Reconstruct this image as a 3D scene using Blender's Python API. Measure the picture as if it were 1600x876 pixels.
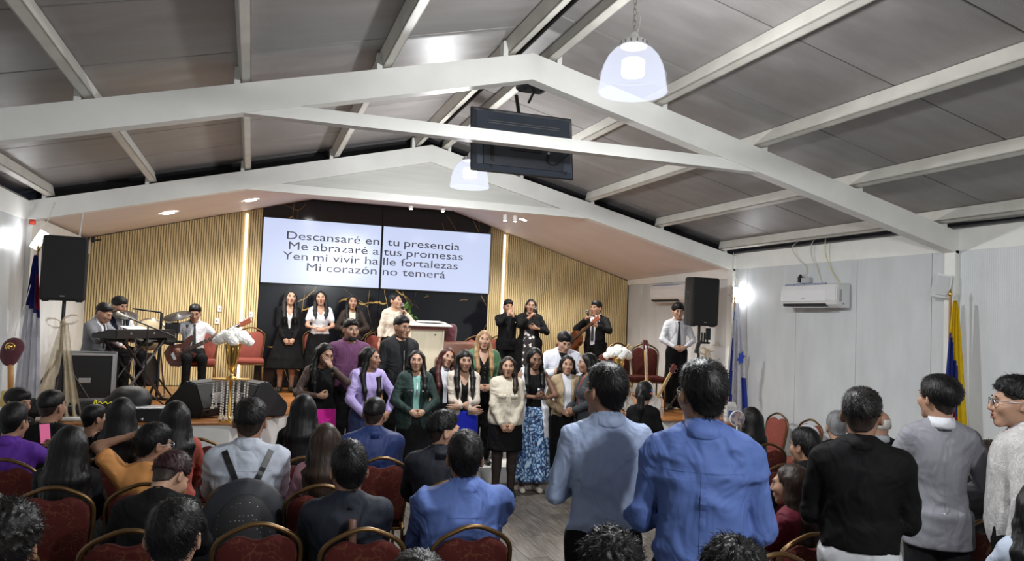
import bpy, bmesh, math, random
import numpy as np
from mathutils import Vector, Matrix
R_ = math.radians
PI = math.pi
scene = bpy.context.scene
C = scene.collection
for o in list(bpy.data.objects):
    bpy.data.objects.remove(o)

# ------------------------------------------------------------------ camera
cam_d = bpy.data.cameras.new('camera')
cam_d.sensor_width = 36.0
cam_d.lens = 27.34
cam_d.clip_start = 0.05
cam = bpy.data.objects.new('camera', cam_d)
C.objects.link(cam)
# columns: camera right, up, backward in room axes (X across, Y towards the stage, Z up)
_r, _d, _f = (.9473, -.3175, .0399), (.0543, .0341, -.9979), (.3155, .9476, .0500)
cam.matrix_world = Matrix(((_r[0], -_d[0], -_f[0], 0), (_r[1], -_d[1], -_f[1], 0), (_r[2], -_d[2], -_f[2], 1.95), (0, 0, 0, 1)))
scene.camera = cam

# ------------------------------------------------------------------ world, exposure
world = bpy.data.worlds.new('night')
scene.world = world
world.use_nodes = True
world.node_tree.nodes['Background'].inputs[0].default_value = (.010, .012, .018, 1)
world.node_tree.nodes['Background'].inputs[1].default_value = 1.0
vs = scene.view_settings
vs.view_transform = 'Standard'
vs.look = 'None'
vs.gamma = 1.0
vs.use_curve_mapping = False
vs.exposure = 1.3

# ------------------------------------------------------------------ materials
MATS = {}
def _nt(name):
    m = bpy.data.materials.new(name)
    m.use_nodes = True
    return m, m.node_tree, m.node_tree.nodes['Principled BSDF']

def mat(name, col, rough=.6, metal=0., noise=0., nscale=8., bump=0., bscale=60., stretch=(1, 1, 1), spec=.5,
        emit=0., trans=0., sheen=0., coat=0., alpha=1., bdist=.004, ior=1.45, sss=0.):
    """one Principled surface: object-space noise varies the colour a little, fine noise gives relief"""
    if name in MATS:
        return MATS[name]
    m, nt, b = _nt(name)
    N, L = nt.nodes, nt.links
    c = (*col, 1)
    b.inputs['Base Color'].default_value = c
    b.inputs['Roughness'].default_value = rough
    b.inputs['Metallic'].default_value = metal
    b.inputs['Specular IOR Level'].default_value = spec
    b.inputs['IOR'].default_value = ior
    if emit:
        b.inputs['Emission Color'].default_value = c
        b.inputs['Emission Strength'].default_value = emit
    if trans:
        b.inputs['Transmission Weight'].default_value = trans
    if sheen:
        b.inputs['Sheen Weight'].default_value = sheen
    if coat:
        b.inputs['Coat Weight'].default_value = coat
    if alpha < 1:
        b.inputs['Alpha'].default_value = alpha
    if sss:
        b.inputs['Subsurface Weight'].default_value = sss
        b.inputs['Subsurface Radius'].default_value = (.02, .008, .004)
        b.inputs['Subsurface Scale'].default_value = .3
    if noise or bump:
        tc = N.new('ShaderNodeTexCoord')
        mp = N.new('ShaderNodeMapping')
        mp.inputs['Scale'].default_value = stretch
        L.new(tc.outputs['Object'], mp.inputs[0])
    if noise:
        n = N.new('ShaderNodeTexNoise')
        n.inputs['Scale'].default_value = nscale
        n.inputs['Detail'].default_value = 4
        L.new(mp.outputs[0], n.inputs['Vector'])
        r = N.new('ShaderNodeMapRange')
        r.inputs[1].default_value, r.inputs[2].default_value = .3, .7
        r.inputs[3].default_value, r.inputs[4].default_value = 1 - noise, 1 + noise
        L.new(n.outputs[0], r.inputs[0])
        x = N.new('ShaderNodeMix')
        x.data_type = 'RGBA'
        x.blend_type = 'MULTIPLY'
        x.inputs[0].default_value = 1
        x.inputs[6].default_value = c
        L.new(r.outputs[0], x.inputs[7])
        L.new(x.outputs[2], b.inputs['Base Color'])
    if bump:
        n2 = N.new('ShaderNodeTexNoise')
        n2.inputs['Scale'].default_value = bscale
        n2.inputs['Detail'].default_value = 3
        L.new(mp.outputs[0], n2.inputs['Vector'])
        bp = N.new('ShaderNodeBump')
        bp.inputs['Strength'].default_value = bump
        bp.inputs['Distance'].default_value = bdist
        L.new(n2.outputs[0], bp.inputs['Height'])
        L.new(bp.outputs[0], b.inputs['Normal'])
    MATS[name] = m
    return m

# ------------------------------------------------------------------ object helpers
def obj(name, me, material=None, parent=None, loc=None, rot=None, smooth=False):
    """link a mesh (bmesh or Mesh) as one object"""
    if isinstance(me, bmesh.types.BMesh):
        bm, me = me, bpy.data.meshes.new(name)
        bm.normal_update()
        bm.to_mesh(me)
        bm.free()
    if material is not None and len(me.materials) == 0:
        for q in (material if isinstance(material, (list, tuple)) else [material]):
            me.materials.append(q)
    if smooth:
        me.polygons.foreach_set('use_smooth', np.ones(len(me.polygons), dtype=bool))
    o = bpy.data.objects.new(name, me)
    C.objects.link(o)
    if parent is not None:
        o.parent = parent
    if loc is not None:
        o.location = loc
    if rot is not None:
        o.rotation_euler = rot
    return o

def thing(name, label, cat, loc=(0, 0, 0), rz=0., group=None):
    o = bpy.data.objects.new(name, None)
    o.empty_display_size = .1
    C.objects.link(o)
    o.location = loc
    o.rotation_euler = (0, 0, rz)
    return tag(o, label, cat, group)

def tag(o, label, cat, group=None):
    o['label'] = label
    o['category'] = cat
    if group:
        o['group'] = group
    return o

def struct(o, label=None):
    o['kind'] = 'structure'
    if label:
        o['label'] = label
    return o

def dup(root, loc, rz=None, label=None, group=None, rot=None):
    def cp(o, par):
        c = o.copy()
        C.objects.link(c)
        if par is not None:
            c.parent = par
        for ch in list(o.children):
            cp(ch, c)
        return c
    r = cp(root, None)
    r.location = loc
    if rz is not None:
        r.rotation_euler = (0, 0, rz)
    if rot is not None:
        r.rotation_euler = rot
    if label:
        r['label'] = label
    if group:
        r['group'] = group
    return r

def BM():
    return bmesh.new()

def box(bm, lo, hi, bev=0., M=None):
    lo, hi = Vector(lo), Vector(hi)
    c, s = (lo + hi) / 2, hi - lo
    T = Matrix.Translation(c) @ Matrix.Diagonal((s.x, s.y, s.z, 1))
    if M is not None:
        T = M @ T
    r = bmesh.ops.create_cube(bm, size=1.0, matrix=T)
    if bev > 0:
        es = list({e for v in r['verts'] for e in v.link_edges})
        bmesh.ops.bevel(bm, geom=es, offset=bev, segments=2, affect='EDGES', profile=.5)
    return bm

def lookrot(d):
    d = Vector(d).normalized()
    return d.to_track_quat('Z', 'Y').to_matrix().to_4x4()

def rod(bm, a, b, r, r2=None, seg=8, caps=True):
    a, b = Vector(a), Vector(b)
    d = b - a
    T = Matrix.Translation((a + b) / 2) @ lookrot(d)
    bmesh.ops.create_cone(bm, cap_ends=caps, segments=seg, radius1=r, radius2=r if r2 is None else r2, depth=d.length, matrix=T)
    return bm

def ball(bm, c, r, seg=10, rings=7, M=None):
    r = (r, r, r) if isinstance(r, (int, float)) else r
    T = Matrix.Translation(c) @ (M if M is not None else Matrix.Identity(4)) @ Matrix.Diagonal((*r, 1))
    bmesh.ops.create_uvsphere(bm, u_segments=seg, v_segments=rings, radius=1, matrix=T)
    return bm

def tube(bm, pts, r, seg=6, closed=False, rs=None, cap=True):
    """sweep a circle along a polyline"""
    P = [Vector(p) for p in pts]
    n = len(P)
    rings = []
    up = Vector((0, 0, 1))
    prev = None
    for i in range(n):
        if closed:
            t = (P[(i + 1) % n] - P[i - 1]).normalized()
        else:
            t = (P[min(i + 1, n - 1)] - P[max(i - 1, 0)]).normalized()
        if prev is None:
            a = t.orthogonal().normalized()
        else:
            a = (prev - t * prev.dot(t))
            a = a.normalized() if a.length > 1e-6 else t.orthogonal().normalized()
        prev = a
        b = t.cross(a)
        rr = rs[i] if rs else r
        rings.append([bm.verts.new(P[i] + (a * math.cos(k * 2 * PI / seg) + b * math.sin(k * 2 * PI / seg)) * rr) for k in range(seg)])
    m = n if closed else n - 1
    for i in range(m):
        A, B = rings[i], rings[(i + 1) % n]
        for k in range(seg):
            bm.faces.new((A[k], A[(k + 1) % seg], B[(k + 1) % seg], B[k]))
    if not closed and cap:
        bm.faces.new(rings[0][::-1])
        bm.faces.new(rings[-1])
    return bm

def lathe(bm, prof, seg=24, M=None, capt=True, capb=True, wave=None):
    """revolve (r, z) profile about Z"""
    rings = []
    for (r, z) in prof:
        ring = []
        for k in range(seg):
            a = 2 * PI * k / seg
            rr = r * (1 + (wave(a, z) if wave else 0))
            v = Vector((rr * math.cos(a), rr * math.sin(a), z))
            ring.append(bm.verts.new(M @ v if M is not None else v))
        rings.append(ring)
    for A, B in zip(rings, rings[1:]):
        for k in range(seg):
            bm.faces.new((A[k], A[(k + 1) % seg], B[(k + 1) % seg], B[k]))
    if capb and prof[0][0] > 1e-4:
        bm.faces.new(rings[0][::-1])
    if capt and prof[-1][0] > 1e-4:
        bm.faces.new(rings[-1])
    return bm

def prism(bm, poly, axis, lo, hi, M=None):
    """extrude a 2D polygon along an axis; poly holds the two other coordinates in order"""
    def P(p, t):
        v = {'x': (t, p[0], p[1]), 'y': (p[0], t, p[1]), 'z': (p[0], p[1], t)}[axis]
        v = Vector(v)
        return M @ v if M is not None else v
    A = [bm.verts.new(P(p, lo)) for p in poly]
    B = [bm.verts.new(P(p, hi)) for p in poly]
    n = len(poly)
    fs = [bm.faces.new(A[::-1]), bm.faces.new(B)]
    for i in range(n):
        fs.append(bm.faces.new((A[i], A[(i + 1) % n], B[(i + 1) % n], B[i])))
    bmesh.ops.recalc_face_normals(bm, faces=fs)
    return bm

def curve_pts(keys, n=8):
    """Catmull-Rom through the keys"""
    K = [Vector(k) for k in keys]
    K = [K[0] * 2 - K[1]] + K + [K[-1] * 2 - K[-2]]
    out = []
    for i in range(1, len(K) - 2):
        a, b, c, d = K[i - 1:i + 3]
        for j in range(n):
            t = j / n
            out.append(.5 * ((2 * b) + (c - a) * t + (2 * a - 5 * b + 4 * c - d) * t * t + (3 * b - a - 3 * c + d) * t ** 3))
    out.append(K[-2])
    return out

def text(name, s, size, material, parent=None, loc=(0, 0, 0), rot=(PI / 2, 0, 0), ext=.001, align='CENTER', sx=1.):
    cu = bpy.data.curves.new(name, 'FONT')
    cu.body = s
    cu.size = size
    cu.align_x = align
    cu.align_y = 'CENTER'
    cu.extrude = ext
    cu.resolution_u = 3
    t = bpy.data.objects.new(name, cu)
    C.objects.link(t)
    dg = bpy.context.evaluated_depsgraph_get()
    me = bpy.data.meshes.new_from_object(t.evaluated_get(dg))
    bpy.data.objects.remove(t)
    if sx != 1:
        for v in me.vertices:
            v.co.x *= sx
    me.materials.clear()
    return obj(name, me, material, parent, loc, rot)

# ------------------------------------------------------------------ the hall
XL, XR, XC = -2.31, 6.52, 2.04          # side walls, ridge
YB, YG, YT = 12.81, 9.50, 5.80          # back wall, gable over the stage, open truss
Y0 = -5.0                               # rear wall behind the photographer
ZS = .75                                # stage height
SL = .248                               # roof slope
def roof_z(x, off=0.):
    return 4.09 - SL * abs(x - XC) + off

def node_mat(name):
    m, nt, b = _nt(name)
    MATS[name] = m
    return m, nt.nodes, nt.links, b

def ramp(N, stops):
    r = N.new('ShaderNodeValToRGB')
    e = r.color_ramp.elements
    while len(e) < len(stops):
        e.new(.5)
    for i, (p, c) in enumerate(stops):
        e[i].position = p
        e[i].color = (*c, 1)
    return r

def m_planks(name, c1, c2, c3, rough, scale, coat=0.):
    """wood: grain along X of each board, its own tone per board"""
    m, N, L, b = node_mat(name)
    tc = N.new('ShaderNodeTexCoord')
    oi = N.new('ShaderNodeObjectInfo')
    mp = N.new('ShaderNodeMapping')
    mp.inputs['Scale'].default_value = scale
    L.new(tc.outputs['Object'], mp.inputs[0])
    ad = N.new('ShaderNodeVectorMath')
    ad.operation = 'ADD'
    sc_ = N.new('ShaderNodeVectorMath')
    sc_.operation = 'SCALE'
    sc_.inputs[0].default_value = (31, 17, 9)
    L.new(oi.outputs['Random'], sc_.inputs['Scale'])
    L.new(mp.outputs[0], ad.inputs[0])
    L.new(sc_.outputs[0], ad.inputs[1])
    n = N.new('ShaderNodeTexNoise')
    n.inputs['Scale'].default_value = 6
    n.inputs['Detail'].default_value = 7
    n.inputs['Distortion'].default_value = .6
    L.new(ad.outputs[0], n.inputs['Vector'])
    r = ramp(N, [(.28, c1), (.5, c2), (.72, c3)])
    L.new(n.outputs[0], r.inputs[0])
    mr = N.new('ShaderNodeMapRange')
    mr.inputs[3].default_value, mr.inputs[4].default_value = .72, 1.25
    L.new(oi.outputs['Random'], mr.inputs[0])
    x = N.new('ShaderNodeMix')
    x.data_type, x.blend_type = 'RGBA', 'MULTIPLY'
    x.inputs[0].default_value = 1
    L.new(r.outputs[0], x.inputs[6])
    L.new(mr.outputs[0], x.inputs[7])
    L.new(x.outputs[2], b.inputs['Base Color'])
    b.inputs['Roughness'].default_value = rough
    b.inputs['Coat Weight'].default_value = coat
    bp = N.new('ShaderNodeBump')
    bp.inputs['Strength'].default_value = .15
    bp.inputs['Distance'].default_value = .002
    L.new(n.outputs[0], bp.inputs['Height'])
    L.new(bp.outputs[0], b.inputs['Normal'])
    return m

def m_ribbed(name, col, axis, freq, rough, strength, col2=None, spec=.5, wob=.0):
    """pressed sheet metal: shallow ribs along one axis, faint smudges"""
    m, N, L, b = node_mat(name)
    tc = N.new('ShaderNodeTexCoord')
    w = N.new('ShaderNodeTexWave')
    w.bands_direction = axis
    w.inputs['Scale'].default_value = freq
    w.inputs['Distortion'].default_value = wob
    w.inputs['Detail'].default_value = 1
    L.new(tc.outputs['Object'], w.inputs['Vector'])
    bp = N.new('ShaderNodeBump')
    bp.inputs['Strength'].default_value = strength
    bp.inputs['Distance'].default_value = .004
    n = N.new('ShaderNodeTexNoise')
    n.inputs['Scale'].default_value = 1.6
    n.inputs['Detail'].default_value = 5
    mp = N.new('ShaderNodeMapping')
    mp.inputs['Scale'].default_value = (1, 3, 1) if axis == 'Y' else (1, 1, 1)
    L.new(tc.outputs['Object'], mp.inputs[0])
    L.new(mp.outputs[0], n.inputs['Vector'])
    ma = N.new('ShaderNodeMath')
    ma.operation = 'MULTIPLY_ADD'
    ma.inputs[1].default_value = 1.5
    L.new(n.outputs[0], ma.inputs[0])
    L.new(w.outputs[0], ma.inputs[2])
    L.new(ma.outputs[0], bp.inputs['Height'])
    L.new(bp.outputs[0], b.inputs['Normal'])
    r = ramp(N, [(.3, col2 or tuple(c * .88 for c in col)), (.7, col)])
    L.new(n.outputs[0], r.inputs[0])
    L.new(r.outputs[0], b.inputs['Base Color'])
    mr = N.new('ShaderNodeMapRange')
    mr.inputs[3].default_value, mr.inputs[4].default_value = rough * .8, rough * 1.25
    L.new(n.outputs[0], mr.inputs[0])
    L.new(mr.outputs[0], b.inputs['Roughness'])
    b.inputs['Specular IOR Level'].default_value = spec
    return m

M_WALL = m_ribbed('wall_metal', (.62, .645, .655), 'Y', 14, .38, .10)
M_ROOF = m_ribbed('roof_sheet', (.34, .325, .32), 'Y', 26, .40, .22, (.25, .235, .23), wob=.6)
M_BEAM = mat('beam_paint', (.82, .82, .78), .5, noise=.05, nscale=3, bump=.05, bscale=40)
M_PURL = mat('purlin_paint', (.64, .62, .56), .45, noise=.08, nscale=5)
M_SOFF = mat('soffit_paint', (.76, .68, .64), .6, noise=.04, nscale=2)
M_FLOOR = m_planks('floor_vinyl', (.055, .046, .038), (.110, .094, .078), (.19, .17, .148), .42, (9, .8, 1))
M_STAGE = m_planks('stage_boards', (.20, .072, .020), (.34, .135, .040), (.46, .21, .070), .28, (.9, 8, 1), .25)
M_DARK = mat('dark_void', (.010, .010, .012), .8, noise=.2)
M_WHITE = mat('white_paint', (.62, .62, .60), .5, noise=.04)
M_JOINT = mat('joint_grey', (.20, .20, .20), .7, noise=.1)

# floor with its boards
bm = BM()
box(bm, (XL - .2, Y0 - .1, -.12), (XR + .2, YB + .2, -.012))
floor = struct(obj('floor', bm, M_FLOOR), 'grey-brown wood-look plank floor of the hall')
rnd = random.Random(4)
pm = {}
for i, xx in enumerate(np.arange(XL + .02, XR - .05, .182)):
    yy = Y0 + rnd.uniform(0, 1.2)
    near_aisle = .9 < xx < 4.6
    while yy < 9.0:
        if near_aisle and 2.6 < yy < 8.9:
            L_ = 1.22
            key = 'plank'
            if key not in pm:
                bm = BM()
                box(bm, (-.0895, -.6075, -.011), (.0895, .6075, 0), .0015)
                me = bpy.data.meshes.new('plank')
                bm.to_mesh(me)
                bm.free()
                pm[key] = me
            obj('plank', pm[key], M_FLOOR, floor, (xx + .091, yy + .61, 0))
        yy += 1.22
# the rest of the floor lies level with the boards
bm = BM()
box(bm, (XL - .1, Y0, -.012), (.92, YB, -.0005))
box(bm, (4.66, Y0, -.012), (XR + .1, YB, -.0005))
box(bm, (.92, Y0, -.012), (4.66, 2.0, -.0005))
box(bm, (.92, 8.8, -.012), (4.66, YB, -.0012))
o = obj('floor_field', bm, M_FLOOR, floor)

# side walls of ribbed sandwich panels
def side_wall(name, x, sgn):
    bm = BM()
    box(bm, (x + sgn * .055, Y0, 0), (x + sgn * .10, YB + .1, 3.05))
    w = struct(obj(name, bm, M_JOINT), 'white ribbed metal panel wall')
    me = None
    for k in range(-12, 6):
        ya = 7.15 + k * 1.03
        yb = ya + 1.03
        if ya < Y0 or ya > YB:
            continue
        yb = min(yb, YB)
        bm = BM()
        box(bm, (-.0275, ya + .003, 0), (.0275, yb - .003, 2.82), .004)
        obj('wall_panel', bm, M_WALL, w, (x + sgn * .03, 0, 0))
    return w
wall_right = side_wall('wall_right', XR, 1)
wall_left = side_wall('wall_left', XL, -1)
bm = BM()
box(bm, (XL - .1, Y0 - .1, 0), (XR + .1, Y0, 4.4))
struct(obj('wall_rear', bm, M_WALL), 'white metal rear wall of the hall')

# back wall: plaster core, slatted wood, black marble sheets, light strips
bm = BM()
box(bm, (XL - .1, YB + .05, 0), (XR + .1, YB + .15, 4.2))
wall_back = struct(obj('wall_back', bm, M_DARK), 'back wall of the stage with wood slats and black marble')
M_WOODB = mat('slat_back', (.36, .26, .12), .6, noise=.15, nscale=6, stretch=(1, 1, .1))
m, N, L, b = node_mat('slat_wood')
tc = N.new('ShaderNodeTexCoord')
mp = N.new('ShaderNodeMapping')
mp.inputs['Scale'].default_value = (14, 14, .9)
L.new(tc.outputs['Object'], mp.inputs[0])
n = N.new('ShaderNodeTexNoise')
n.inputs['Scale'].default_value = 3
n.inputs['Detail'].default_value = 6
L.new(mp.outputs[0], n.inputs['Vector'])
r = ramp(N, [(.25, (.46, .35, .17)), (.55, (.61, .49, .25)), (.8, (.71, .585, .32))])
L.new(n.outputs[0], r.inputs[0])
L.new(r.outputs[0], b.inputs['Base Color'])
b.inputs['Roughness'].default_value = .5
M_SLAT = m
def soff_z(x):
    """underside of the stage ceiling at the back wall"""
    return float(np.interp(x, [XL, .85, 3.15, XR], [2.90, 3.745, 3.745, 2.73]))
def slats(x0, x1, skip):
    bm = BM()
    box(bm, (x0, YB + .022, ZS), (x1, YB + .05, min(soff_z(x0), soff_z(x1))))
    pts = [(x0, ZS), (x1, ZS), (x1, soff_z(x1)), (x0, soff_z(x0))]
    prism(bm, pts, 'y', YB + .020, YB + .045)
    obj('slat_backing', bm, M_WOODB, wall_back)
    bm = BM()
    x = x0 + .004
    while x + .022 < x1:
        if not any(a - .03 < x < b_ + .012 for a, b_ in skip):
            z1 = min(soff_z(x), soff_z(x + .024))
            box(bm, (x, YB - .002, ZS), (x + .0225, YB + .021, z1))
        x += .0355
    o = obj('wood_slats', bm, M_SLAT, wall_back)
    o['kind'] = 'stuff'
    o['label'] = 'narrow vertical honey-coloured wood slats'
LED = [(-.150, -.122), (4.098, 4.126)]
slats(XL, .095, [LED[0]])
slats(3.845, XR, [LED[1]])
for a, b_ in LED:
    bm = BM()
    box(bm, (a, YB - .004, ZS + .06), (b_, YB + .010, soff_z((a + b_) / 2) - .05), .003)
    tag(obj('led_strip', bm, mat('led_strip', (1., .96, .90), .4, emit=3.)), 'glowing vertical LED strip in the wood slats ' + ('left' if a < 0 else 'right') + ' of the screens', 'light', 'LED strips')
# marble
m, N, L, b = node_mat('black_marble')
tc = N.new('ShaderNodeTexCoord')
def vein(scale, seedv, thr, stretch):
    mp = N.new('ShaderNodeMapping')
    mp.inputs['Location'].default_value = seedv
    mp.inputs['Scale'].default_value = stretch
    mp.inputs['Rotation'].default_value = (0, R_(38), 0)
    L.new(tc.outputs['Object'], mp.inputs[0])
    nz = N.new('ShaderNodeTexNoise')
    nz.inputs['Scale'].default_value = 2.4
    nz.inputs['Detail'].default_value = 5
    L.new(mp.outputs[0], nz.inputs['Vector'])
    mx = N.new('ShaderNodeMix')
    mx.data_type = 'RGBA'
    mx.inputs[0].default_value = .10
    L.new(mp.outputs[0], mx.inputs[6])
    L.new(nz.outputs['Color'], mx.inputs[7])
    v = N.new('ShaderNodeTexVoronoi')
    v.feature = 'DISTANCE_TO_EDGE'
    v.inputs['Scale'].default_value = scale
    L.new(mx.outputs[2], v.inputs['Vector'])
    n2 = N.new('ShaderNodeTexNoise')
    n2.inputs['Scale'].default_value = 1.7
    L.new(mp.outputs[0], n2.inputs['Vector'])
    gate = N.new('ShaderNodeMapRange')
    gate.inputs[1].default_value, gate.inputs[2].default_value = .50, .58
    L.new(n2.outputs[0], gate.inputs[0])
    lt = N.new('ShaderNodeMapRange')
    lt.inputs[1].default_value, lt.inputs[2].default_value = thr, thr * .35
    L.new(v.outputs[0], lt.inputs[0])
    mu = N.new('ShaderNodeMath')
    mu.operation = 'MULTIPLY'
    L.new(gate.outputs[0], mu.inputs[0])
    L.new(lt.outputs[0], mu.inputs[1])
    return mu
v1, v2 = vein(1.1, (3.1, 0, 1.7), .0040, (1, 1, .6)), vein(1.7, (9, 2, 5), .0028, (1, 1, .5))
mm = N.new('ShaderNodeMath')
mm.operation = 'MAXIMUM'
L.new(v1.outputs[0], mm.inputs[0])
L.new(v2.outputs[0], mm.inputs[1])
mx = N.new('ShaderNodeMix')
mx.data_type = 'RGBA'
mx.inputs[6].default_value = (.0065, .0070, .0095, 1)
mx.inputs[7].default_value = (.42, .27, .075, 1)
L.new(mm.outputs[0], mx.inputs[0])
L.new(mx.outputs[2], b.inputs['Base Color'])
b.inputs['Roughness'].default_value = .10
M_MARB = m
for a, b_ in ((.10, 1.972), (1.978, 3.84)):
    bm = BM()
    ks = [a] + [q for q in (.85, 3.15) if a < q < b_] + [b_]
    prism(bm, [(a, ZS), (b_, ZS)] + [(q, soff_z(q)) for q in ks[::-1]], 'y', YB - .012, YB + .04)
    obj('marble_sheet', bm, M_MARB, wall_back)

# stage ceiling, sloped at both sides with a flat middle
bm = BM()
def soffit_profile(y):
    t = (y - YG) / (YB - YG)
    return [(XL - .05, 2.86 + .04 * t), (.85 - .95 * (1 - t), 3.40 + .345 * t), (3.15 + .95 * (1 - t), 3.40 + .345 * t), (XR + .05, 2.80 - .07 * t)]
fr, bk = soffit_profile(YG + .1), soffit_profile(YB + .05)
for dz in (0,):
    A = [bm.verts.new((x, YG + .1, z)) for x, z in fr]
    B = [bm.verts.new((x, YB + .05, z)) for x, z in bk]
    A2 = [bm.verts.new((x, YG + .1, z + .04)) for x, z in fr]
    B2 = [bm.verts.new((x, YB + .05, z + .04)) for x, z in bk]
    for i in range(3):
        bm.faces.new((A[i], B[i], B[i + 1], A[i + 1]))
        bm.faces.new((A2[i], A2[i + 1], B2[i + 1], B2[i]))
    bmesh.ops.recalc_face_normals(bm, faces=bm.faces)
soffit = struct(obj('ceiling_stage', bm, M_SOFF), 'sloped off-white ceiling over the stage')
def soff_at(x, y):
    pr_ = soffit_profile(y)
    return float(np.interp(x, [p[0] for p in pr_], [p[1] for p in pr_]))

# trusses
def truss(name, y, infill):
    th = .13
    t = thing(name, 'x', 'truss', (0, 0, 0))
    del t['category']
    struct(t, 'white painted gable frame over the stage front' if infill else 'white painted open roof truss across the hall')
    for sgn, xe in ((-1, XL), (1, XR)):
        bm = BM()
        ze = 3.03
        pts = [(XC, 4.09), (xe, roof_z(xe)), (xe, roof_z(xe) - .215), (XC, 3.875)]
        prism(bm, pts, 'y', y, y + th)
        obj('rafter', bm, M_BEAM, t)
    bm = BM()
    zt, zb_ = (3.435, 3.338)
    w = (3.99 - .215 - zb_) / SL + .02
    hw = (3.875 - zb_) / SL
    prism(bm, [(XC - hw - .12, zb_), (XC + hw + .12, zb_), (XC + (3.875 - zt) / SL + .1, zt), (XC - (3.875 - zt) / SL - .1, zt)], 'y', y + .012, y + th - .012)
    obj('tie_beam', bm, M_BEAM, t)
    if infill:
        bm = BM()
        h2 = (3.875 - zt) / SL
        prism(bm, [(XC - h2, zt), (XC + h2, zt), (XC, 3.875)], 'y', y + .05, y + .09)
        obj('gable_panel', bm, mat('gable_panel', (.60, .60, .56), .5, noise=.05, bump=.05, bscale=20, stretch=(.2, 1, 4)), t)
    return t
trim_gable = truss('trim_1', YG, True)
trim_truss = truss('trim_2', YT, False)
trim_back = truss('trim_3', YT - 3.7, False)
trim_back['label'] = 'white painted open roof truss overhead nearest the camera'

# eave beams and columns
n_tr = 4
for nm, x, sg in (('left', XL, -1), ('right', XR, 1)):
    bm = BM()
    box(bm, (min(x, x + sg * .12), Y0, 2.79), (max(x, x + sg * .12), YG + .13, 3.01), .004)
    struct(obj('trim_%d' % n_tr, bm, M_BEAM), 'white painted eave beam on the %s wall' % nm)
    n_tr += 1
    bm = BM()
    box(bm, (min(x - sg * .02, x + sg * .12), YG + .13, 2.66), (max(x - sg * .02, x + sg * .12), YB, 2.86), .004)
    struct(obj('trim_%d' % n_tr, bm, M_BEAM), 'white eave beam beside the stage on the %s wall' % nm)
    n_tr += 1
    for yc in (YG, YT, YT - 3.7):
        bm = BM()
        box(bm, (min(x - sg * .045, x + sg * .05), yc, 0), (max(x - sg * .045, x + sg * .05), yc + .13, 2.80), .006)
        struct(obj('trim_%d' % n_tr, bm, M_BEAM), 'white square column on the %s wall under the %s' % (nm, {YG: 'stage gable', YT: 'open truss'}.get(yc, 'nearest truss')))
        n_tr += 1

# roof: sheet panels on purlins
bm = BM()
for sgn, xe in ((-1, XL - .3), (1, XR + .3)):
    prism(bm, [(XC, roof_z(XC, .20)), (xe, roof_z(xe, .20)), (xe, roof_z(xe, .23)), (XC, roof_z(XC, .23))], 'y', Y0, YB + .2)
ceiling = struct(obj('ceiling', bm, M_DARK), 'ribbed metal roof panels on white purlins')
for sgn in (-1, 1):
    xe = XL - .25 if sgn < 0 else XR + .25
    a = math.atan(SL) * sgn
    Ls = abs(xe - XC) / math.cos(a)
    me = None
    bm = BM()
    box(bm, (0 if sgn > 0 else -Ls, .006, 0), (Ls if sgn > 0 else 0, 1.024, .05), .006)
    me = bpy.data.meshes.new('roof_panel')
    bm.to_mesh(me)
    bm.free()
    for k in range(18):
        ya = Y0 + .02 + k * 1.03
        o = obj('roof_panel', me, M_ROOF, ceiling, (XC + sgn * .04, ya + (0.0 if sgn > 0 else .22), roof_z(XC + sgn * .04, .145)), (0, a, 0))
for i, px in enumerate([-2.12, -1.12, -.12, .88, 1.87, 2.21, 3.19, 4.21, 5.27, 6.30]):
    bm = BM()
    sg = 1 if px > XC else -1
    zb_ = roof_z(px) - .0
    box(bm, (-.035, Y0, 0), (.035, YG + .06, .012))
    box(bm, (-.035, Y0, .0), (-.027, YG + .06, .115))
    box(bm, (.027, Y0, .0), (.035, YG + .06, .115))
    box(bm, (-.027, Y0, .012), (.027, YG + .06, .085))
    o = obj('purlin', bm, M_PURL, ceiling, (px, 0, zb_ + .022), (0, math.atan(SL) * sg, 0))
    for yc in (YG, YT, YT - 3.7):
        bm = BM()
        box(bm, (-.02, 0, -.03), (.02, .1, .10))
        obj('cleat', bm, M_BEAM, ceiling, (px - sg * -.06, yc + .01, zb_ + .01))
# black sheets stand in for the unlit attic and eave gaps
bm = BM()
prism(bm, [(XL, roof_z(XL, -.02)), (XC, roof_z(XC, -.02)), (XR, roof_z(XR, -.02)), (XR, roof_z(XR, .22)), (XC, roof_z(XC, .22)), (XL, roof_z(XL, .22))], 'y', YG + .25, YG + .29)
obj('attic_dark_sheet', bm, M_DARK, ceiling)
bm = BM()
for x0_, x1_ in ((XL - .35, XL - .30), (XR + .30, XR + .35)):
    box(bm, (x0_, Y0, 2.9), (x1_, YG + .3, 3.4))
obj('eave_dark_sheet', bm, M_DARK, ceiling)  # painted black for the darkness above the eave beams

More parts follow.
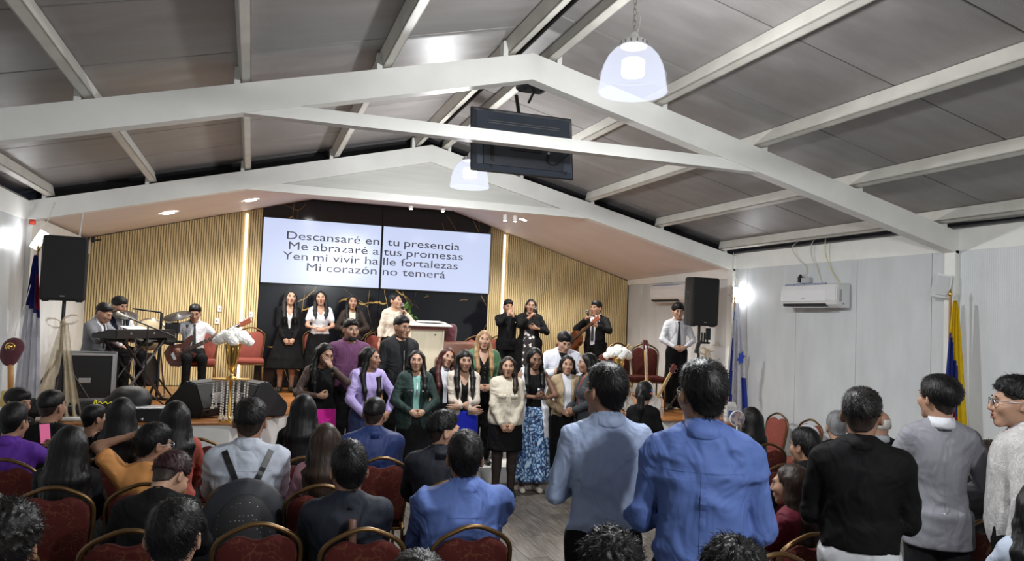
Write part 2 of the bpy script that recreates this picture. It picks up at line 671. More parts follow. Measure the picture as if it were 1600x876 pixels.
# stage: boards on a white front
def stage_edge(y):
    return y
EDGE = [(XL, 8.78), (-.62, 8.70), (-.15, 8.72), (.18, 9.05), (.42, 9.42), (.62, 9.90), (.95, 10.25), (4.25, 10.25), (4.6, 9.9), (4.9, 9.2), (5.25, 8.95), (XR, 8.95)]
M_FRONT = mat('stage_front', (.50, .49, .47), .55, noise=.06)
bm = BM()
prism(bm, EDGE + [(XR, YB), (XL, YB)], 'z', 0, ZS - .022)
stage = struct(obj('floor_stage', bm, M_FRONT), 'raised stage with polished orange-brown boards and white front')
ex = [p[0] for p in EDGE]
for k in range(23):
    ya, yb = 8.70 + k * .18, 8.70 + (k + 1) * .18 - .003
    segs = []
    # boards run across the stage; cut each row along the curved front edge
    def span(y):
        """x-intervals where the stage covers this depth"""
        left = [XL, None]
        xs = np.linspace(XL + .001, XR - .001, 400)
        ys = np.interp(xs, ex, [p[1] for p in EDGE])
        ok = ys <= y + 1e-6
        out, st = [], None
        for x_, o_ in zip(xs, ok):
            if o_ and st is None:
                st = x_
            if not o_ and st is not None:
                out.append((st, x_))
                st = None
        if st is not None:
            out.append((st, xs[-1]))
        return out
    sa, sb = span(ya), span(yb)
    if yb > YB:
        continue
    for (c, d) in sb:
        m_ = [q for q in sa if q[0] < d and q[1] > c]
        e, f = (m_[0][0], m_[-1][1]) if m_ else (c, d)
        if len(m_) > 1:
            continue
        cuts = [c] + [q for q in np.arange(XL + .6 + (k % 3) * .55, XR, 1.65) if c + .3 < q < d - .3 and e + .3 < q < f - .3] + [d]
        cuta = [e] + cuts[1:-1] + [f]
        for i in range(len(cuts) - 1):
            bm = BM()
            ov = .012
            prism(bm, [(cuta[i] + .001, ya), (cuta[i + 1] - .001, ya), (cuts[i + 1] - .001, yb), (cuts[i] + .001, yb)], 'z', ZS - .021, ZS)
            obj('stage_board', bm, M_STAGE, stage)
    if len(sa) == 2 and len(sb) == 1:
        bm = BM()
        prism(bm, [(sb[0][0], ya + .03), (sb[0][1], ya + .03), (sb[0][1], yb), (sb[0][0], yb)], 'z', ZS - .0215, ZS - .0005)
        obj('stage_board', bm, M_STAGE, stage)
# nosing along the front edge
bm = BM()
for a, b_ in zip(EDGE, EDGE[1:]):
    rod(bm, (a[0], a[1], ZS - .012), (b_[0], b_[1], ZS - .012), .014, seg=8)
obj('stage_nosing', bm, mat('stage_nosing', (.24, .095, .03), .35, noise=.1), stage)
# white steps in front of the middle
for i, (ya, zz) in enumerate(((8.86, .20), (9.40, .39), (9.85, .57))):
    bm = BM()
    box(bm, (.75, ya, 0), (4.45, 10.4, zz), .008)
    struct(obj('floor_step', bm, M_FRONT), ['lowest', 'middle', 'top'][i] + ' white step up to the stage')

# ------------------------------------------------------------------ lamps of the hall
def pt(name, loc, energy, col=(1, .97, .93), r=.05, parent=None, spot=None):
    ld = bpy.data.lights.new(name, 'SPOT' if spot else 'POINT')
    ld.energy = energy
    ld.color = col
    ld.shadow_soft_size = r
    if spot:
        ld.spot_size = R_(spot)
        ld.spot_blend = .6
    o = bpy.data.objects.new(name, ld)
    C.objects.link(o)
    o.location = loc
    if parent is not None:
        o.parent = parent
    return o

M_SHADE = mat('prismatic_shade', (.0022, .0024, .003), .25, trans=.0, alpha=.40, bump=.6, bscale=55, spec=.0)
M_SHADE.node_tree.nodes['Principled BSDF'].inputs['Emission Color'].default_value = (.80, .84, 1, 1)
M_SHADE.node_tree.nodes['Principled BSDF'].inputs['Emission Strength'].default_value = .42
M_LAMPW = mat('lamp_white', (.75, .74, .72), .4)
M_BULB = mat('lamp_glow', (1., .98, 1.), .4, emit=5.)
M_CHAIN = mat('chain_steel', (.62, .60, .55), .3, .9)
def pendant(y, label, zb_=3.30, energy=60):
    t = thing('pendant_lamp', label, 'lamp', (XC + .02, y, zb_), 0, 'prismatic dome pendant lamps')
    prof = [(.200, 0), (.206, .006), (.203, .012), (.196, .06), (.190, .105), (.176, .16), (.150, .215), (.115, .255), (.075, .280)]
    bm = BM()
    lathe(bm, prof, 40, capt=False, capb=False)
    n = len(prof)
    lathe(bm, [(r - .005, z) for r, z in prof], 40, capt=False, capb=False)
    obj('shade', bm, M_SHADE, t, smooth=True)
    bm = BM()
    lathe(bm, [(.1965, .103), (.1985, .106), (.1965, .109)], 40, capt=False, capb=False)
    obj('shade_band', bm, M_SHADE, t, smooth=True)
    bm = BM()
    lathe(bm, [(.078, .274), (.080, .280), (.078, .305), (.062, .318), (.030, .325), (.026, .350), (.012, .365)], 28)
    cap = obj('lamp_cap', bm, M_LAMPW, t, smooth=True)
    for k in range(14):
        a = 2 * PI * k / 14
        bm = BM()
        box(bm, (-.004, -.003, -.010), (.004, .003, .010))
        obj('vent_slot', bm, M_JOINT, cap, (.0795 * math.cos(a), .0795 * math.sin(a), .292), (0, 0, a + PI / 2))
    bm = BM()
    lathe(bm, [(.010, .100), (.060, .103), (.068, .112), (.068, .188), (.055, .198), (.02, .204)], 20)
    obj('bulb', bm, M_BULB, t, smooth=True)
    bm = BM()
    top = roof_z(XC) - zb_ - .03
    z_ = .362
    k = 0
    while z_ < top:
        ring = []
        for a in np.linspace(0, 2 * PI, 10, endpoint=False):
            u, w = .0105 * math.cos(a), .021 * math.sin(a)
            ring.append((u, 0, z_ + .02 + w) if k % 2 else (0, u, z_ + .02 + w))
        tube(bm, ring, .0032, 5, closed=True)
        z_ += .034
        k += 1
    obj('chain', bm, M_CHAIN, t, smooth=True)
    bm = BM()
    tube(bm, curve_pts([(.02, .0, .36), (.035, .0, .45), (.012, .01, .55), (.02, .0, top)], 5), .004, 6)
    obj('cord', bm, M_LAMPW, t, smooth=True)
    pt('pendant_light', (0, 0, .03), energy, (.97, .985, 1.), .07, t)
    return t
pendant(4.08, 'large prismatic dome pendant lamp hanging from a chain in front of the open truss', 3.31, 105)
pendant(7.69, 'dome pendant lamp glowing behind the hanging television, nearer the stage', 3.285, 115)
pendant(.4, 'dome pendant lamp above the photographer', 3.31, 115)
pendant(-3.2, 'dome pendant lamp behind the photographer', 3.31, 110)

# recessed ceiling spots over the stage
M_DISC = mat('spot_glow', (1., .97, .92), .4, emit=22.)
for i, (x, y) in enumerate([(-1.12, 10.05), (-1.13, 11.45), (-.08, 11.45), (3.92, 11.3), (5.15, 11.45), (5.10, 10.15), (.9, 11.2), (3.1, 10.2), (1.0, 10.1)]):
    z_ = soff_at(x, y)
    dx = .1
    tilt = math.atan2(soff_at(x + dx, y) - soff_at(x - dx, y), 2 * dx)
    ty = math.atan2(soff_at(x, y + dx) - soff_at(x, y - dx), 2 * dx)
    where = ['front left of the stage ceiling', 'back left of the stage ceiling', 'left of the screens', 'right of the screens', 'back right of the stage ceiling', 'front right of the stage ceiling', 'in the flat middle above the left screen', 'in the flat middle behind the gable, right', 'in the flat middle behind the gable, left'][i]
    t = thing('ceiling_spot', 'round recessed ceiling light ' + where, 'light', (x, y, z_ - .002), 0, 'recessed stage lights')
    t.rotation_euler = (ty, -tilt, 0)
    bm = BM()
    lathe(bm, [(.075, -.004), (.098, -.005), (.100, .004)], 28, capb=False, capt=False)
    obj('trim_ring', bm, M_LAMPW, t, smooth=True)
    bm = BM()
    lathe(bm, [(.001, -.006), (.050, -.0055), (.078, -.003)], 28, capb=False, capt=False)
    obj('diffuser', bm, M_DISC, t, smooth=True)
    pt('spot_light', (0, 0, -.06), 40, (1., .97, .92), .07, t, spot=150)

# track spots behind the gable tie, aimed at the screens
for i, (x, y, z_) in enumerate([(1.86, 9.78, 3.30), (2.28, 9.78, 3.305), (3.13, 9.78, 3.25), (3.27, 9.78, 3.25)]):
    t = thing('track_spot', ['small bright track spot under the gable, leftmost', 'tiny track spot under the gable beside the leftmost one', 'small track spot under the gable, left of the right-hand pair', 'small track spot under the gable, rightmost'][i], 'light', (x, y, z_), 0, 'track spots under the gable')
    bm = BM()
    lathe(bm, [(.022, 0), (.028, .02), (.028, .075), (.02, .085)], 14)
    obj('housing', bm, M_LAMPW, t, smooth=True)
    bm = BM()
    lathe(bm, [(.001, -.004), (.018, -.002), (.021, .004)], 14, capb=False, capt=False)
    obj('lens', bm, mat('track_glow', (1, .96, .9), .4, emit=40. if i != 1 else 20.), t, smooth=True)
    bm = BM()
    rod(bm, (0, 0, .08), (0, 0, soff_at(x, y) - z_), .006)
    obj('stem', bm, M_LAMPW, t)

# tilted flood lamps on both walls beside the stage
def flood(loc, rz, label, tilt, e):
    t = thing('flood_lamp', label, 'lamp', loc, rz, 'wall flood lamps beside the stage')
    t.rotation_euler = (0, tilt, rz)
    bm = BM()
    box(bm, (-.05, -.020, -.11), (.05, .020, .11), .008)
    obj('housing', bm, M_LAMPW, t)
    bm = BM()
    box(bm, (-.043, -.026, -.10), (.043, -.0195, .10), .003)
    obj('glass', bm, mat('flood_glow', (.96, .98, 1), .4, emit=12.), t)
    bm = BM()
    tube(bm, [(-.052, 0, 0), (-.060, .03, 0), (-.06, .07, 0), (.06, .07, 0), (.060, .03, 0), (.052, 0, 0)], .005, 6)
    obj('bracket', bm, M_CHAIN, t)
    l = pt('flood_light', (0, -.07, 0), e, (.95, .97, 1.), .06, t)
    return t
flood((-2.14, 9.30, 2.58), R_(-8), 'glowing flood lamp above the flag on the left wall', R_(28), .7)
flood((6.44, 9.40, 2.42), R_(20), 'round-looking glowing flood lamp on the right wall above the blue and white flag', R_(0), 1.2)

# ------------------------------------------------------------------ people: smooth surfaces from distance fields
F = np.float32
def V3(*a):
    return np.array(a, dtype=F)

def nrm(v):
    return v / (np.linalg.norm(v) + 1e-9)

def s_cone(P, a, b, r1, r2):
    a, b = np.asarray(a, F), np.asarray(b, F)
    ba = b - a
    pa = P - a
    t = np.clip(pa @ ba / (ba @ ba + 1e-9), 0, 1)
    return np.linalg.norm(pa - t[:, None] * ba, axis=1) - (r1 + t * (r2 - r1))

def s_ell(P, c, r, Rm=None):
    q = P - np.asarray(c, F)
    if Rm is not None:
        q = q @ Rm
    r = np.asarray(r, F)
    k0 = np.sqrt(((q / r) ** 2).sum(1))
    k1 = np.sqrt(((q / (r * r)) ** 2).sum(1)) + 1e-6
    return k0 * (k0 - 1) / k1

def smin(a, b, k):
    h = np.clip(.5 + .5 * (b - a) / k, 0, 1)
    return b + (a - b) * h - k * h * (1 - h)

def smax(a, b, k):
    return -smin(-a, -b, k)

def nets(fn, lo, hi, h):
    """surface nets: distance field -> quads"""
    lo = np.asarray(lo, F)
    n = np.ceil((np.asarray(hi, F) - lo) / h).astype(int) + 1
    ax = [lo[i] + h * np.arange(n[i], dtype=F) for i in range(3)]
    G = np.stack(np.meshgrid(*ax, indexing='ij'), -1).reshape(-1, 3)
    V = fn(G).reshape(n)
    s = V < 0
    nc = n - 1
    tot = int(nc.prod())
    acc = np.zeros((3, tot))
    cnt = np.zeros(tot)
    Q = []
    for a in range(3):
        b, c = (a + 1) % 3, (a + 2) % 3
        sl0, sl1 = [slice(None)] * 3, [slice(None)] * 3
        sl0[a], sl1[a] = slice(0, -1), slice(1, None)
        cr = s[tuple(sl0)] != s[tuple(sl1)]
        idx = np.argwhere(cr)
        if len(idx) == 0:
            continue
        v0, v1 = V[tuple(sl0)][cr], V[tuple(sl1)][cr]
        pos = idx.astype(np.float64)
        pos[:, a] += v0 / (v0 - v1)
        cells = []
        ok_all = np.ones(len(idx), bool)
        for db, dc in ((0, 0), (-1, 0), (-1, -1), (0, -1)):
            ce = idx.copy()
            ce[:, b] += db
            ce[:, c] += dc
            ok = ((ce >= 0) & (ce < nc)).all(1)
            fl = (ce[:, 0] * nc[1] + ce[:, 1]) * nc[2] + ce[:, 2]
            cnt += np.bincount(fl[ok], minlength=tot)[:tot]
            for k in range(3):
                acc[k] += np.bincount(fl[ok], weights=pos[ok, k], minlength=tot)[:tot]
            cells.append(fl)
            ok_all &= ok
        q = np.stack(cells, 1)[ok_all]
        flip = v0[ok_all] > 0
        q[flip] = q[flip][:, ::-1]
        Q.append(q)
    if not Q:
        return np.zeros((0, 3)), np.zeros((0, 4), int)
    Q = np.concatenate(Q)
    used = np.flatnonzero(cnt > 0)
    remap = np.full(tot, -1)
    remap[used] = np.arange(len(used))
    verts = (acc[:, used] / cnt[used]).T * h + lo
    return verts, remap[Q]

def relax(v, q, it=1, w=.5):
    for _ in range(it):
        s = np.zeros_like(v)
        c = np.zeros(len(v))
        for i in range(4):
            for j in ((i + 1) % 4, (i + 3) % 4):
                for k in range(3):
                    s[:, k] += np.bincount(q[:, i], weights=v[q[:, j], k], minlength=len(v))
                c += np.bincount(q[:, i], minlength=len(v))
        v = v * (1 - w) + w * s / np.maximum(c, 1)[:, None]
    return v

def mesh_np(name, parts, mats):
    """parts: list of (verts, quads, material index) joined into one mesh"""
    vs_, qs_, ms_, off = [], [], [], 0
    for v, q, m in parts:
        if len(q) == 0:
            continue
        vs_.append(v)
        qs_.append(q + off)
        ms_.append(np.full(len(q), m, dtype=np.int32))
        off += len(v)
    v = np.concatenate(vs_)
    q = np.concatenate(qs_)
    mi = np.concatenate(ms_)
    me = bpy.data.meshes.new(name)
    me.vertices.add(len(v))
    me.vertices.foreach_set('co', v.astype(F).ravel())
    me.loops.add(q.size)
    me.loops.foreach_set('vertex_index', q.astype(np.int32).ravel())
    me.polygons.add(len(q))
    me.polygons.foreach_set('loop_start', np.arange(0, q.size, 4, dtype=np.int32))
    me.polygons.foreach_set('loop_total', np.full(len(q), 4, dtype=np.int32))
    for x in mats:
        me.materials.append(x)
    me.polygons.foreach_set('material_index', mi)
    me.polygons.foreach_set('use_smooth', np.ones(len(q), dtype=bool))
    me.update(calc_edges=True)
    me.validate()
    return me

def rotm(yaw=0., pitch=0., roll=0.):
    """degrees; yaw turns left/right about Z, pitch about X (positive looks up for a -Y facing head), roll about Y"""
    m = Matrix.Rotation(R_(yaw), 3, 'Z') @ Matrix.Rotation(R_(-pitch), 3, 'X') @ Matrix.Rotation(R_(roll), 3, 'Y')
    return np.array(m, dtype=F)

def folds(P, seed, amp, freq):
    """cloth folds: a few warped waves"""
    rs = np.random.RandomState(seed)
    d = np.zeros(len(P), F)
    w = np.zeros(len(P), F)
    for k in range(3):
        w += np.sin(P @ rs.normal(0, freq * .45, 3).astype(F) + rs.uniform(0, 6))
    for k in range(4):
        dr = nrm(rs.normal(0, 1, 3) * np.array([.7, .7, 1.2])).astype(F) * freq * rs.uniform(.7, 1.5)
        d += 1 - np.sqrt(np.abs(np.sin(P @ dr + rs.uniform(0, 6) + w * .9)) + .01) * 1.45
    return d * amp / 3

def ellipsoid_q(c, r, nu=8, nv=6):
    us = np.linspace(0, 2 * np.pi, nu, endpoint=False)
    vsn = np.linspace(.02, np.pi - .02, nv + 1)
    v = np.array([[r[0] * np.sin(b) * np.cos(a), r[1] * np.sin(b) * np.sin(a), r[2] * np.cos(b)] for b in vsn for a in us]) + np.asarray(c)
    q = np.array([[i * nu + j, (i + 1) * nu + j, (i + 1) * nu + (j + 1) % nu, i * nu + (j + 1) % nu] for i in range(nv) for j in range(nu)])
    return v, q

# ---- head: face towards -Y, origin at the centre of the head
SKIN, LIP, EYEW, IRIS, BROW, MOUTH = range(6)
HEAD_C = {}
def head_field(P, fem, opn, fat=0.):
    d = s_ell(P, (0, .018, .030), (.074, .092, .086))
    jw = .054 if fem else .060
    d = smin(d, s_ell(P, (0, -.020, -.042), (jw + fat, .070, .066)), .045)
    d = smin(d, s_cone(P, (-.014, -.070, -.094 - opn * .012), (.014, -.070, -.094 - opn * .012), .017, .017), .035)
    d = smin(d, s_cone(P, (-.036, -.080, .030), (.036, -.080, .030), .008, .008), .025)
    for s in (-1, 1):
        d = smin(d, s_ell(P, (s * .042, -.064, -.020), (.022, .022, .022)), .03)
        d = smax(d, -s_ell(P, (s * .031, -.099, .010), (.017, .014, .011)), .012)
    d = smin(d, s_cone(P, (0, -.090, .016), (0, -.108, -.026), .0075, .0125), .012)
    for s in (-1, 1):
        d = smin(d, s_ell(P, (s * .012, -.098, -.031), (.009, .010, .008)), .008)
    d = smin(d, s_ell(P, (0, -.088, -.060 - opn * .004), (.026, .012, .014 + opn * .008)), .014)
    d = smax(d, -s_ell(P, (0, -.104, -.075 - opn * .012), (.022, .006, .005)), .008)
    if opn:
        d = smax(d, -s_ell(P, (0, -.098, -.062 - opn * .006), (.015, .02, .004 + .009 * opn)), .006)
    for s in (-1, 1):
        e = s_ell(P, (s * .079, .016, -.004), (.009, .021, .032), np.array(Matrix.Rotation(R_(-s * 22), 3, 'Z'), dtype=F))
        e = smax(e, -s_ell(P, (s * .088, .008, .002), (.008, .011, .018)), .006)
        d = smin(d, e, .010)
    d = smin(d, s_cone(P, (0, .030, -.06), (0, .038, -.17), .050, .054), .03)
    return d

def get_head(fem, opn, h):
    key = (fem, opn, h)
    if key in HEAD_C:
        return HEAD_C[key]
    fn = lambda P: smax(head_field(P, fem, opn), -(P[:, 2] + .155), .004)
    v, q = nets(fn, (-.105, -.135, -.165), (.105, .13, .13), h)
    v = relax(v, q, 1, .35)
    parts = [(v, q, SKIN)]
    for s in (-1, 1):
        parts.append((*ellipsoid_q((s * .031, -.0815, .009), (.0150, .009, .0066)), EYEW))
        parts.append((*ellipsoid_q((s * .031, -.0885, .009), (.0062, .004, .0060), 8, 4), IRIS))
        parts.append((*ellipsoid_q((s * .031, -.0840, .0158), (.0160, .009, .0019), 8, 4), BROW))
        a = np.array([ellipsoid_q((0, 0, 0), (.0165, .005, .0027), 8, 4)[0]])[0]
        ca, sa = math.cos(R_(s * 9)), math.sin(R_(s * 9))
        a = np.stack([a[:, 0] * ca + a[:, 2] * sa, a[:, 1], -a[:, 0] * sa + a[:, 2] * ca], 1) + np.array([s * .034, -.0885, .0315])
        parts.append((a, ellipsoid_q((0, 0, 0), (1, 1, 1), 8, 4)[1], BROW))
    parts.append((*ellipsoid_q((0, -.0975, -.0535), (.0225, .0065, .0045), 10, 4), LIP))
    parts.append((*ellipsoid_q((0, -.0965, -.0655 - opn * .014), (.0195, .0075, .0058), 10, 4), LIP))
    if opn:
        parts.append((*ellipsoid_q((0, -.0940, -.060 - opn * .006), (.0150, .0075, .004 + .008 * opn), 10, 4), MOUTH))
    HEAD_C[key] = parts
    return parts

# ---- hands: wrist at the origin, fingers along -Z, palm facing -Y, thumb towards +X (mirror for the other hand)
HAND_C = {}
def get_hand(kind, h):
    key = (kind, h)
    if key in HAND_C:
        return HAND_C[key]
    curl = {'relax': (18, 25, 18), 'grip': (62, 78, 50), 'flat': (4, 5, 4), 'clasp': (40, 50, 25), 'point': (14, 20, 14)}[kind]
    segs = []
    lens = [(.043, .026, .021), (.048, .030, .022), (.044, .028, .021), (.035, .021, .018)]
    xs = [.030, .010, -.010, -.029]
    zs = [-.088, -.093, -.089, -.080]
    for i in range(4):
        p = np.array([xs[i], 0, zs[i]])
        ang = 0
        r = [.0095, .0088, .0080][0] - (.0012 if i == 3 else 0)
        for k in range(3):
            ang += curl[k]
            d = np.array([xs[i] * 1.2, -math.sin(R_(ang)), -math.cos(R_(ang))])
            d /= np.linalg.norm(d)
            e = p + d * lens[i][k]
            segs.append((p, e, r, r * .9))
            p, r = e, r * .9
    close = kind in ('grip', 'clasp')
    t0 = np.array([.030, -.006, -.030])
    t1 = t0 + np.array([.028, -.022 if close else -.008, -.034])
    t2 = t1 + (np.array([.000, -.026, -.026]) if close else np.array([.012, -.010, -.032]))
    t3 = t2 + (np.array([-.018, -.014, -.014]) if close else np.array([.002, -.006, -.024]))
    def fn(P):
        d = s_ell(P, (.002, .002, -.052), (.041, .0165, .052))
        d = smin(d, s_cone(P, (0, 0, .03), (0, .002, -.03), .026, .027), .02)
        t = np.minimum(np.minimum(s_cone(P, t0, t1, .0150, .0115), s_cone(P, t1, t2, .0112, .0100)), s_cone(P, t2, t3, .0098, .0080))
        d = smin(d, t, .010)
        for a, b, r1, r2 in segs:
            d = smin(d, s_cone(P, a, b, r1, r2), .0035)
        return d
    v, q = nets(fn, (-.075, -.13, -.205), (.095, .045, .035), h)
    HAND_C[key] = (v, q)
    return v, q

def ik(a, t, l1, l2, hint):
    """two-bone reach: returns elbow, end"""
    a, t, hint = np.asarray(a, float), np.asarray(t, float), np.asarray(hint, float)
    d = t - a
    L = np.linalg.norm(d)
    if L > (l1 + l2) * .995:
        t = a + d / L * (l1 + l2) * .995
        d = t - a
        L = np.linalg.norm(d)
    u = d / L
    x = (l1 * l1 - l2 * l2 + L * L) / (2 * L)
    hgt = math.sqrt(max(l1 * l1 - x * x, 1e-6))
    hint = hint - u * hint.dot(u)
    hint = hint / (np.linalg.norm(hint) + 1e-9)
    return a + u * x + hint * hgt, t

SK = {}
def skin_mats(tone, hairc):
    key = (tone, hairc)
    if key not in SK:
        c = {'light': (.36, .208, .138), 'tan': (.275, .148, .093), 'brown': (.185, .096, .060), 'dark': (.17, .088, .055)}[tone]
        sk = mat('skin_' + tone, c, .5, noise=.10, nscale=18, bump=.06, bscale=160, bdist=.002, sss=.12)
        lip = mat('lip_' + tone, (c[0] * .78, c[1] * .42, c[2] * .46), .4)
        SK[key] = [sk, lip, mat('eye_white', (.42, .40, .38), .3), mat('iris', (.016, .010, .008), .12),
                   mat('brow_' + hairc, {'black': (.012, .010, .009), 'brown': (.035, .020, .012), 'blond': (.16, .10, .05), 'grey': (.2, .2, .2)}.get(hairc, (.012, .01, .009)), .7),
                   mat('mouth', (.05, .012, .012), .5)]
    return SK[key]

def hair_mat(c):
    col = {'black': (.0050, .0046, .0046), 'soft': (.008, .007, .0065), 'brown': (.022, .013, .009), 'auburn': (.052, .014, .012), 'blond': (.26, .155, .075), 'grey': (.16, .16, .165), 'white': (.55, .52, .48), 'fade': (.028, .019, .015), 'wine': (.022, .006, .008)}[c]
    return mat('hair_' + c, col, .46, noise=.45, nscale=30, bump=.5, bscale=130, stretch=(1, 1, .1), spec=.26, bdist=.004)

def cloth(name, col, rough=.8, bump=.25, bscale=420., noise=.06, sheen=.0, spec=.3, wrinkle=.5):
    """woven cloth: fine weave plus soft creases"""
    key = 'cloth_' + name
    if key in MATS:
        return MATS[key]
    m = mat(key, col, rough, noise=noise, nscale=9, bump=bump, bscale=bscale, bdist=.0015, sheen=sheen, spec=spec)
    if wrinkle:
        N, L = m.node_tree.nodes, m.node_tree.links
        tc = [n for n in N if n.bl_idname == 'ShaderNodeTexCoord'][0]
        fine = [n for n in N if n.bl_idname == 'ShaderNodeBump'][0]
        mp = N.new('ShaderNodeMapping')
        mp.inputs['Rotation'].default_value = (.5, .7, .3)
        mp.inputs['Scale'].default_value = (1.3, 1, .8)
        L.new(tc.outputs['Object'], mp.inputs[0])
        n = N.new('ShaderNodeTexNoise')
        n.inputs['Scale'].default_value = 4.2
        n.inputs['Detail'].default_value = 2.2
        n.inputs['Distortion'].default_value = 1.6
        L.new(mp.outputs[0], n.inputs['Vector'])
        b2 = N.new('ShaderNodeBump')
        b2.inputs['Strength'].default_value = wrinkle
        b2.inputs['Distance'].default_value = .07
        L.new(n.outputs[0], b2.inputs['Height'])
        L.new(b2.outputs[0], fine.inputs['Normal'])
    return m

def arm_preset(k, s, sit):
    """wrist (relative to the pelvis, canonical metres), elbow hint, hand direction, palm direction, hand kind"""
    P = {
        'clasp': ((s * .085, -.205, .075), (s * 1, .35, -.5), (-s * .85, -.25, -.35), (0, 1, -.1), 'clasp'),
        'clasp_high': ((s * .085, -.215, .16), (s * 1, .3, -.6), (-s * .85, -.2, -.2), (0, 1, 0), 'clasp'),
        'clasp_low': ((s * .075, -.19, -.03), (s * 1, .4, -.3), (-s * .6, -.2, -.8), (0, 1, 0), 'clasp'),
        'down': ((s * .265, -.03, -.08), (s * .5, 1, 0), (-s * .05, -.12, -1), (-s, -.1, 0), 'relax'),
        'cross': ((-s * .09, -.215, .22 + .03 * s), (s * 1, -.1, -.6), (-s * 1, .1, .0), (0, 1, 0), 'relax'),
        'front': ((s * .06, -.24, .20), (s * .75, .7, -.6), (-s * .8, -.3, .0), (0, 1, 0), 'clasp'),
        'mic': ((s * .075, -.235, .475), (s * .8, -.2, -1), (-s * .45, -.05, .9), (-s * .9, .3, 0), 'grip'),
        'lap': ((s * .13, -.34, .07), (s * .8, .5, -.2), (-s * .5, -.8, -.1), (0, .1, -1), 'relax'),
        'hold': ((s * .10, -.27, .24), (s * .7, .5, -.6), (-s * .5, -.7, .25), (-s * .6, .2, .7), 'grip'),
        'belly': ((s * .06, -.215, .25), (s * 1, .2, -.5), (-s * 1, -.1, .1), (0, 1, 0), 'relax'),
    }
    return P[k]

def strands(v, q, toH, hc, Rh, hs, seed, n, ln):
    """short loose strands lying over a cropped head of hair, swirling out of the crown"""
    rs = np.random.RandomState(seed + 77)
    p4 = v[q]
    nr = np.cross(p4[:, 2] - p4[:, 0], p4[:, 3] - p4[:, 1])
    ar = np.linalg.norm(nr, axis=1) + 1e-12
    nr = nr / ar[:, None]
    i = rs.choice(len(q), n, p=ar / ar.sum())
    w = rs.dirichlet((1, 1, 1, 1), n)
    p = (p4[i] * w[:, :, None]).sum(1)
    nn = nr[i]
    h = toH(p.astype(F))
    cr = np.array([.010, .062, .10])                      # crown whorl
    d = (h - cr)
    sw = np.cross(np.array([0, .35, 1.]), d)
    d = d / (np.linalg.norm(d, axis=1)[:, None] + 1e-6) + .45 * sw / (np.linalg.norm(sw, axis=1)[:, None] + 1e-6) + rs.normal(0, .22, (n, 3))
    d = d @ Rh.T
    d = d - nn * (d * nn).sum(1)[:, None]
    d = d / (np.linalg.norm(d, axis=1)[:, None] + 1e-6)
    sd = np.cross(nn, d) * .0009
    L = ln * rs.uniform(.5, 1.2, n)[:, None] * hs
    a, b, c = p - nn * .003, p + d * L * .5 + nn * (.0035 + .002 * rs.rand(n)[:, None]), p + d * L + nn * rs.uniform(-.002, .005, n)[:, None]
    V = np.stack([a - sd, a + sd, b + sd, b - sd, c + sd * .3, c - sd * .3], 1).reshape(-1, 3)
    k = np.arange(n)[:, None] * 6
    Q_ = np.concatenate([k + np.array([[0, 1, 2, 3]]), k + np.array([[3, 2, 4, 5]])])
    return V, Q_

class Pers:
    pass

def front_y(fn, x, z, y0=-.42, back=False):
    ys = np.arange(y0, .02, .003, dtype=F) if not back else np.arange(.42, -.02, -.003, dtype=F)
    d = fn(np.stack([np.full_like(ys, x), ys, np.full_like(ys, z)], 1))
    i = np.flatnonzero(d < 0)
    return float(ys[i[0]]) if len(i) else 0.

def hairline(y, style):
    xs = [-.13, -.085, -.062, -.052, -.028, -.006, .030, .046, .10, .14]
    if style == 'fade':
        zs = [.078, .070, .054, .012, .006, .020, .018, -.040, -.070, -.072]
    else:
        zs = [.078, .068, .050, -.004, -.012, .012, .010, -.046, -.074, -.076]
    return np.interp(y, xs, zs).astype(F)

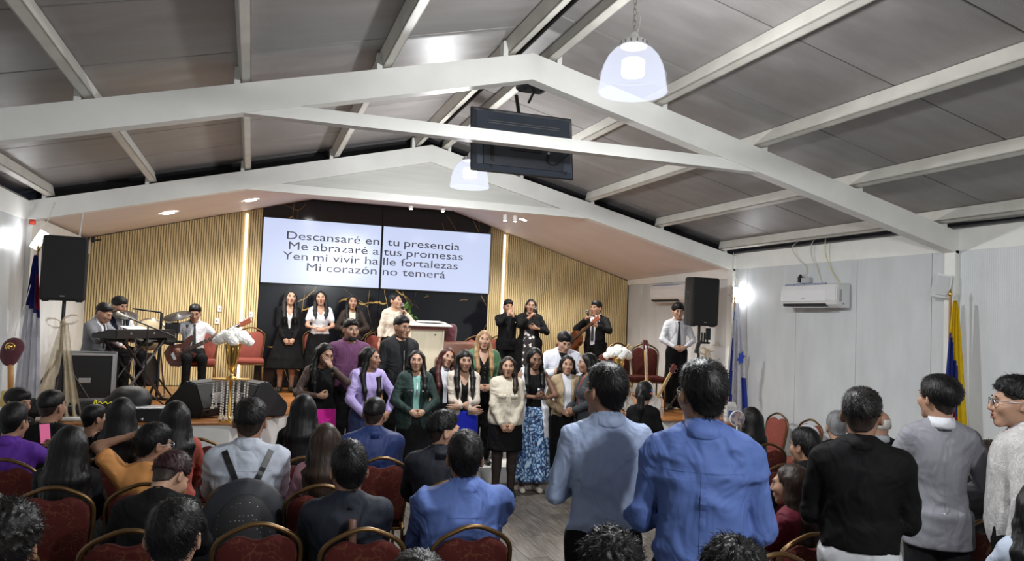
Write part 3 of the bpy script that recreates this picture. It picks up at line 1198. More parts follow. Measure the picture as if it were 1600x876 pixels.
def person(label, x, y, z=0., yaw=0., H=1.65, fem=False, pose='stand', wid=1., tone='tan', hairc='black', hair='short',
           head=(0, 0, 0), opn=0, lean=0., twist=0., arms=('clasp', 'clasp'), top=None, over=None, bottom=None,
           shoe=None, near=False, group=None, seat=.47, legs=True, hairp=None, stance=.085, tilt=0., seed=0, fat=0., hscale=1., ztop=None):
    if ztop is not None:
        hk_ = (1.03 if fem else 1.06) * hscale * .231
        if pose == 'sit':
            s = (ztop - seat - .09 - .5 * hk_) / (.535 + .5 * hk_)
        else:
            s = (ztop - .5 * hk_) / (1.465 + .5 * hk_)
        H = s * 1.7
    s = H / 1.7
    pr = Pers()
    root = thing('person', label, 'person', (x, y, z), R_(yaw), group)
    pr.root = root
    sit = pose == 'sit'
    pel = V3(0, 0, (seat + .09) if sit else .93 * s)
    Rt = np.array(Matrix.Rotation(R_(twist), 3, 'Z') @ Matrix.Rotation(R_(lean), 3, 'X') @ Matrix.Rotation(R_(tilt), 3, 'Y'), dtype=F)
    T = lambda p: pel + Rt @ (np.asarray(p, F) * s)
    Q = lambda P: ((P - pel) @ Rt) / s
    hs = (.5 + .5 * s) * (1.03 if fem else 1.06) * hscale
    piv = T((0, .016, .535))
    Rh = np.array(Rt @ rotm(*head), dtype=F)
    hc = piv + Rh @ (V3(0, -.026, .105) * hs)
    toH = lambda P: ((P - hc) @ Rh) / hs
    pr.hc, pr.Rh, pr.hs, pr.T, pr.s, pr.pel, pr.Rt = hc, Rh, hs, T, s, pel, Rt
    HP = lambda p: hc + Rh @ (np.asarray(p, F) * hs)
    pr.HP = HP
    sw = (.143 if fem else .172) * (1 + (wid - 1) * .8)
    # joints
    if sit:
        hips = [pel + V3(q * .085 * s, -.02, -.01) for q in (-1, 1)]
        knees = [V3(q * .11 * s, -.44 * s, seat + .055) for q in (-1, 1)]
        ank = [V3(q * .12 * s, -.42 * s, .08) for q in (-1, 1)]
    else:
        hips = [pel + V3(q * .085 * s, 0, -.03 * s) for q in (-1, 1)]
        knees = [V3(q * (.09 * s + stance) / 2, -.01, .49 * s) for q in (-1, 1)]
        ank = [V3(q * stance, .02, .085 * s) for q in (-1, 1)]
    A = []
    for i, q in enumerate((-1, 1)):
        a = arms[i]
        if isinstance(a, str):
            a = arm_preset(a, q, sit)
        w, hint, hd, pl, hk = a
        sh = T((q * sw, .012, .440))
        e, w = ik(sh, pel + np.asarray(w) * s, .285 * s, .245 * s, hint)
        fd = nrm(w - e)
        hd = nrm(np.asarray(hd, float) * .75 + fd * .5)
        A.append(dict(sh=sh, el=e.astype(F), wr=w.astype(F), hd=hd, pl=np.asarray(pl, float), hk=hk, q=q))
    pr.A = A
    lw = wid ** .6
    def torso(P, g=0.):
        q = Q(P)
        q = np.stack([q[:, 0] / wid, q[:, 1] / (wid ** .8), q[:, 2]], 1)
        if fem:
            d = s_ell(q, (0, .005, .01), (.170 + g, .120 + g, .135 + g))
            d = smin(d, s_ell(q, (0, -.004, .17), (.124 + g, .096 + g, .17)), .07)
            d = smin(d, s_ell(q, (0, .005, .33), (.140 + g, .102 + g, .175)), .06)
            for k in (-1, 1):
                d = smin(d, s_ell(q, (k * .062, -.066, .300), (.054 + g, .052 + g, .054 + g)), .05)
            d = smin(d, s_cone(q, (-.112, .012, .440), (.112, .012, .440), .046 + g, .046 + g), .06)
        else:
            d = s_ell(q, (0, .0, .01), (.160 + g, .112 + g, .135 + g))
            d = smin(d, s_ell(q, (0, -.012 - fat * .3, .16), (.146 + g + fat, .108 + g + fat, .17)), .08)
            d = smin(d, s_ell(q, (0, .004, .33), (.164 + g, .115 + g, .19)), .06)
            d = smin(d, s_cone(q, (-.132, .012, .432), (.132, .012, .432), .054 + g, .054 + g), .07)
        for k in (-1, 1):
            d = smin(d, s_cone(q, (0, .026, .52), (k * .11, .016, .462), .040 + g, .038 + g), .04)
        return d * s
    def armf(P, g, upto=1., i=None):
        d = None
        for a in (A if i is None else [A[i]]):
            u = s_cone(P, a['sh'], a['el'], (.043 if fem else .049) * s * lw + g, (.035 if fem else .039) * s * lw + g)
            if upto < .5:
                m = a['sh'] + (a['el'] - a['sh']) * (upto / .5)
                u = s_cone(P, a['sh'], m, (.046 if fem else .052) * s * lw + g, (.043 if fem else .048) * s * lw + g * 1.4)
            else:
                e2 = a['el'] + (a['wr'] - a['el']) * min(1, (upto - .5) * 2)
                u = smin(u, s_cone(P, a['el'], e2, (.036 if fem else .040) * s * lw + g, ((.038 if fem else .042) - (.014 if upto > .9 else .006)) * s * lw + g), .02)
            d = u if d is None else np.minimum(d, u)
        return d
    def legf(P, g, upto=1.):
        d = None
        for i in range(2):
            u = s_cone(P, hips[i], knees[i], .086 * s * lw + g, .058 * s * lw + g)
            e = knees[i] + (ank[i] - knees[i]) * upto
            u = smin(u, s_cone(P, knees[i], e, .056 * s * lw + g, .040 * s * lw + g), .03)
            if not sit:
                u = smin(u, s_ell(P, knees[i] + (ank[i] - knees[i]) * .3 + V3(0, .018, 0), (.052 * s * lw + g, .054 * s * lw + g, .12 * s)), .03)
            d = u if d is None else smin(d, u, .03)
        return d
    neckf = lambda P: s_cone(P, T((0, .026, .49)), HP((0, .034, -.09)), (.048 if fem else .057) * s * lw, (.046 if fem else .054) * hs)
    cut = HP((0, .02, -.095))
    up = nrm(Rh @ V3(0, -.2, 1))
    def body(P):
        d = smax(smin(torso(P), neckf(P), .03), (P - cut) @ up, .004)
        d = smin(d, armf(P, 0), .012)
        if legs:
            d = smin(d, legf(P, 0), .04)
        return d
    pts = [pel + V3(0, 0, .2), HP((0, 0, -.1))] + [a[k] for a in A for k in ('sh', 'el', 'wr')] + (list(knees) + list(ank) if legs else [])
    pts = np.array(pts)
    lo, hi = pts.min(0) - .2, pts.max(0) + .2
    lo[2] = min(lo[2], pel[2] - .22) if not legs else .02
    hi[2] = max(pts[:, 2].max() + .09, HP((0, 0, -.05))[2])
    hb, hh, hcl, hha, hhd = (.024, .0072, .0132, .0078, .0066) if near else (.026, .0082, .0180, .0102, .0074)
    bv, bq = nets(body, lo, hi, hb)
    bv = relax(bv, bq, 1, .4)
    SM = skin_mats(tone, hairc)
    parts = [(bv, bq, SKIN)]
    for v, q, m in get_head(fem, opn, hh):
        parts.append((hc + (v * hs) @ Rh.T, q, m))
    for a in A:
        hz = -nrm(a['hd'])
        py = -(a['pl'] - hz * a['pl'].dot(hz))
        py = nrm(py)
        px = np.cross(py, hz)
        v, q = get_hand(a['hk'], hhd)
        k = .93 * s * (.93 if fem else 1.02)
        v = v * k
        if a['q'] < 0:
            v = v * np.array([-1, 1, 1])
            q = q[:, ::-1]
        Mh = np.stack([px, py, hz], 1)
        a['M'] = Mh
        a['grip'] = a['wr'] + Mh @ np.array([0, -.028, -.085]) * k
        parts.append((a['wr'] + v @ Mh.T, q, SKIN))
    obj('body', mesh_np('body', parts, SM), None, root)
    # ---------------- garments
    def garment(name, g):
        loose = g.get('loose', .014)
        sl = {'long': .97, '3q': .78, 'elbow': .52, 'short': .30, 'cap': .12, 'none': 0}[g.get('sleeve', 'long')]
        hem = g.get('hem', -.06)
        neck = g.get('neck', 'crew')
        opn_ = g.get('open')
        amp = g.get('fold', .011)
        boxy = g.get('boxy', 0.)
        thick = g.get('thick', 0.)
        def field(P):
            d = torso(P, loose) 
            q = Q(P)
            if boxy:
                qq = np.stack([q[:, 0] / wid, q[:, 1] / (wid ** .8), q[:, 2]], 1)
                b = s_ell(qq, (0, 0, .10), (.165 + loose + boxy, .122 + loose + boxy, .42))
                d = smin(d, b * s, .05)
            if hem < -.12:
                t = np.clip((q[:, 2] - hem) / .3, 0, 1)
                fl = g.get('flare', .0)
                rx, ry = .172 * wid + loose + fl * (1 - t), .122 * wid + loose + fl * (1 - t)
                k0 = np.sqrt((q[:, 0] / rx) ** 2 + (q[:, 1] / ry) ** 2)
                sk_ = (k0 - 1) * np.minimum(rx, ry) * s
                sk_ = np.maximum(sk_, (q[:, 2] - .05) * s)
                d = smin(d, sk_, .05)
            if sl > 0:
                for i_, a_ in enumerate(A):
                    kk = .004 + .034 * np.exp(-((P - a_['sh']) ** 2).sum(1) / .016).astype(F)
                    d = smin(d, armf(P, loose * .8 + g.get('puff', 0), sl, i_), kk)
            elif thick == 0:
                for a in A:
                    d = smax(d, .062 * s - np.linalg.norm(P - a['sh'] - V3(a['q'] * .02, 0, 0), axis=1), .02)
            if amp:
                f = folds(P, seed * 7 + len(name), amp, g.get('freq', 26.))
                m = np.full(len(P), g.get('fm', .42), F)
                for a in A:
                    m += np.exp(-((P - a['el']) ** 2).sum(1) / .012) * .9 + np.exp(-((P - a['sh'] + V3(0, 0, .08)) ** 2).sum(1) / .02) * .5
                m += np.exp(-((q[:, 2] - .06) / .10) ** 2) * .8
                d = d - np.maximum(f * np.minimum(m, 1.4), -.008)
            if g.get('lapel') and opn_:
                zv, wt = opn_
                w = np.clip((q[:, 2] - zv) / (.50 - zv), 0, 1) * wt
                lp = np.clip(1 - np.abs(np.abs(q[:, 0]) - w - .03) / .028, 0, 1)
                d = d - np.where((q[:, 1] < 0) & (q[:, 2] > zv) & (q[:, 2] < .48) & (lp > 0), .007, 0).astype(F)
            if g.get('collar') and (g is over or not over):
                d = smin(d, s_cone(q, (0, .030, .43), (0, .032, .520), .080 * lw, .066 * lw) * s, .02)
            d = smax(d, (hem - q[:, 2]) * s, .006)
            nd = np.linalg.norm((q - V3(0, -.018 if neck != 'high' else .0, .565)) * V3(1, .95, .75), axis=1) - {'crew': .078, 'v': .078, 'collar': .066, 'high': .045, 'wide': .105}[neck]
            d = smax(d, -nd * s, .006)
            if neck == 'v':
                w = np.clip((q[:, 2] - .34) / .16, 0, 1) * .075
                d = smax(d, np.minimum(w - np.abs(q[:, 0]), -.0 - q[:, 1]) * .8 * s, .004)
            if opn_:
                zv, wt = opn_
                w = np.clip((q[:, 2] - zv) / (.50 - zv), 0, 1) * wt
                if g.get('gap'):
                    w = np.maximum(w, g['gap'] + np.clip(zv - q[:, 2], 0, 1) * .10)
                w = np.where((q[:, 2] < zv) & (not g.get('gap')), -1, w)
                d = smax(d, np.minimum(w - np.abs(q[:, 0]), -.02 - q[:, 1]) * .8 * s, .004)
            return d
        pts = np.array([pel + V3(0, 0, .3)] + [a[k] for a in A for k in ('sh', 'el', 'wr')] + [T((0, 0, .56)), T((0, 0, hem))])
        ex = V3(.24 * wid, .2 * wid, .0) * s
        lo_ = np.minimum(pts.min(0) - .09, pel - ex - .02)
        hi_ = np.maximum(pts.max(0) + .09, pel + ex + .02)
        lo_[2] = min(T((0, 0, hem))[2] - .10, min(a['el'][2] for a in A) - .09, min(a['wr'][2] for a in A) - .06) if sl > .3 else T((0, 0, hem))[2] - .1
        hi_[2] = max(T((0, 0, .56))[2] + .04, max(a['el'][2] for a in A) + .08, max(a['wr'][2] for a in A) + .06)
        v, q = nets(field, lo_, hi_, g.get('h', hcl))
        v = relax(v, q, 1, .3)
        o = obj(g.get('name', name), mesh_np(name, [(v, q, 0)], [g['mat']]), None, root)
        return o, field
    pr.top_f = pr.over_f = None
    if top and over:
        top = dict(top)
        top['fold'] = .0
        top['loose'] = min(top.get('loose', .009), .009)
        top['hem'] = max(top.get('hem', 0), over.get('hem', -.06) + .05)
        if over.get('sleeve', 'long') == 'long':
            top['sleeve'] = 'none'
    if top:
        pr.top, pr.top_f = garment('shirt', top)
    if over:
        over.setdefault('loose', .022)
        over.setdefault('neck', 'collar')
        pr.over, pr.over_f = garment('jacket', over)
    pr.outer_f = pr.over_f or pr.top_f
    g = over if (over and over.get('collar')) else top
    if g and g.get('collar'):
        # folded shirt collar round the neck
        n = 28
        vv, qq = [], []
        lev = [(.072, -.03), (.063, .044), (.068, .050), (.081, -.003), (.066, -.03), (.064, .020)]
        if g['collar'] == 'stand':
            lev = [(.070, -.03), (.063, .036), (.069, .037), (.084, -.03)]
        ax = nrm(HP((0, .034, -.09)) - T((0, .026, .49)))
        B = Rt.copy()
        c0 = T((0, .030, .512))
        k = (1.0 if not fem else .9) * s * lw * g.get('cw', 1.0)
        for (r, zz) in lev:
            for j in range(n):
                t = 2 * PI * (j + .5) / n
                fr = max(0, -math.sin(t))
                zf = zz - (.030 * fr * fr) - (.016 if (zz < .03 and fr > .85) else 0)
                p = V3(math.cos(t) * r * 1.02, math.sin(t) * r * 1.02 + (.004 if fr > .5 else 0), zf)
                vv.append(c0 + B @ (p * k))
        m = len(lev)
        for i in range(m):
            i2 = (i + 1) % m
            for j in range(n):
                if math.sin(2 * PI * (j + 1) / n) < -.985 and not g.get('closed'):
                    continue
                qq.append([i * n + j, i * n + (j + 1) % n, i2 * n + (j + 1) % n, i2 * n + j])
        obj('collar', mesh_np('collar', [(np.array(vv), np.array(qq), 0)], [g.get('cmat', g['mat'])]), None, root)
    if bottom:
        k = bottom['kind']
        bm_ = bottom['mat']
        if k == 'trousers':
            wz = bottom.get('waist', .13)
            def tf(P):
                d = smin(torso(P, .010), legf(P, bottom.get('loose', .016), .97), .05)
                if bottom.get('fold', 1):
                    d = d - np.maximum(folds(P, seed + 3, .005, 22.), -.006)
                return smax(d, (Q(P)[:, 2] - wz) * s, .006)
            pts = np.array(list(knees) + list(ank) + [pel])
            v, q = nets(tf, pts.min(0) - V3(.26, .22, .06), np.maximum(pts.max(0) + V3(.26, .22, .0), V3(-9, -9, pel[2] + (wz + .08) * s)), hcl * 1.6)
            v = relax(v, q, 1, .3)
            obj('trousers', mesh_np('trousers', [(v, q, 0)], [bm_]), None, root)
        else:
            L = bottom.get('hem', .5)         # hem height above the floor
            n, m = 56, 22
            vv = []
            wz = pel[2] + bottom.get('waist', .16) * s
            rs = np.random.RandomState(seed + 5)
            ph = rs.uniform(0, 6, 4)
            hx, hy = bottom.get('rx', .24), bottom.get('ry', .2)
            ws_ = wid
            rows = [(wz + (L - wz) * i / m) for i in range(m + 1)]
            for i, zz in enumerate(rows):
                hz_ = pel[2] - .01
                if zz > hz_:
                    t = (wz - zz) / (wz - hz_)
                    t = t * t * (3 - 2 * t)
                    rx, ry = (.138 + (.190 - .138) * t) * ws_ * s, (.108 + (.142 - .108) * t) * ws_ * s
                    wv = 0
                else:
                    t = (hz_ - zz) / (hz_ - L)
                    rx, ry = (.190 * ws_ * s) * (1 - t) + hx * t, (.142 * ws_ * s) * (1 - t) + hy * t
                    wv = bottom.get('wave', .0) * t ** .8
                for j in range(n):
                    a = 2 * PI * j / n
                    w = 1 + wv * (math.sin(a * 7 + ph[0] + t) + .6 * math.sin(a * 11 + ph[1] - t)) / 1.6
                    vv.append((math.cos(a) * rx * w, math.sin(a) * ry * w + .005, zz))
            base = len(vv)
            for j in range(n):     # turned-in hem
                p = vv[m * n + j]
                vv.append((p[0] * .93, p[1] * .93, p[2] + .012))
            for j in range(n):
                p = vv[m * n + j]
                vv.append((p[0] * .90, p[1] * .90, p[2] + .25 * (wz - L)))
            qq = [[i * n + j, i * n + (j + 1) % n, (i + 1) * n + (j + 1) % n, (i + 1) * n + j][::-1] for i in range(m + 2) for j in range(n)]
            obj('skirt', mesh_np('skirt', [(np.array(vv), np.array(qq), 0)], [bm_]), None, root)
    if shoe:
        kind, sm = shoe
        for i, qd in enumerate((-1, 1)):
            a = ank[i]
            def sf(P, a=a):
                c = a + V3(0, -.06, 0)
                d = s_cone(P, V3(a[0], a[1] + .035, .038), V3(a[0] + qd * .015, a[1] - .15, .030), .036, .034)
                d = np.maximum(smin(d, s_cone(P, V3(a[0], a[1] + .02, .04), V3(a[0], a[1] + .005, {'boot': .20, 'shoe': .085, 'flat': .05, 'heel': .06}[kind]), .042, .046 if kind == 'boot' else .042), .03), -P[:, 2] + .004)
                if kind in ('flat', 'heel'):
                    d = smax(d, -s_ell(P, (a[0], a[1] - .02, .10), (.034, .07, .055)), .008)
                return d
            v, q = nets(sf, a + V3(-.08, -.22, -.1), a + V3(.08, .1, .17), .013)
            obj('shoe', mesh_np('shoe', [(v, q, 0)], [sm]), None, root)
    # ---------------- hair
    hp = dict(end=.26, front=.30, back=True, bangs=False, sides=(1, 1), vol=1., tail=None, grey=False)
    hp.update(hairp or {})
    hm = [hair_mat(hairc), hair_mat('fade')]
    if hair in ('short', 'fade', 'bowl', 'curly', 'top'):
        rs = np.random.RandomState(seed + 11)
        ph = rs.uniform(0, 6, 8)
        def texture(q, amp):
            t = np.arctan2(q[:, 0], q[:, 1] - .03)
            n1 = np.sin(t * 17 + ph[0] + 4 * np.sin(q[:, 2] * 60 + ph[1])) + np.sin(q[:, 1] * 130 + ph[2] + 3 * np.sin(q[:, 0] * 70))
            n2 = np.sin(q[:, 0] * 150 + ph[3]) * np.sin(q[:, 1] * 170 + ph[4]) * np.sin(q[:, 2] * 160 + ph[5])
            return (n1 * .35 + n2 * .7) * amp
        def hf(P):
            q = toH(P)
            v = hp['vol']
            cap = s_ell(q, (0, .022, .036), (.0815, .1000, .0900))
            topv = s_ell(q, (0, .004, .078), (.070, .090, .050 * v + .002))
            if hair == 'curly':
                cap = smin(cap, s_ell(q, (0, .015, .055), (.088, .104, .090)), .02)
                cap = cap - texture(q, .010)
            else:
                cap = smin(cap, topv, .025) - texture(q, .0028 if hair != 'top' else .005)
            if hair == 'bowl':
                cap = smin(cap, s_ell(q, (0, .03, .045), (.090, .104, .078)), .02)
            if hair in ('short', 'curly'):
                cap = smin(cap, s_cone(q, (0, .034, -.02), (0, .042, -.10), .057, .056), .03)
            hl = hairline(q[:, 1], 'short')
            if hair in ('fade', 'bowl', 'top'):
                up_ = np.interp(q[:, 1], [-.13, -.085, -.05, .03, .12], [.078, .068, .044, .016, .000]).astype(F)
                if hair == 'bowl':
                    up_ = np.interp(q[:, 1], [-.13, -.085, -.05, .03, .12], [.040, .032, .010, -.012, -.028]).astype(F)
                return smax(cap, (up_ - q[:, 2]) * .8, .012) * hs
            return smax(cap, (hl - q[:, 2]) * .8, .010) * hs
        e = .16
        v, q = nets(hf, hc - e, hc + e, hha)
        parts = [(v, q, 0)]
        if hair in ('fade', 'bowl', 'top'):
            def ff(P):
                q = toH(P)
                cap = s_ell(q, (0, .020, .031), (.0765, .0950, .0885))
                nk = s_cone(q, (0, .034, -.02), (0, .040, -.12), .0545, .058)
                return smax(smin(cap, nk, .02), (hairline(q[:, 1], 'fade') - q[:, 2]) * .9, .004) * hs
            v, q = nets(ff, hc - e, hc + e, hha)
            parts.append((v, q, 1))
        if near:
            parts.append((*strands(parts[0][0], parts[0][1], lambda p: ((p - hc) @ Rh) / hs, hc, Rh, hs, seed, 1500, .028), 0))
        obj('hair', mesh_np('hair', parts, hm), None, root)
    elif hair == 'fringe':
        def hf(P):
            q = toH(P)
            cap = s_ell(q, (0, .022, .030), (.0800, .0980, .0880))
            d = smax(cap, (hairline(q[:, 1], 'short') - q[:, 2]) * .8, .010)
            return smax(d, q[:, 2] - .055 - .3 * np.minimum(q[:, 1], 0), .01) * hs
        v, q = nets(hf, hc - .16, hc + .16, hha)
        obj('hair', mesh_np('hair', [(v, q, 0)], hm[:1]), None, root)
    elif hair in ('long', 'tied'):
        rs = np.random.RandomState(seed + 13)
        ph = rs.uniform(0, 6, 6)
        zb, zf = hp['end'], hp['front']
        a0 = HP((0, .060, .02))
        a1 = T((0, .118 + .03 * (wid - 1), .44))
        a2 = T((rs.uniform(-.02, .02), .135 * wid + .012, zb))
        side = []
        for k, on in zip((-1, 1), hp['sides']):
            if not on:
                continue
            b0 = HP((k * .068, .012, .045))
            b1 = HP((k * .078, .016, -.075))
            b2 = T((k * .094, -.040, .445)) if on == 1 else T((k * .12, .06, .45))
            b3 = T((k * .085 * (1 + .15 * rs.uniform(-1, 1)), -.128 * wid ** .8 - (.035 if fem else 0), zf)) if on == 1 else T((k * .10, .125 * wid, zb))
            bm_ = (b2 + b3) / 2
            if on == 1 and pr.outer_f is not None:
                def surf(p, off):
                    return V3(p[0], min(front_y(pr.outer_f, p[0], p[2]) - off, p[1]) if True else p[1], p[2])
                b2, bm_, b3 = surf(b2, .004), surf(bm_, .012), surf(b3, .010)
            side.append((b0, b1, b2, bm_, b3))
        def hf(P):
            q = toH(P)
            v = hp['vol']
            cap = s_ell(q, (0, .020, .033), (.0800 * v, .0990 * v, .0905 * v))
            cap = smin(cap, s_ell(q, (0, .050, -.02), (.078 * v, .066 * v, .085)), .03) * hs
            th = np.arctan2(q[:, 0], q[:, 1] + .02)
            if hair == 'tied':
                d = smax(cap, (hairline(q[:, 1], 'short') - .012 - q[:, 2]) * .8 * hs, .012)
                tl = [HP(p) for p in (hp['tail'] or ((0, .10, .02), (0, .15, -.05), (0, .14, -.17), (0, .12, -.26)))]
                rr = (.026, .036, .034, .012)
                for i in range(3):
                    d = smin(d, s_cone(P, tl[i], tl[i + 1], rr[i] * hs, rr[i + 1] * hs), .012)
            else:
                d = cap
                if hp['back']:
                    S = np.array([.46, 1, 1], F)
                    c = P * S
                    d = smin(d, s_cone(c, a0 * S, a1 * S, .040 * v, .042 * v), .03)
                    d = smin(d, s_cone(c, a1 * S, a2 * S, .042 * v, .032 * v), .03)
                S2 = np.array([.78, .9, 1], F)
                c2 = P * S2
                for b0, b1, b2, bm_, b3 in side:
                    ch_ = [b0, b1, b2, bm_, b3]
                    rr = (.020, .026, .025, .021, .007)
                    for i_ in range(4):
                        d = smin(d, s_cone(c2, ch_[i_] * S2, ch_[i_ + 1] * S2, rr[i_] * v, rr[i_ + 1] * v), .022)
            ez = (q[:, 2] + .030) / np.where(q[:, 2] > -.03, .106, .10)
            op = (np.sqrt((q[:, 0] / .0615) ** 2 + ez ** 2) - 1) * .06
            op = smax(op, q[:, 1] + .030 + .25 * np.maximum(q[:, 2], 0), .012)
            if hp['bangs']:
                op = smax(op, q[:, 2] - .036, .008)
            d = smax(d, -op * hs, .008)
            # open below the chin so the neck shows
            d = smax(d, -s_ell(q, (0, -.06, -.15), (.052, .075, .075)) * hs, .01)
            return d - (np.sin(th * 31 + ph[0] + 1.2 * np.sin(P[:, 2] * 7 + ph[1])) * .0011 + np.sin(th * 57 + ph[2] + 1.5 * np.sin(P[:, 2] * 9)) * .0008)
        pts = np.array([a0, hc] + ([a1, a2] if hair == 'long' and hp['back'] else []) + [p for b in side for p in b] * (hair == 'long') + ([HP(p) for p in (hp['tail'] or ((0, .15, -.05), (0, .12, -.26)))] if hair == 'tied' else []))
        lo_, hi_ = np.minimum(pts.min(0) - .11, hc - .14), np.maximum(pts.max(0) + .11, hc + .14)
        lo_[2] = pts.min(0)[2] - .05
        v, q = nets(hf, lo_, hi_, hha * (1.1 if near else 1.15))
        obj('hair', mesh_np('hair', [(v, q, 0)], hm[:1]), None, root)
    return pr

def on_front(pr, x, z, off=.004, fn=None, back=False):
    """a point on the clothed chest (back: on the back), local coordinates"""
    p = pr.T((x, 0, z))
    yy = front_y(fn or pr.outer_f, p[0], p[2], back=back)
    return np.array([p[0], yy + (off if back else -off), p[2]])

def ribbon(name, pr, pts, w, m, thick=.004, parent=None):
    """a strap or tie: flat band through points, width list"""
    bm = BM()
    n = len(pts)
    ws = w if isinstance(w, (list, tuple)) else [w] * n
    P = [Vector(p) for p in pts]
    rows = []
    for i in range(n):
        t = (P[min(i + 1, n - 1)] - P[max(i - 1, 0)]).normalized()
        nr = Vector((0, -1, 0)) if P[i].y < 0 else Vector((0, 1, 0))
        if abs(t.y) > .8:
            nr = Vector((0, 0, 1))
        sd = t.cross(nr).normalized()
        nr = sd.cross(t).normalized()
        rows.append([bm.verts.new(P[i] + sd * a * ws[i] / 2 + nr * b) for a, b in ((-1, 0), (1, 0), (1, thick), (-1, thick))])
    for A_, B_ in zip(rows, rows[1:]):
        for k in range(4):
            bm.faces.new((A_[k], A_[(k + 1) % 4], B_[(k + 1) % 4], B_[k]))
    bm.faces.new(rows[0])
    bm.faces.new(rows[-1][::-1])
    bmesh.ops.recalc_face_normals(bm, faces=bm.faces)
    return obj(name, bm, m, parent or pr.root)

def tie(pr, m, fn=None, z1=.10):
    zs = [.475, .462, .44, .36, .26, .16, z1, z1 - .035]
    ws = [.030, .036, .022, .034, .046, .054, .060, .006]
    fn = fn or pr.top_f
    ribbon('tie', pr, [on_front(pr, 0, zz, .006, fn) for zz in zs], [w * pr.s for w in ws], m, .006)

def buttons(pr, zs, m, x=0., r=.006, fn=None):
    for zz in zs:
        bm = BM()
        ball(bm, Vector(on_front(pr, x, zz, .002, fn)), (r, .003, r), 8, 4)
        obj('button', bm, m, pr.root)

def glasses(pr, m):
    bm = BM()
    for sd in (-1, 1):
        ring = [pr.HP((sd * .033 + .024 * math.cos(a), -.104 + .006 * abs(math.cos(a)), .006 + .017 * math.sin(a))) for a in np.linspace(0, 2 * PI, 14, endpoint=False)]
        tube(bm, ring, .0022, 5, closed=True)
        tube(bm, [pr.HP((sd * .057, -.098, .010)), pr.HP((sd * .079, -.04, .012)), pr.HP((sd * .082, .012, .010))], .002, 5)
    tube(bm, [pr.HP((-.010, -.110, .010)), pr.HP((.010, -.110, .010))], .002, 5)
    obj('glasses', bm, m, pr.root)

def microphone(loc, d, label, group='handheld microphones'):
    d = Vector(d).normalized()
    t = thing('microphone', label, 'microphone', loc, 0, group)
    t.rotation_mode = 'QUATERNION'
    t.rotation_quaternion = d.to_track_quat('Z', 'Y')
    bm = BM()
    lathe(bm, [(.011, -.09), (.0125, -.085), (.016, .055), (.019, .065), (.019, .075)], 12)
    obj('handle', bm, mat('mic_black', (.012, .012, .013), .4), t, smooth=True)
    bm = BM()
    ball(bm, (0, 0, .095), (.025, .025, .027), 12, 8)
    obj('grille', bm, mat('mic_mesh', (.10, .10, .11), .35, .8, bump=.8, bscale=300), t, smooth=True)
    bm = BM()
    lathe(bm, [(.0195, .070), (.027, .084), (.027, .092), (.0195, .098)], 12, capt=False, capb=False)
    obj('ring', bm, mat('mic_ring', (.35, .35, .37), .25, 1.), t, smooth=True)
    return t

def world_of(pr, p):
    a = pr.root.rotation_euler.z
    x, y, z = [float(q) for q in p]
    l = pr.root.location
    return (l.x + x * math.cos(a) - y * math.sin(a), l.y + x * math.sin(a) + y * math.cos(a), l.z + z)

# ------------------------------------------------------------------ banquet chairs
m, N, L, b = node_mat('chair_fabric')
tc = N.new('ShaderNodeTexCoord')
nz = N.new('ShaderNodeTexNoise')
nz.inputs['Scale'].default_value = 9
L.new(tc.outputs['Object'], nz.inputs['Vector'])
mxv = N.new('ShaderNodeMix')
mxv.data_type = 'RGBA'
mxv.inputs[0].default_value = .10
L.new(tc.outputs['Object'], mxv.inputs[6])
L.new(nz.outputs['Color'], mxv.inputs[7])
vo = N.new('ShaderNodeTexVoronoi')
vo.feature = 'DISTANCE_TO_EDGE'
vo.inputs['Scale'].default_value = 30
L.new(mxv.outputs[2], vo.inputs['Vector'])
lt = N.new('ShaderNodeMapRange')
lt.inputs[1].default_value, lt.inputs[2].default_value = .075, .02
L.new(vo.outputs[0], lt.inputs[0])
n2 = N.new('ShaderNodeTexNoise')
n2.inputs['Scale'].default_value = 14
L.new(tc.outputs['Object'], n2.inputs['Vector'])
g2 = N.new('ShaderNodeMapRange')
g2.inputs[1].default_value, g2.inputs[2].default_value = .46, .56
L.new(n2.outputs[0], g2.inputs[0])
mu = N.new('ShaderNodeMath')
mu.operation = 'MULTIPLY'
L.new(lt.outputs[0], mu.inputs[0])
L.new(g2.outputs[0], mu.inputs[1])
mx = N.new('ShaderNodeMix')
mx.data_type = 'RGBA'
mx.inputs[6].default_value = (.060, .0110, .0090, 1)
mx.inputs[7].default_value = (.095, .033, .016, 1)
L.new(mu.outputs[0], mx.inputs[0])
L.new(mx.outputs[2], b.inputs['Base Color'])
b.inputs['Roughness'].default_value = .85
b.inputs['Specular IOR Level'].default_value = .15
M_CHF = m
M_CHM = mat('chair_bronze', (.13, .075, .030), .36, .75, noise=.15, nscale=10)
M_CHO = mat('chair_fabric_plain', (.22, .050, .034), .85, noise=.12, nscale=40)
def chair_frame_pts(inset=0.):
    """outline of the back in the (x, z) plane: splayed sides, rounded shoulders, raised middle"""
    return [(-.175 + inset, .44), (-.185 + inset, .56), (-.198 + inset, .68), (-.203 + inset, .77), (-.192 + inset, .825), (-.150 + inset * .6, .868 - inset),
            (-.085, .900 - inset), (-.04, .916 - inset), (.0, .920 - inset), (.04, .916 - inset), (.085, .900 - inset), (.150 - inset * .6, .868 - inset), (.192 - inset, .825), (.203 - inset, .77), (.198 - inset, .68), (.185 - inset, .56), (.175 - inset, .44)]
def back_y(z):
    return .185 + (z - .44) * .14
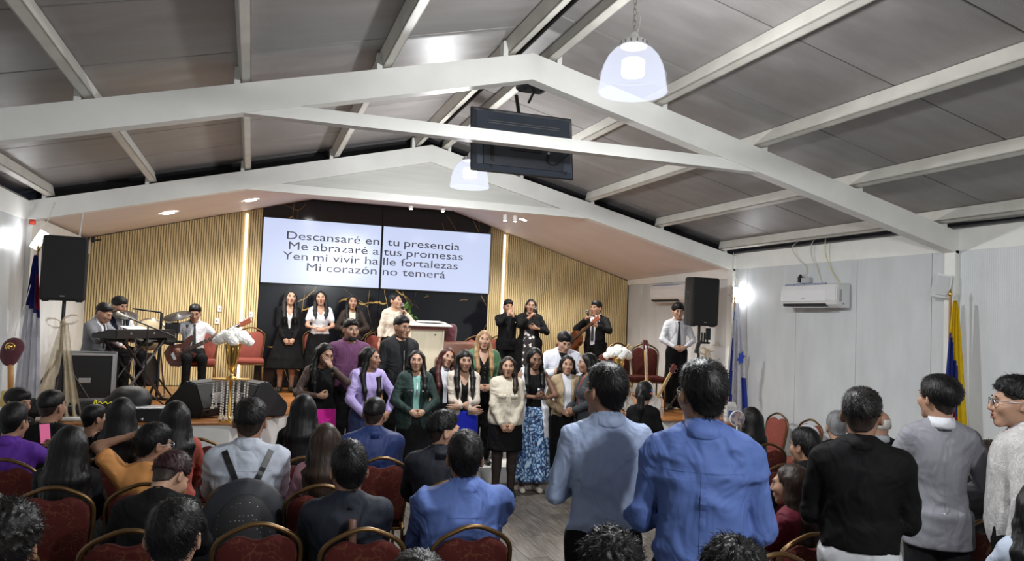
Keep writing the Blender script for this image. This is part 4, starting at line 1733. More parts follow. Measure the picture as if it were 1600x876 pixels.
def make_chair(fab, label):
    t = thing('banquet_chair', label, 'chair', (0, 0, 0), 0)
    # seat, front towards -Y
    bm = BM()
    box(bm, (-.205, -.23, .405), (.205, .19, .475), .026)
    for v in bm.verts:
        if v.co.z > .46:
            v.co.z += .016 * (1 - (v.co.x / .22) ** 2) * (1 - ((v.co.y + .02) / .24) ** 2)
        if v.co.y > 0:
            v.co.x *= .93
    obj('seat', bm, fab, t, smooth=True)
    bm = BM()
    box(bm, (-.20, -.225, .385), (.20, .185, .407), .006)
    obj('seat_frame', bm, M_CHM, t)
    # upholstered back with a dipped hand hole under the top rail
    bm = BM()
    o_ = [(-.163, .46), (-.172, .56), (-.184, .68), (-.188, .765), (-.178, .812), (-.142, .845), (-.092, .866), (-.062, .862), (-.03, .848), (0, .844),
          (.03, .848), (.062, .862), (.092, .866), (.142, .845), (.178, .812), (.188, .765), (.184, .68), (.172, .56), (.163, .46)]
    c = (0, .66)
    rings = []
    for sc_, dy in ((.985, -.012), (1., -.004), (1., .014), (.985, .021)):
        rings.append([bm.verts.new((c[0] + (x - c[0]) * sc_, back_y(z) + dy, c[1] + (z - c[1]) * sc_)) for x, z in o_])
    inner = []
    for sc_, dy in ((.86, -.026), (.86, .030)):
        inner.append([bm.verts.new((c[0] + (x - c[0]) * sc_, back_y(z) + dy, c[1] + (z - c[1]) * sc_)) for x, z in o_])
    seq = [inner[0]] + rings + [inner[1]]
    n = len(o_)
    for A_, B_ in zip(seq, seq[1:]):
        for k in range(n):
            bm.faces.new((A_[k], A_[(k + 1) % n], B_[(k + 1) % n], B_[k]))
    for R_ng, fl in ((inner[0], True), (inner[1], False)):
        cv = bm.verts.new((0, back_y(.66) + (-.034 if fl else .036), .66))
        for k in range(n):
            f = (R_ng[k], cv, R_ng[(k + 1) % n]) if not fl else (R_ng[(k + 1) % n], cv, R_ng[k])
            bm.faces.new(f)
    bmesh.ops.recalc_face_normals(bm, faces=bm.faces)
    obj('backrest', bm, fab, t, smooth=True)
    bm = BM()
    P = curve_pts([(x, back_y(z), z) for x, z in chair_frame_pts()], 3)
    tube(bm, P, .0125, 8)
    obj('back_frame', bm, M_CHM, t, smooth=True)
    for sx in (-1, 1):
        bm = BM()
        tube(bm, [(sx * .185, -.205, .40), (sx * .190, -.215, .2), (sx * .198, -.225, 0)], .0125, 8)
        obj('leg', bm, M_CHM, t, smooth=True)
        bm = BM()
        tube(bm, [(sx * .175, back_y(.44), .45), (sx * .182, .20, .3), (sx * .195, .26, 0)], .0125, 8)
        obj('leg', bm, M_CHM, t, smooth=True)
        bm = BM()
        tube(bm, [(sx * .192, -.217, .17), (sx * .188, .22, .19)], .007, 6)
        obj('stretcher', bm, M_CHM, t, smooth=True)
    return t
chair0 = make_chair(M_CHF, 'x')
chairs_made = [0]
def chair(x, y, label, rz=0., z=0., group='burgundy banquet chairs of the audience', face=180):
    """x, y: middle of the backrest; rz: turn in degrees from facing the stage"""
    a = R_(rz + face)
    px, py = x - .2 * -math.sin(a) * 1, y - .2 * math.cos(a)
    if chairs_made[0] == 0:
        t = chair0
        t.location, t.rotation_euler, t['label'], t['group'] = (px, py, z), (0, 0, a), label, group
    else:
        t = dup(chair0, (px, py, z), a, label, group)
    chairs_made[0] += 1
    return t

# ------------------------------------------------------------------ lyric screens
M_BLK = mat('black_plastic', (.0065, .0065, .0075), .38, noise=.1)
M_BLKR = mat('black_rough', (.008, .008, .0085), .6, noise=.15, bump=.3, bscale=200)
M_GREYM = mat('grey_metal', (.30, .30, .31), .35, .8)
M_CHROME = mat('chrome', (.75, .75, .76), .12, 1.)
M_GOLD = mat('gold', (.78, .52, .16), .22, 1., noise=.05)
M_TXT = mat('lyric_text', (.045, .045, .075), .5)
m, N, L, b = node_mat('screen_glow')
b.inputs['Base Color'].default_value = (.05, .05, .06, 1)
b.inputs['Roughness'].default_value = .2
b.inputs['Emission Color'].default_value = (.60, .68, .93, 1)
b.inputs['Emission Strength'].default_value = .39
M_SCR = m
LINES = [('Descansaré en', 'tu presencia', 3.130), ('Me abrazaré a', 'tus promesas', 2.968), ('Yen mi vivir ha', 'lle fortalezas', 2.806), ('Mi corazón', 'no temerá', 2.644)]
for side, (xa, xb) in enumerate(((.105, 1.968), (1.982, 3.845))):
    t = thing('lyrics_screen', ['left', 'right'][side] + ' half of the wide glowing lyrics screen on the black marble', 'screen', ((xa + xb) / 2, YB - .055, 2.36), 0, 'lyrics screens')
    hw, hh = (xb - xa) / 2, 1.045
    bm = BM()
    box(bm, (-hw, .012, 0), (hw, .045, hh), .004)
    obj('housing', bm, M_BLK, t)
    bm = BM()
    for q in ((-hw, 0, -hw + .011, hh), (hw - .011, 0, hw, hh), (-hw, 0, hw, .013), (-hw, hh - .013, hw, hh)):
        box(bm, (q[0], -.004, q[1]), (q[2], .014, q[3]))
    obj('bezel', bm, M_BLK, t)
    bm = BM()
    box(bm, (-hw + .010, 0, .012), (hw - .010, .012, hh - .012))
    scr = obj('display', bm, M_SCR, t)
    for i, ln in enumerate(LINES):
        z_ = ln[2] - 2.36
        words = ln[side].split(' ')
        objs = [text('lyric_word', w_, .178, M_TXT, scr, (0, -.003, z_), align='LEFT', sx=1.42) for w_ in words]
        for o in objs:
            o.data.transform(Matrix.Translation((-min(v.co.x for v in o.data.vertices), 0, 0)))
        wd = [max(v.co.x for v in o.data.vertices) for o in objs]
        tot = sum(wd) + .085 * (len(wd) - 1)
        x_ = hw - .035 - tot if side == 0 else -hw + (.085 if i == 0 else .03)
        if i == 3 and side == 0:
            x_ -= .02
        for o, w_ in zip(objs, wd):
            o.location.x = x_
            x_ += w_ + .085

# ------------------------------------------------------------------ television hung from the truss, back towards the hall
t = thing('hanging_television', 'black television hung from the roof truss, seen from behind', 'television', (2.19, 6.42, 3.50), 0)
t.rotation_euler = (R_(-9), 0, R_(0))
bm = BM()
box(bm, (-.475, .0, -.29), (.475, .03, .29), .008)
obj('screen_frame', bm, M_BLK, t)
bm = BM()
pts = [(-.465, -.28), (.465, -.28), (.465, .28), (-.465, .28)]
A = [bm.verts.new((x, 0, z)) for x, z in pts]
B = [bm.verts.new((x * .93, -.045, z * .86)) for x, z in pts]
bm.faces.new(B[::-1])
for i in range(4):
    bm.faces.new((A[i], A[(i + 1) % 4], B[(i + 1) % 4], B[i]))
bmesh.ops.recalc_face_normals(bm, faces=bm.faces)
back = obj('back_cover', bm, mat('tv_back', (.045, .055, .075), .32, noise=.08, spec=.6), t)
bm = BM()
box(bm, (-.38, -.058, -.245), (.36, -.044, .02), .006)
obj('back_housing', bm, mat('tv_back2', (.022, .026, .034), .4, noise=.1), back)
for k in range(6):
    bm = BM()
    box(bm, (-.14, -.064, -.10 + k * .022), (.15, -.057, -.092 + k * .022))
    obj('vent_slot', bm, M_BLKR, back)
for k in range(2):
    bm = BM()
    box(bm, (-.34 + .0, -.049, .135 + k * .02), (.34, -.0445, .141 + k * .02))
    obj('rib', bm, M_GREYM, back)
bm = BM()
box(bm, (-.315, -.066, -.21), (-.285, -.056, -.05))
obj('port_panel', bm, M_BLKR, back)
for (x, z_) in ((-.3, -.25), (.38, -.25), (.03, -.22)):
    bm = BM()
    lathe(bm, [(.012, 0), (.012, .006), (.006, .008)], 12, M=Matrix.Translation((x, -.045, z_)) @ Matrix.Rotation(PI / 2, 4, 'X'))
    obj('screw', bm, M_BLKR, back)
bm = BM()
tube(bm, curve_pts([(.22, -.06, -.10), (.20, -.09, -.18), (.27, -.10, -.2), (.36, -.07, -.12), (.44, -.03, -.05), (.47, .05, -.02)], 5), .006, 6)
obj('cable', bm, M_BLK, back, smooth=True)
bm = BM()
ball(bm, (.215, -.066, -.095), .012, 8, 6)
obj('plug', bm, mat('plug_white', (.6, .6, .65), .4), back)
bm = BM()
for sx in (-.10, .10):
    box(bm, (sx - .012, .03, -.1), (sx + .012, .05, .26))
rod(bm, (0, .06, .2), (0, .16, .52), .018)
box(bm, (-.12, .03, .16), (.12, .05, .20))
obj('bracket', bm, M_BLK, t)
t = thing('ceiling_mount', 'black ceiling mount plate under the truss apex', 'mount', (2.12, 6.05, 3.88), 0)
bm = BM()
prism(bm, [(-.11, .05), (.0, .075), (.13, .04), (.13, -.005), (.10, -.015), (-.08, -.015), (-.11, .01)], 'y', -.07, .09)
obj('mount_plate', bm, M_BLK, t)
bm = BM()
rod(bm, (.03, .02, -.02), (.05, .20, -.06), .012)
for dx in (-.06, 0, .08):
    ball(bm, (dx, -.02, -.018), .009, 8, 5)
obj('mount_arm', bm, M_BLK, t)

# ------------------------------------------------------------------ air conditioners on the right wall
M_AC = mat('ac_white', (.70, .70, .70), .3, noise=.03)
def ac(y0, y1, z0, label):
    t = thing('air_conditioner', label, 'air conditioner', (XR, (y0 + y1) / 2, z0), 0, 'wall air conditioners')
    w = abs(y1 - y0) / 2
    bm = BM()
    prof = [(0, 0), (-.12, .0), (-.185, .035), (-.205, .09), (-.205, .21), (-.19, .265), (-.15, .285), (0, .285)]
    prism(bm, prof, 'y', -w, w)
    bmesh.ops.bevel(bm, geom=[e for e in bm.edges if abs(e.verts[0].co.y) > w - .001 and abs(e.verts[1].co.y) > w - .001 and e.verts[0].co.y * e.verts[1].co.y > 0], offset=.012, segments=3, affect='EDGES')
    body_ = obj('body', bm, M_AC, t, smooth=False)
    bm = BM()
    box(bm, (-.211, -w + .17, .075), (-.2045, w - .02, .215), .003)
    obj('front_panel', bm, mat('ac_panel', (.74, .74, .74), .22), t)
    bm = BM()
    box(bm, (-.19, -w + .18, .018), (-.06, w - .03, .055), .004)
    obj('air_outlet', bm, M_BLK, t)
    bm = BM()
    box(bm, (-.197, -w + .18, .030), (-.105, w - .03, .036), .002, M=Matrix.Rotation(R_(-10), 4, 'Y'))
    obj('louver', bm, M_AC, t)
    for k in range(4):
        bm = BM()
        ln = (2 * w - .24) / 4
        box(bm, (-.185, -w + .2 + k * ln, .268), (-.165, -w + .2 + (k + .9) * ln, .290), .002)
        obj('intake_grille', bm, mat('ac_grille', (.28, .31, .42), .4), t)
    bm = BM()
    box(bm, (-.168, -w - .0045, .06), (-.118, -w + .002, .215), .002)
    gr = obj('side_grille', bm, M_AC, t)
    for k in range(12):
        bm = BM()
        box(bm, (-.160, -w - .007, .07 + k * .0118), (-.126, -w - .004, .076 + k * .0118))
        obj('slot', bm, M_JOINT, gr)
    bm = BM()
    box(bm, (-.212, 0.03, .10), (-.2105, .09, .108))
    obj('badge', bm, M_GREYM, t)
    bm = BM()
    lathe(bm, [(.010, 0), (.010, .004), (.006, .006)], 12, M=Matrix.Translation((-.10, -w, .045)) @ Matrix.Rotation(PI / 2, 4, 'X'))
    obj('screw_cap', bm, M_GREYM, t)
    return t
ac(7.24, 8.22, 2.235, 'white split air conditioner on the right wall, the near one with cables above')
ac(10.55, 11.62, 2.325, 'white split air conditioner on the right wall beside the wood slats')
t = thing('wall_socket', 'grey wall socket with black plug above the near air conditioner', 'socket', (XR - .03, 7.98, 2.56), 0)
bm = BM()
box(bm, (-.03, -.10, -.02), (.03, .05, .05), .008)
obj('socket_box', bm, mat('socket_grey', (.45, .46, .48), .5), t)
bm = BM()
box(bm, (-.05, .05, -.01), (.01, .085, .07), .008)
ball(bm, (-.02, .068, .075), .02, 8, 6)
obj('plug', bm, M_BLK, t)
bm = BM()
box(bm, (-.04, -.12, -.035), (.03, .13, -.02), .004)
obj('shelf', bm, M_GREYM, t)
M_CW = mat('cable_white', (.62, .60, .52), .5)
M_CY = mat('cable_yellow', (.62, .60, .30), .5)
for lab, mt, pts in (
    ('white cable dropping from the eave to the wall socket', M_CW, [(XR - .02, 8.10, 3.10), (XR - .06, 8.20, 3.0), (XR - .03, 8.12, 2.85), (XR - .02, 7.99, 2.75), (XR - .03, 7.99, 2.62)]),
    ('looped white cable hanging from the pipes over the near air conditioner', M_CW, [(XR - .02, 7.72, 3.12), (XR - .06, 7.82, 3.05), (XR - .05, 7.86, 2.9), (XR - .02, 7.78, 2.7), (XR - .02, 7.70, 2.52)]),
    ('yellowish cable hanging from the eave to the near air conditioner', M_CY, [(XR - .03, 7.70, 3.16), (XR - .08, 7.58, 3.08), (XR - .06, 7.60, 2.9), (XR - .02, 7.55, 2.7), (XR - .03, 7.40, 2.53)]),
    ('white cable hanging from the gable corner to the left flood lamp', M_CW, [(-2.05, 9.42, 3.0), (-2.10, 9.40, 2.8), (-2.16, 9.38, 2.72), (-2.10, 9.36, 2.65)]),
    ('white cable hanging from the gable corner to the right flood lamp', M_CW, [(6.44, 9.44, 3.02), (6.42, 9.42, 2.8), (6.47, 9.44, 2.70), (6.50, 9.44, 2.62), (6.46, 9.42, 2.52)])):
    bm = BM()
    tube(bm, curve_pts(pts, 6), .006, 6)
    tag(obj('cable', bm, mt, smooth=True), lab, 'cable', 'hanging cables')
# insulated pipes along both eaves
for sd, x in ((-1, XL - .05), (1, XR + .05)):
    for k, (dx, dz, r, mt) in enumerate(((0, .10, .026, M_BEAM), (.07 * sd, .14, .03, M_PURL), (.0, .165, .018, M_GREYM))):
        bm = BM()
        pts = [(x + dx + .01 * math.sin(i * 1.7 + k), Y0 + .5 + i * .75, 3.0 + dz + .010 * math.sin(i * 2.3 + k * 2)) for i in range(16)]
        tube(bm, curve_pts(pts, 4), r, 8)
        tag(obj('eave_pipe', bm, mt, smooth=True), ['thick pale', 'upper wrapped', 'thin grey'][k] + ' pipe running above the ' + ('left' if sd < 0 else 'right') + ' eave beam', 'pipe', 'pipes above the eave beams')

# white wall loudspeaker at the right column
t = thing('wall_speaker', 'small white loudspeaker on the right-hand column above the yellow flag', 'speaker', (XR - .10, 5.93, 2.33), 0)
t.rotation_euler = (R_(0), R_(8), R_(-28))
bm = BM()
prism(bm, [(-.075, -.07), (.06, -.095), (.075, .07), (-.06, .085)], 'z', 0, .23)
bmesh.ops.bevel(bm, geom=bm.edges[:], offset=.008, segments=2, affect='EDGES')
obj('cabinet', bm, M_AC, t)
bm = BM()
box(bm, (-.06, -.098, .02), (.05, -.085, .21), .004, M=Matrix.Rotation(R_(-10), 4, 'Z'))
obj('grille', bm, mat('speaker_grille_white', (.60, .61, .62), .6, bump=.4, bscale=300), t)
bm = BM()
box(bm, (.02, -.015, .09), (.16, .015, .12))
obj('bracket', bm, M_GREYM, t)

# ------------------------------------------------------------------ tall loudspeakers on stands
def loudspeaker(loc, rz, tilt, label, standlabel, zfloor, bow):
    x, y, z_ = loc
    t = thing('loudspeaker', label, 'speaker', loc, rz, 'tall black loudspeakers')
    t.rotation_euler = (R_(tilt), 0, rz)
    w, d, h = .205, .19, .66
    bm = BM()
    prism(bm, [(-w, -.02), (-w + .02, -.04), (w - .02, -.04), (w, -.02), (w * .98, .12), (w * .62, .33), (-w * .62, .33), (-w * .98, .12)], 'z', 0, h)
    bmesh.ops.bevel(bm, geom=bm.edges[:], offset=.012, segments=2, affect='EDGES')
    obj('cabinet', bm, M_BLKR, t)
    bm = BM()
    box(bm, (-w + .012, -.052, .02), (w - .012, -.036, h - .02), .008)
    obj('grille', bm, mat('speaker_grille', (.0045, .0045, .005), .6, bump=.5, bscale=500), t)
    bm = BM()
    box(bm, (-.02, -.055, .045), (.02, -.0515, .055))
    obj('badge', bm, M_GREYM, t)
    bm = BM()
    box(bm, (-w - .004, .04, .36), (-w + .01, .14, .46), .006)
    obj('side_handle', bm, M_BLK, t)
    for sx in (-1, 1):
        bm = BM()
        box(bm, (sx * .15 - .03, .0, -.012), (sx * .15 + .03, .06, .004), .004)
        obj('foot', bm, M_BLK, t)
    s = thing('speaker_stand', standlabel, 'stand', (x, y + .10, zfloor), rz, 'speaker stands')
    H_ = z_ - zfloor
    bm = BM()
    rod(bm, (0, 0, .25), (0, 0, H_ + .02), .0185, seg=12)
    rod(bm, (0, 0, .06), (0, 0, H_ * .55), .025, seg=12)
    obj('pole', bm, M_BLK, s)
    bm = BM()
    lathe(bm, [(.04, H_ * .48), (.045, H_ * .5), (.045, H_ * .56), (.03, H_ * .58)], 14)
    obj('collar', bm, M_BLK, s)
    for k in range(3):
        a = 2 * PI * k / 3 + .5
        bm = BM()
        rod(bm, (.03 * math.cos(a), .03 * math.sin(a), H_ * .5), (.42 * math.cos(a), .42 * math.sin(a), .015), .014, seg=8)
        obj('leg', bm, M_BLK, s)
        bm = BM()
        rod(bm, (.02 * math.cos(a), .02 * math.sin(a), .12), (.25 * math.cos(a), .25 * math.sin(a), H_ * .23), .009, seg=6)
        obj('brace', bm, M_BLK, s)
    return t
loudspeaker((-1.83, 8.98, 1.955), R_(8), 3, 'tall black loudspeaker on a stand at the left of the stage', 'black speaker stand with beige tulle bow at the left of the stage', ZS, 1)
loudspeaker((5.86, 9.25, 1.965), R_(-3), 2, 'tall black loudspeaker on a stand by the right wall', 'black speaker stand behind the crowd by the right wall', ZS, 1)

# sheer tulle bows tied to the stands
M_TUL = mat('tulle', (.60, .50, .33), .7, alpha=.62, noise=.2, nscale=14, bump=.6, bscale=18, sheen=.4)
def sheet(bm, A, B, n=14, waves=5, amp=.02, seedp=0.):
    """rippled cloth between two polylines of equal length"""
    rows = []
    for i, (a, b_) in enumerate(zip(A, B)):
        a, b_ = Vector(a), Vector(b_)
        r = []
        for j in range(n + 1):
            t = j / n
            p = a.lerp(b_, t)
            p.y += amp * math.sin(t * PI * waves + seedp + i * .35) * (.3 + i / len(A))
            r.append(bm.verts.new(p))
        rows.append(r)
    for r0, r1 in zip(rows, rows[1:]):
        for j in range(n):
            bm.faces.new((r0[j], r0[j + 1], r1[j + 1], r1[j]))
def bow(loc, label, s=1.):
    t = thing('tulle_bow', label, 'bow', loc, 0, 'beige tulle bows on the speaker stands')
    bm = BM()
    sheet(bm, [(-.03, -.03, 0), (-.07, -.06, -.2), (-.12, -.08, -.45), (-.22, -.06, -.85 * s)], [(.02, -.03, 0), (.02, -.06, -.2), (.0, -.08, -.45), (-.10, -.06, -.95 * s)], 10, 4, .02)
    obj('tail', bm, M_TUL, t, smooth=True)
    bm = BM()
    sheet(bm, [(-.02, -.05, 0), (.0, -.08, -.2), (.04, -.10, -.45), (.06, -.08, -.95 * s)], [(.05, -.05, 0), (.09, -.08, -.2), (.13, -.10, -.45), (.25, -.08, -.98 * s)], 12, 5, .025, 1)
    obj('tail', bm, M_TUL, t, smooth=True)
    for sx in (-1, 1):
        bm = BM()
        ring = []
        for k in range(9):
            a = k / 8 * 2 * PI
            ring.append((sx * (.075 - .075 * math.cos(a)), -.05, .045 * math.sin(a) + sx * .02 + .035 * (1 - math.cos(a)) / 2))
        sheet(bm, ring, [(p[0], p[1] - .07, p[2] + .02) for p in ring], 5, 2, .01)
        obj('loop', bm, M_TUL, t, smooth=True)
    bm = BM()
    ball(bm, (0, -.06, .01), (.03, .035, .035), 12, 8)
    obj('knot', bm, M_TUL, t, smooth=True)
bow((-1.80, 9.0, 1.72), 'beige tulle bow with long tails on the left speaker stand')
bow((5.90, 9.27, 1.62), 'beige tulle bow on the right speaker stand', .6)

# ------------------------------------------------------------------ flags on poles
def flag(loc, h, label, bands, classify, name_group='flags', lean=(0, 0), zf=0., splay=.17, wseed=0.):
    """cloth hanging in folds from a pole: bands are (fraction, material) across the fly"""
    t = thing('flag', label, 'flag', loc, 0, name_group)
    bm = BM()
    rod(bm, (0, .02, -.02), (lean[0], .02 + lean[1], h + .05), .013, seg=10)
    obj('pole', bm, mat('flag_pole', (.38, .22, .09), .4, noise=.15, stretch=(1, 1, .2)), t)
    bm = BM()
    lathe(bm, [(.012, 0), (.02, .012), (.018, .03), (.004, .07)], 10, M=Matrix.Translation((lean[0], .02 + lean[1], h + .04)))
    obj('finial', bm, M_GOLD, t, smooth=True)
    bm = BM()
    lathe(bm, [(.12, 0), (.12, .015), (.05, .04), (.03, .12)], 18)
    obj('base', bm, M_GOLD, t, smooth=True)
    n, m_ = 52, 40
    rows = []
    for i in range(m_ + 1):
        v = i / m_
        row = []
        for j in range(n + 1):
            u = j / n
            wd = splay * (.12 + .88 * v ** .75)
            a = u * PI * 6.2 + wseed
            x = (u - .5) * 2 * wd + .018 * math.sin(a * 1.3) * v
            yy = -.035 - .045 * math.sin(a) * (.25 + .75 * v)
            row.append((x + lean[0] * (1 - v), yy + lean[1] * (1 - v), h - v * (h - zf) - .04 * abs(u - .5) * v * 2))
        rows.append(row)
    names = []
    for nm, mt in bands:
        bm = BM()
        vm = {}
        def vt(i, j):
            if (i, j) not in vm:
                vm[i, j] = bm.verts.new(rows[i][j])
            return vm[i, j]
        for i in range(m_):
            for j in range(n):
                if classify((j + .5) / n, (i + .5) / m_) == nm:
                    bm.faces.new((vt(i, j), vt(i, j + 1), vt(i + 1, j + 1), vt(i + 1, j)))
        bmesh.ops.solidify(bm, geom=bm.faces[:], thickness=.003)
        o = obj('cloth_band', bm, mat('flag_' + nm, mt, .75, noise=.08, nscale=12, bump=.1, bscale=300), t, smooth=True)
        o['label'] = nm.replace('_', ' ') + ' part of the flag cloth'
    return t, rows
YEL, BLU, RED_ = (.85, .62, .012), (.030, .050, .30), (.42, .03, .055)
flag((XR - .17, 5.72, 0), 2.30, 'yellow, blue and red flag hanging by the right-hand column', [('yellow', YEL), ('deep_blue', BLU), ('red', RED_)],
     lambda u, v: 'yellow' if u > .66 - .10 * v or v < .17 + .35 * max(0, u - .1) else ('deep_blue' if v < .50 + .25 * max(u - .1, 0) or (u > .48 and v > .66) else 'red'), zf=.55, splay=.17, wseed=2.2)
WHI = (.66, .67, .72)
RBL = (.030, .065, .42)
tfl, rows = flag((6.33, 9.20, 0), 2.30, 'white flag with blue stripes and a blue star by the right wall', [('white', WHI), ('royal_blue', RBL)],
                 lambda u, v: 'royal_blue' if (.02 < u < .20 and .02 < v < .16) or (.10 + .1 * v < u < .24 + .1 * v and v > .3) or (u > .80 and v > .62) else 'white', zf=.70, splay=.20, wseed=.4)
bm = BM()
sp = []
for k in range(12):
    a = PI / 2 + k * PI / 6
    r = .105 if k % 2 == 0 else .060
    sp.append((r * math.cos(a) * .62, r * math.sin(a)))
prism(bm, sp, 'y', -.004, .004)
o = obj('star', bm, mat('flag_royal_blue', RBL, .75), tfl, (.03, -.115, 1.55), (0, R_(18), 0))
o['label'] = 'blue six-pointed star'
flag((-2.11, 9.10, .75), 1.66, 'white, blue and red flag hanging in the left corner', [('white', WHI), ('navy', (.03, .035, .20)), ('red', RED_)],
     lambda u, v: ('red' if u > .72 and .12 < v < .34 else 'navy') if v < .36 + .10 * (u - .5) else 'white', zf=.10, splay=.13, wseed=1.1)

# ------------------------------------------------------------------ things on the stage
# pulpit
t = thing('pulpit', 'cream wooden pulpit with a dark red-brown top in front of the marble', 'pulpit', (2.43, 11.25, ZS), 0)
M_CREAM = mat('pulpit_cream', (.62, .58, .44), .5, noise=.05, bump=.1, bscale=30, stretch=(8, 8, .6))
M_MAHO = mat('mahogany', (.135, .030, .022), .3, noise=.2, nscale=7, stretch=(.3, 3, 3), coat=.3)
bm = BM()
prism(bm, [(-.20, 0), (.20, 0), (.235, 1.0), (-.235, 1.0)], 'y', -.18, .18)
obj('body', bm, M_CREAM, t)
for sx in (-1, 1):
    bm = BM()
    rod(bm, (sx * .21, -.185, .02), (sx * .24, -.185, 1.0), .016, seg=10)
    obj('corner_post', bm, M_CREAM, t)
bm = BM()
box(bm, (-.29, -.22, 1.0), (.31, .24, 1.075), .01)
obj('top_trim', bm, M_MAHO, t)
bm = BM()
box(bm, (-.31, -.25, 1.075), (.33, .26, 1.10), .008, M=Matrix.Rotation(R_(5), 4, 'X'))
obj('reading_top', bm, M_WHITE, t)
bm = BM()
ball(bm, (.12, -.19, .93), .012, 10, 6)
obj('knob', bm, M_BLK, t)
t = thing('maroon_cloth', 'maroon cloth bundle hanging off the right end of the pulpit', 'cloth', (2.83, 11.3, 1.62), 0)
bm = BM()
v, q = nets(lambda P: smin(s_ell(P, (0, 0, .05), (.10, .08, .14)), s_ell(P, (.03, 0, .16), (.07, .06, .07)), .05) - folds(P, 3, .008, 40), (-.16, -.14, -.14), (.18, .14, .28), .014)
obj('cloth_fold', mesh_np('cloth_fold', [(v, q, 0)], [mat('maroon_velvet', (.075, .012, .020), .8, sheen=.3, noise=.15)]), None, t)
t = thing('paper_sheets', 'white sheets of paper lying on the pulpit top', 'paper', (2.45, 11.2, ZS + 1.105), 0)
for k in range(3):
    bm = BM()
    box(bm, (-.14 + k * .08, -.10 - .02 * k, .008 + k * .003), (.08 + k * .08, .17 - .02 * k, .0105 + k * .003))
    obj('sheet', bm, M_WHITE, t, None, (R_(4), 0, R_(k * 7 - 5)))
# leafy plant behind the pulpit
t = thing('potted_plant', 'small green leafy plant beside the singer at the pulpit', 'plant', (2.27, 11.50, ZS), 0)
bm = BM()
lathe(bm, [(.09, 0), (.12, .30), (.13, .32), (.11, .32)], 18)
obj('pot', bm, M_CREAM, t, smooth=True)
rr = random.Random(2)
bm = BM()
rod(bm, (0, 0, .3), (0, 0, 1.1), .008)
obj('stem', bm, mat('plant_stem', (.10, .14, .03), .6), t)
for k in range(11):
    a = rr.uniform(0, 2 * PI)
    h0 = .95 + .035 * k
    bm = BM()
    P = curve_pts([(0, 0, h0), (.07 * math.cos(a), .05 * math.sin(a), h0 + .09), (.16 * math.cos(a), .1 * math.sin(a), h0 + .10 - .01 * k)], 4)
    prev = None
    for i, p in enumerate(P):
        w = .022 * math.sin(PI * (i + .3) / (len(P) + .3))
        a_ = bm.verts.new(p + Vector((-math.sin(a) * w, math.cos(a) * w, 0)))
        b_ = bm.verts.new(p + Vector((math.sin(a) * w, -math.cos(a) * w, .004)))
        if prev:
            bm.faces.new((prev[0], a_, b_, prev[1]))
        prev = (a_, b_)
    bmesh.ops.solidify(bm, geom=bm.faces[:], thickness=.002)
    obj('leaf', bm, mat('leaf_green', (.10, .22, .045), .5, noise=.2), t)

# armchair and sofa block behind the choir
t = thing('armchair', 'brown leather armchair behind the choir beside the pulpit', 'armchair', (2.98, 11.0, ZS), 0)
M_LEA = mat('brown_leather', (.135, .052, .030), .45, noise=.15, bump=.2, bscale=120)
for nm, lo_, hi_ in (('seat', (-.32, -.35, .18), (.32, .25, .45)), ('backrest', (-.34, .18, .18), (.34, .36, .84)), ('armrest', (-.42, -.36, .10), (-.30, .34, .62)), ('armrest', (.30, -.36, .10), (.42, .34, .62))):
    bm = BM()
    box(bm, lo_, hi_, .05)
    obj(nm, bm, M_LEA, t, smooth=True)
for sx in (-.36, .36):
    for sy in (-.3, .3):
        bm = BM()
        rod(bm, (sx, sy, 0), (sx, sy, .12), .025)
        obj('leg', bm, M_BLK, t)

# chairs on the stage
M_CHF_ORIG = M_CHF
chair_s = make_chair(M_CHO, 'x')
stage_ch = [(.02, 12.15, 'red banquet chair beside the left light strip on the stage', 0), (1.0, 12.35, 'red banquet chair behind the second singer from the left', 0),
            (1.92, 12.05, 'red banquet chair left of the pulpit singer', 0), (3.30, 11.25, 'red banquet chair right of the brown armchair', 0), (4.05, 12.3, 'red banquet chair behind the man and woman in black', 8),
            (-1.66, 10.85, 'red banquet chair of the keyboard player', 90), (-.62, 11.6, 'red banquet chair of the bass player', 0), (5.20, 12.2, 'red banquet chair behind the guitarist', 0)]
for i, (x, y, lab, rz) in enumerate(stage_ch):
    a = R_(rz)
    if i == 0:
        c_ = chair_s
        c_.location, c_.rotation_euler, c_['label'], c_['group'] = (x, y, ZS), (0, 0, a), lab, 'red chairs on the stage'
    else:
        dup(chair_s, (x, y, ZS), a, lab, 'red chairs on the stage')

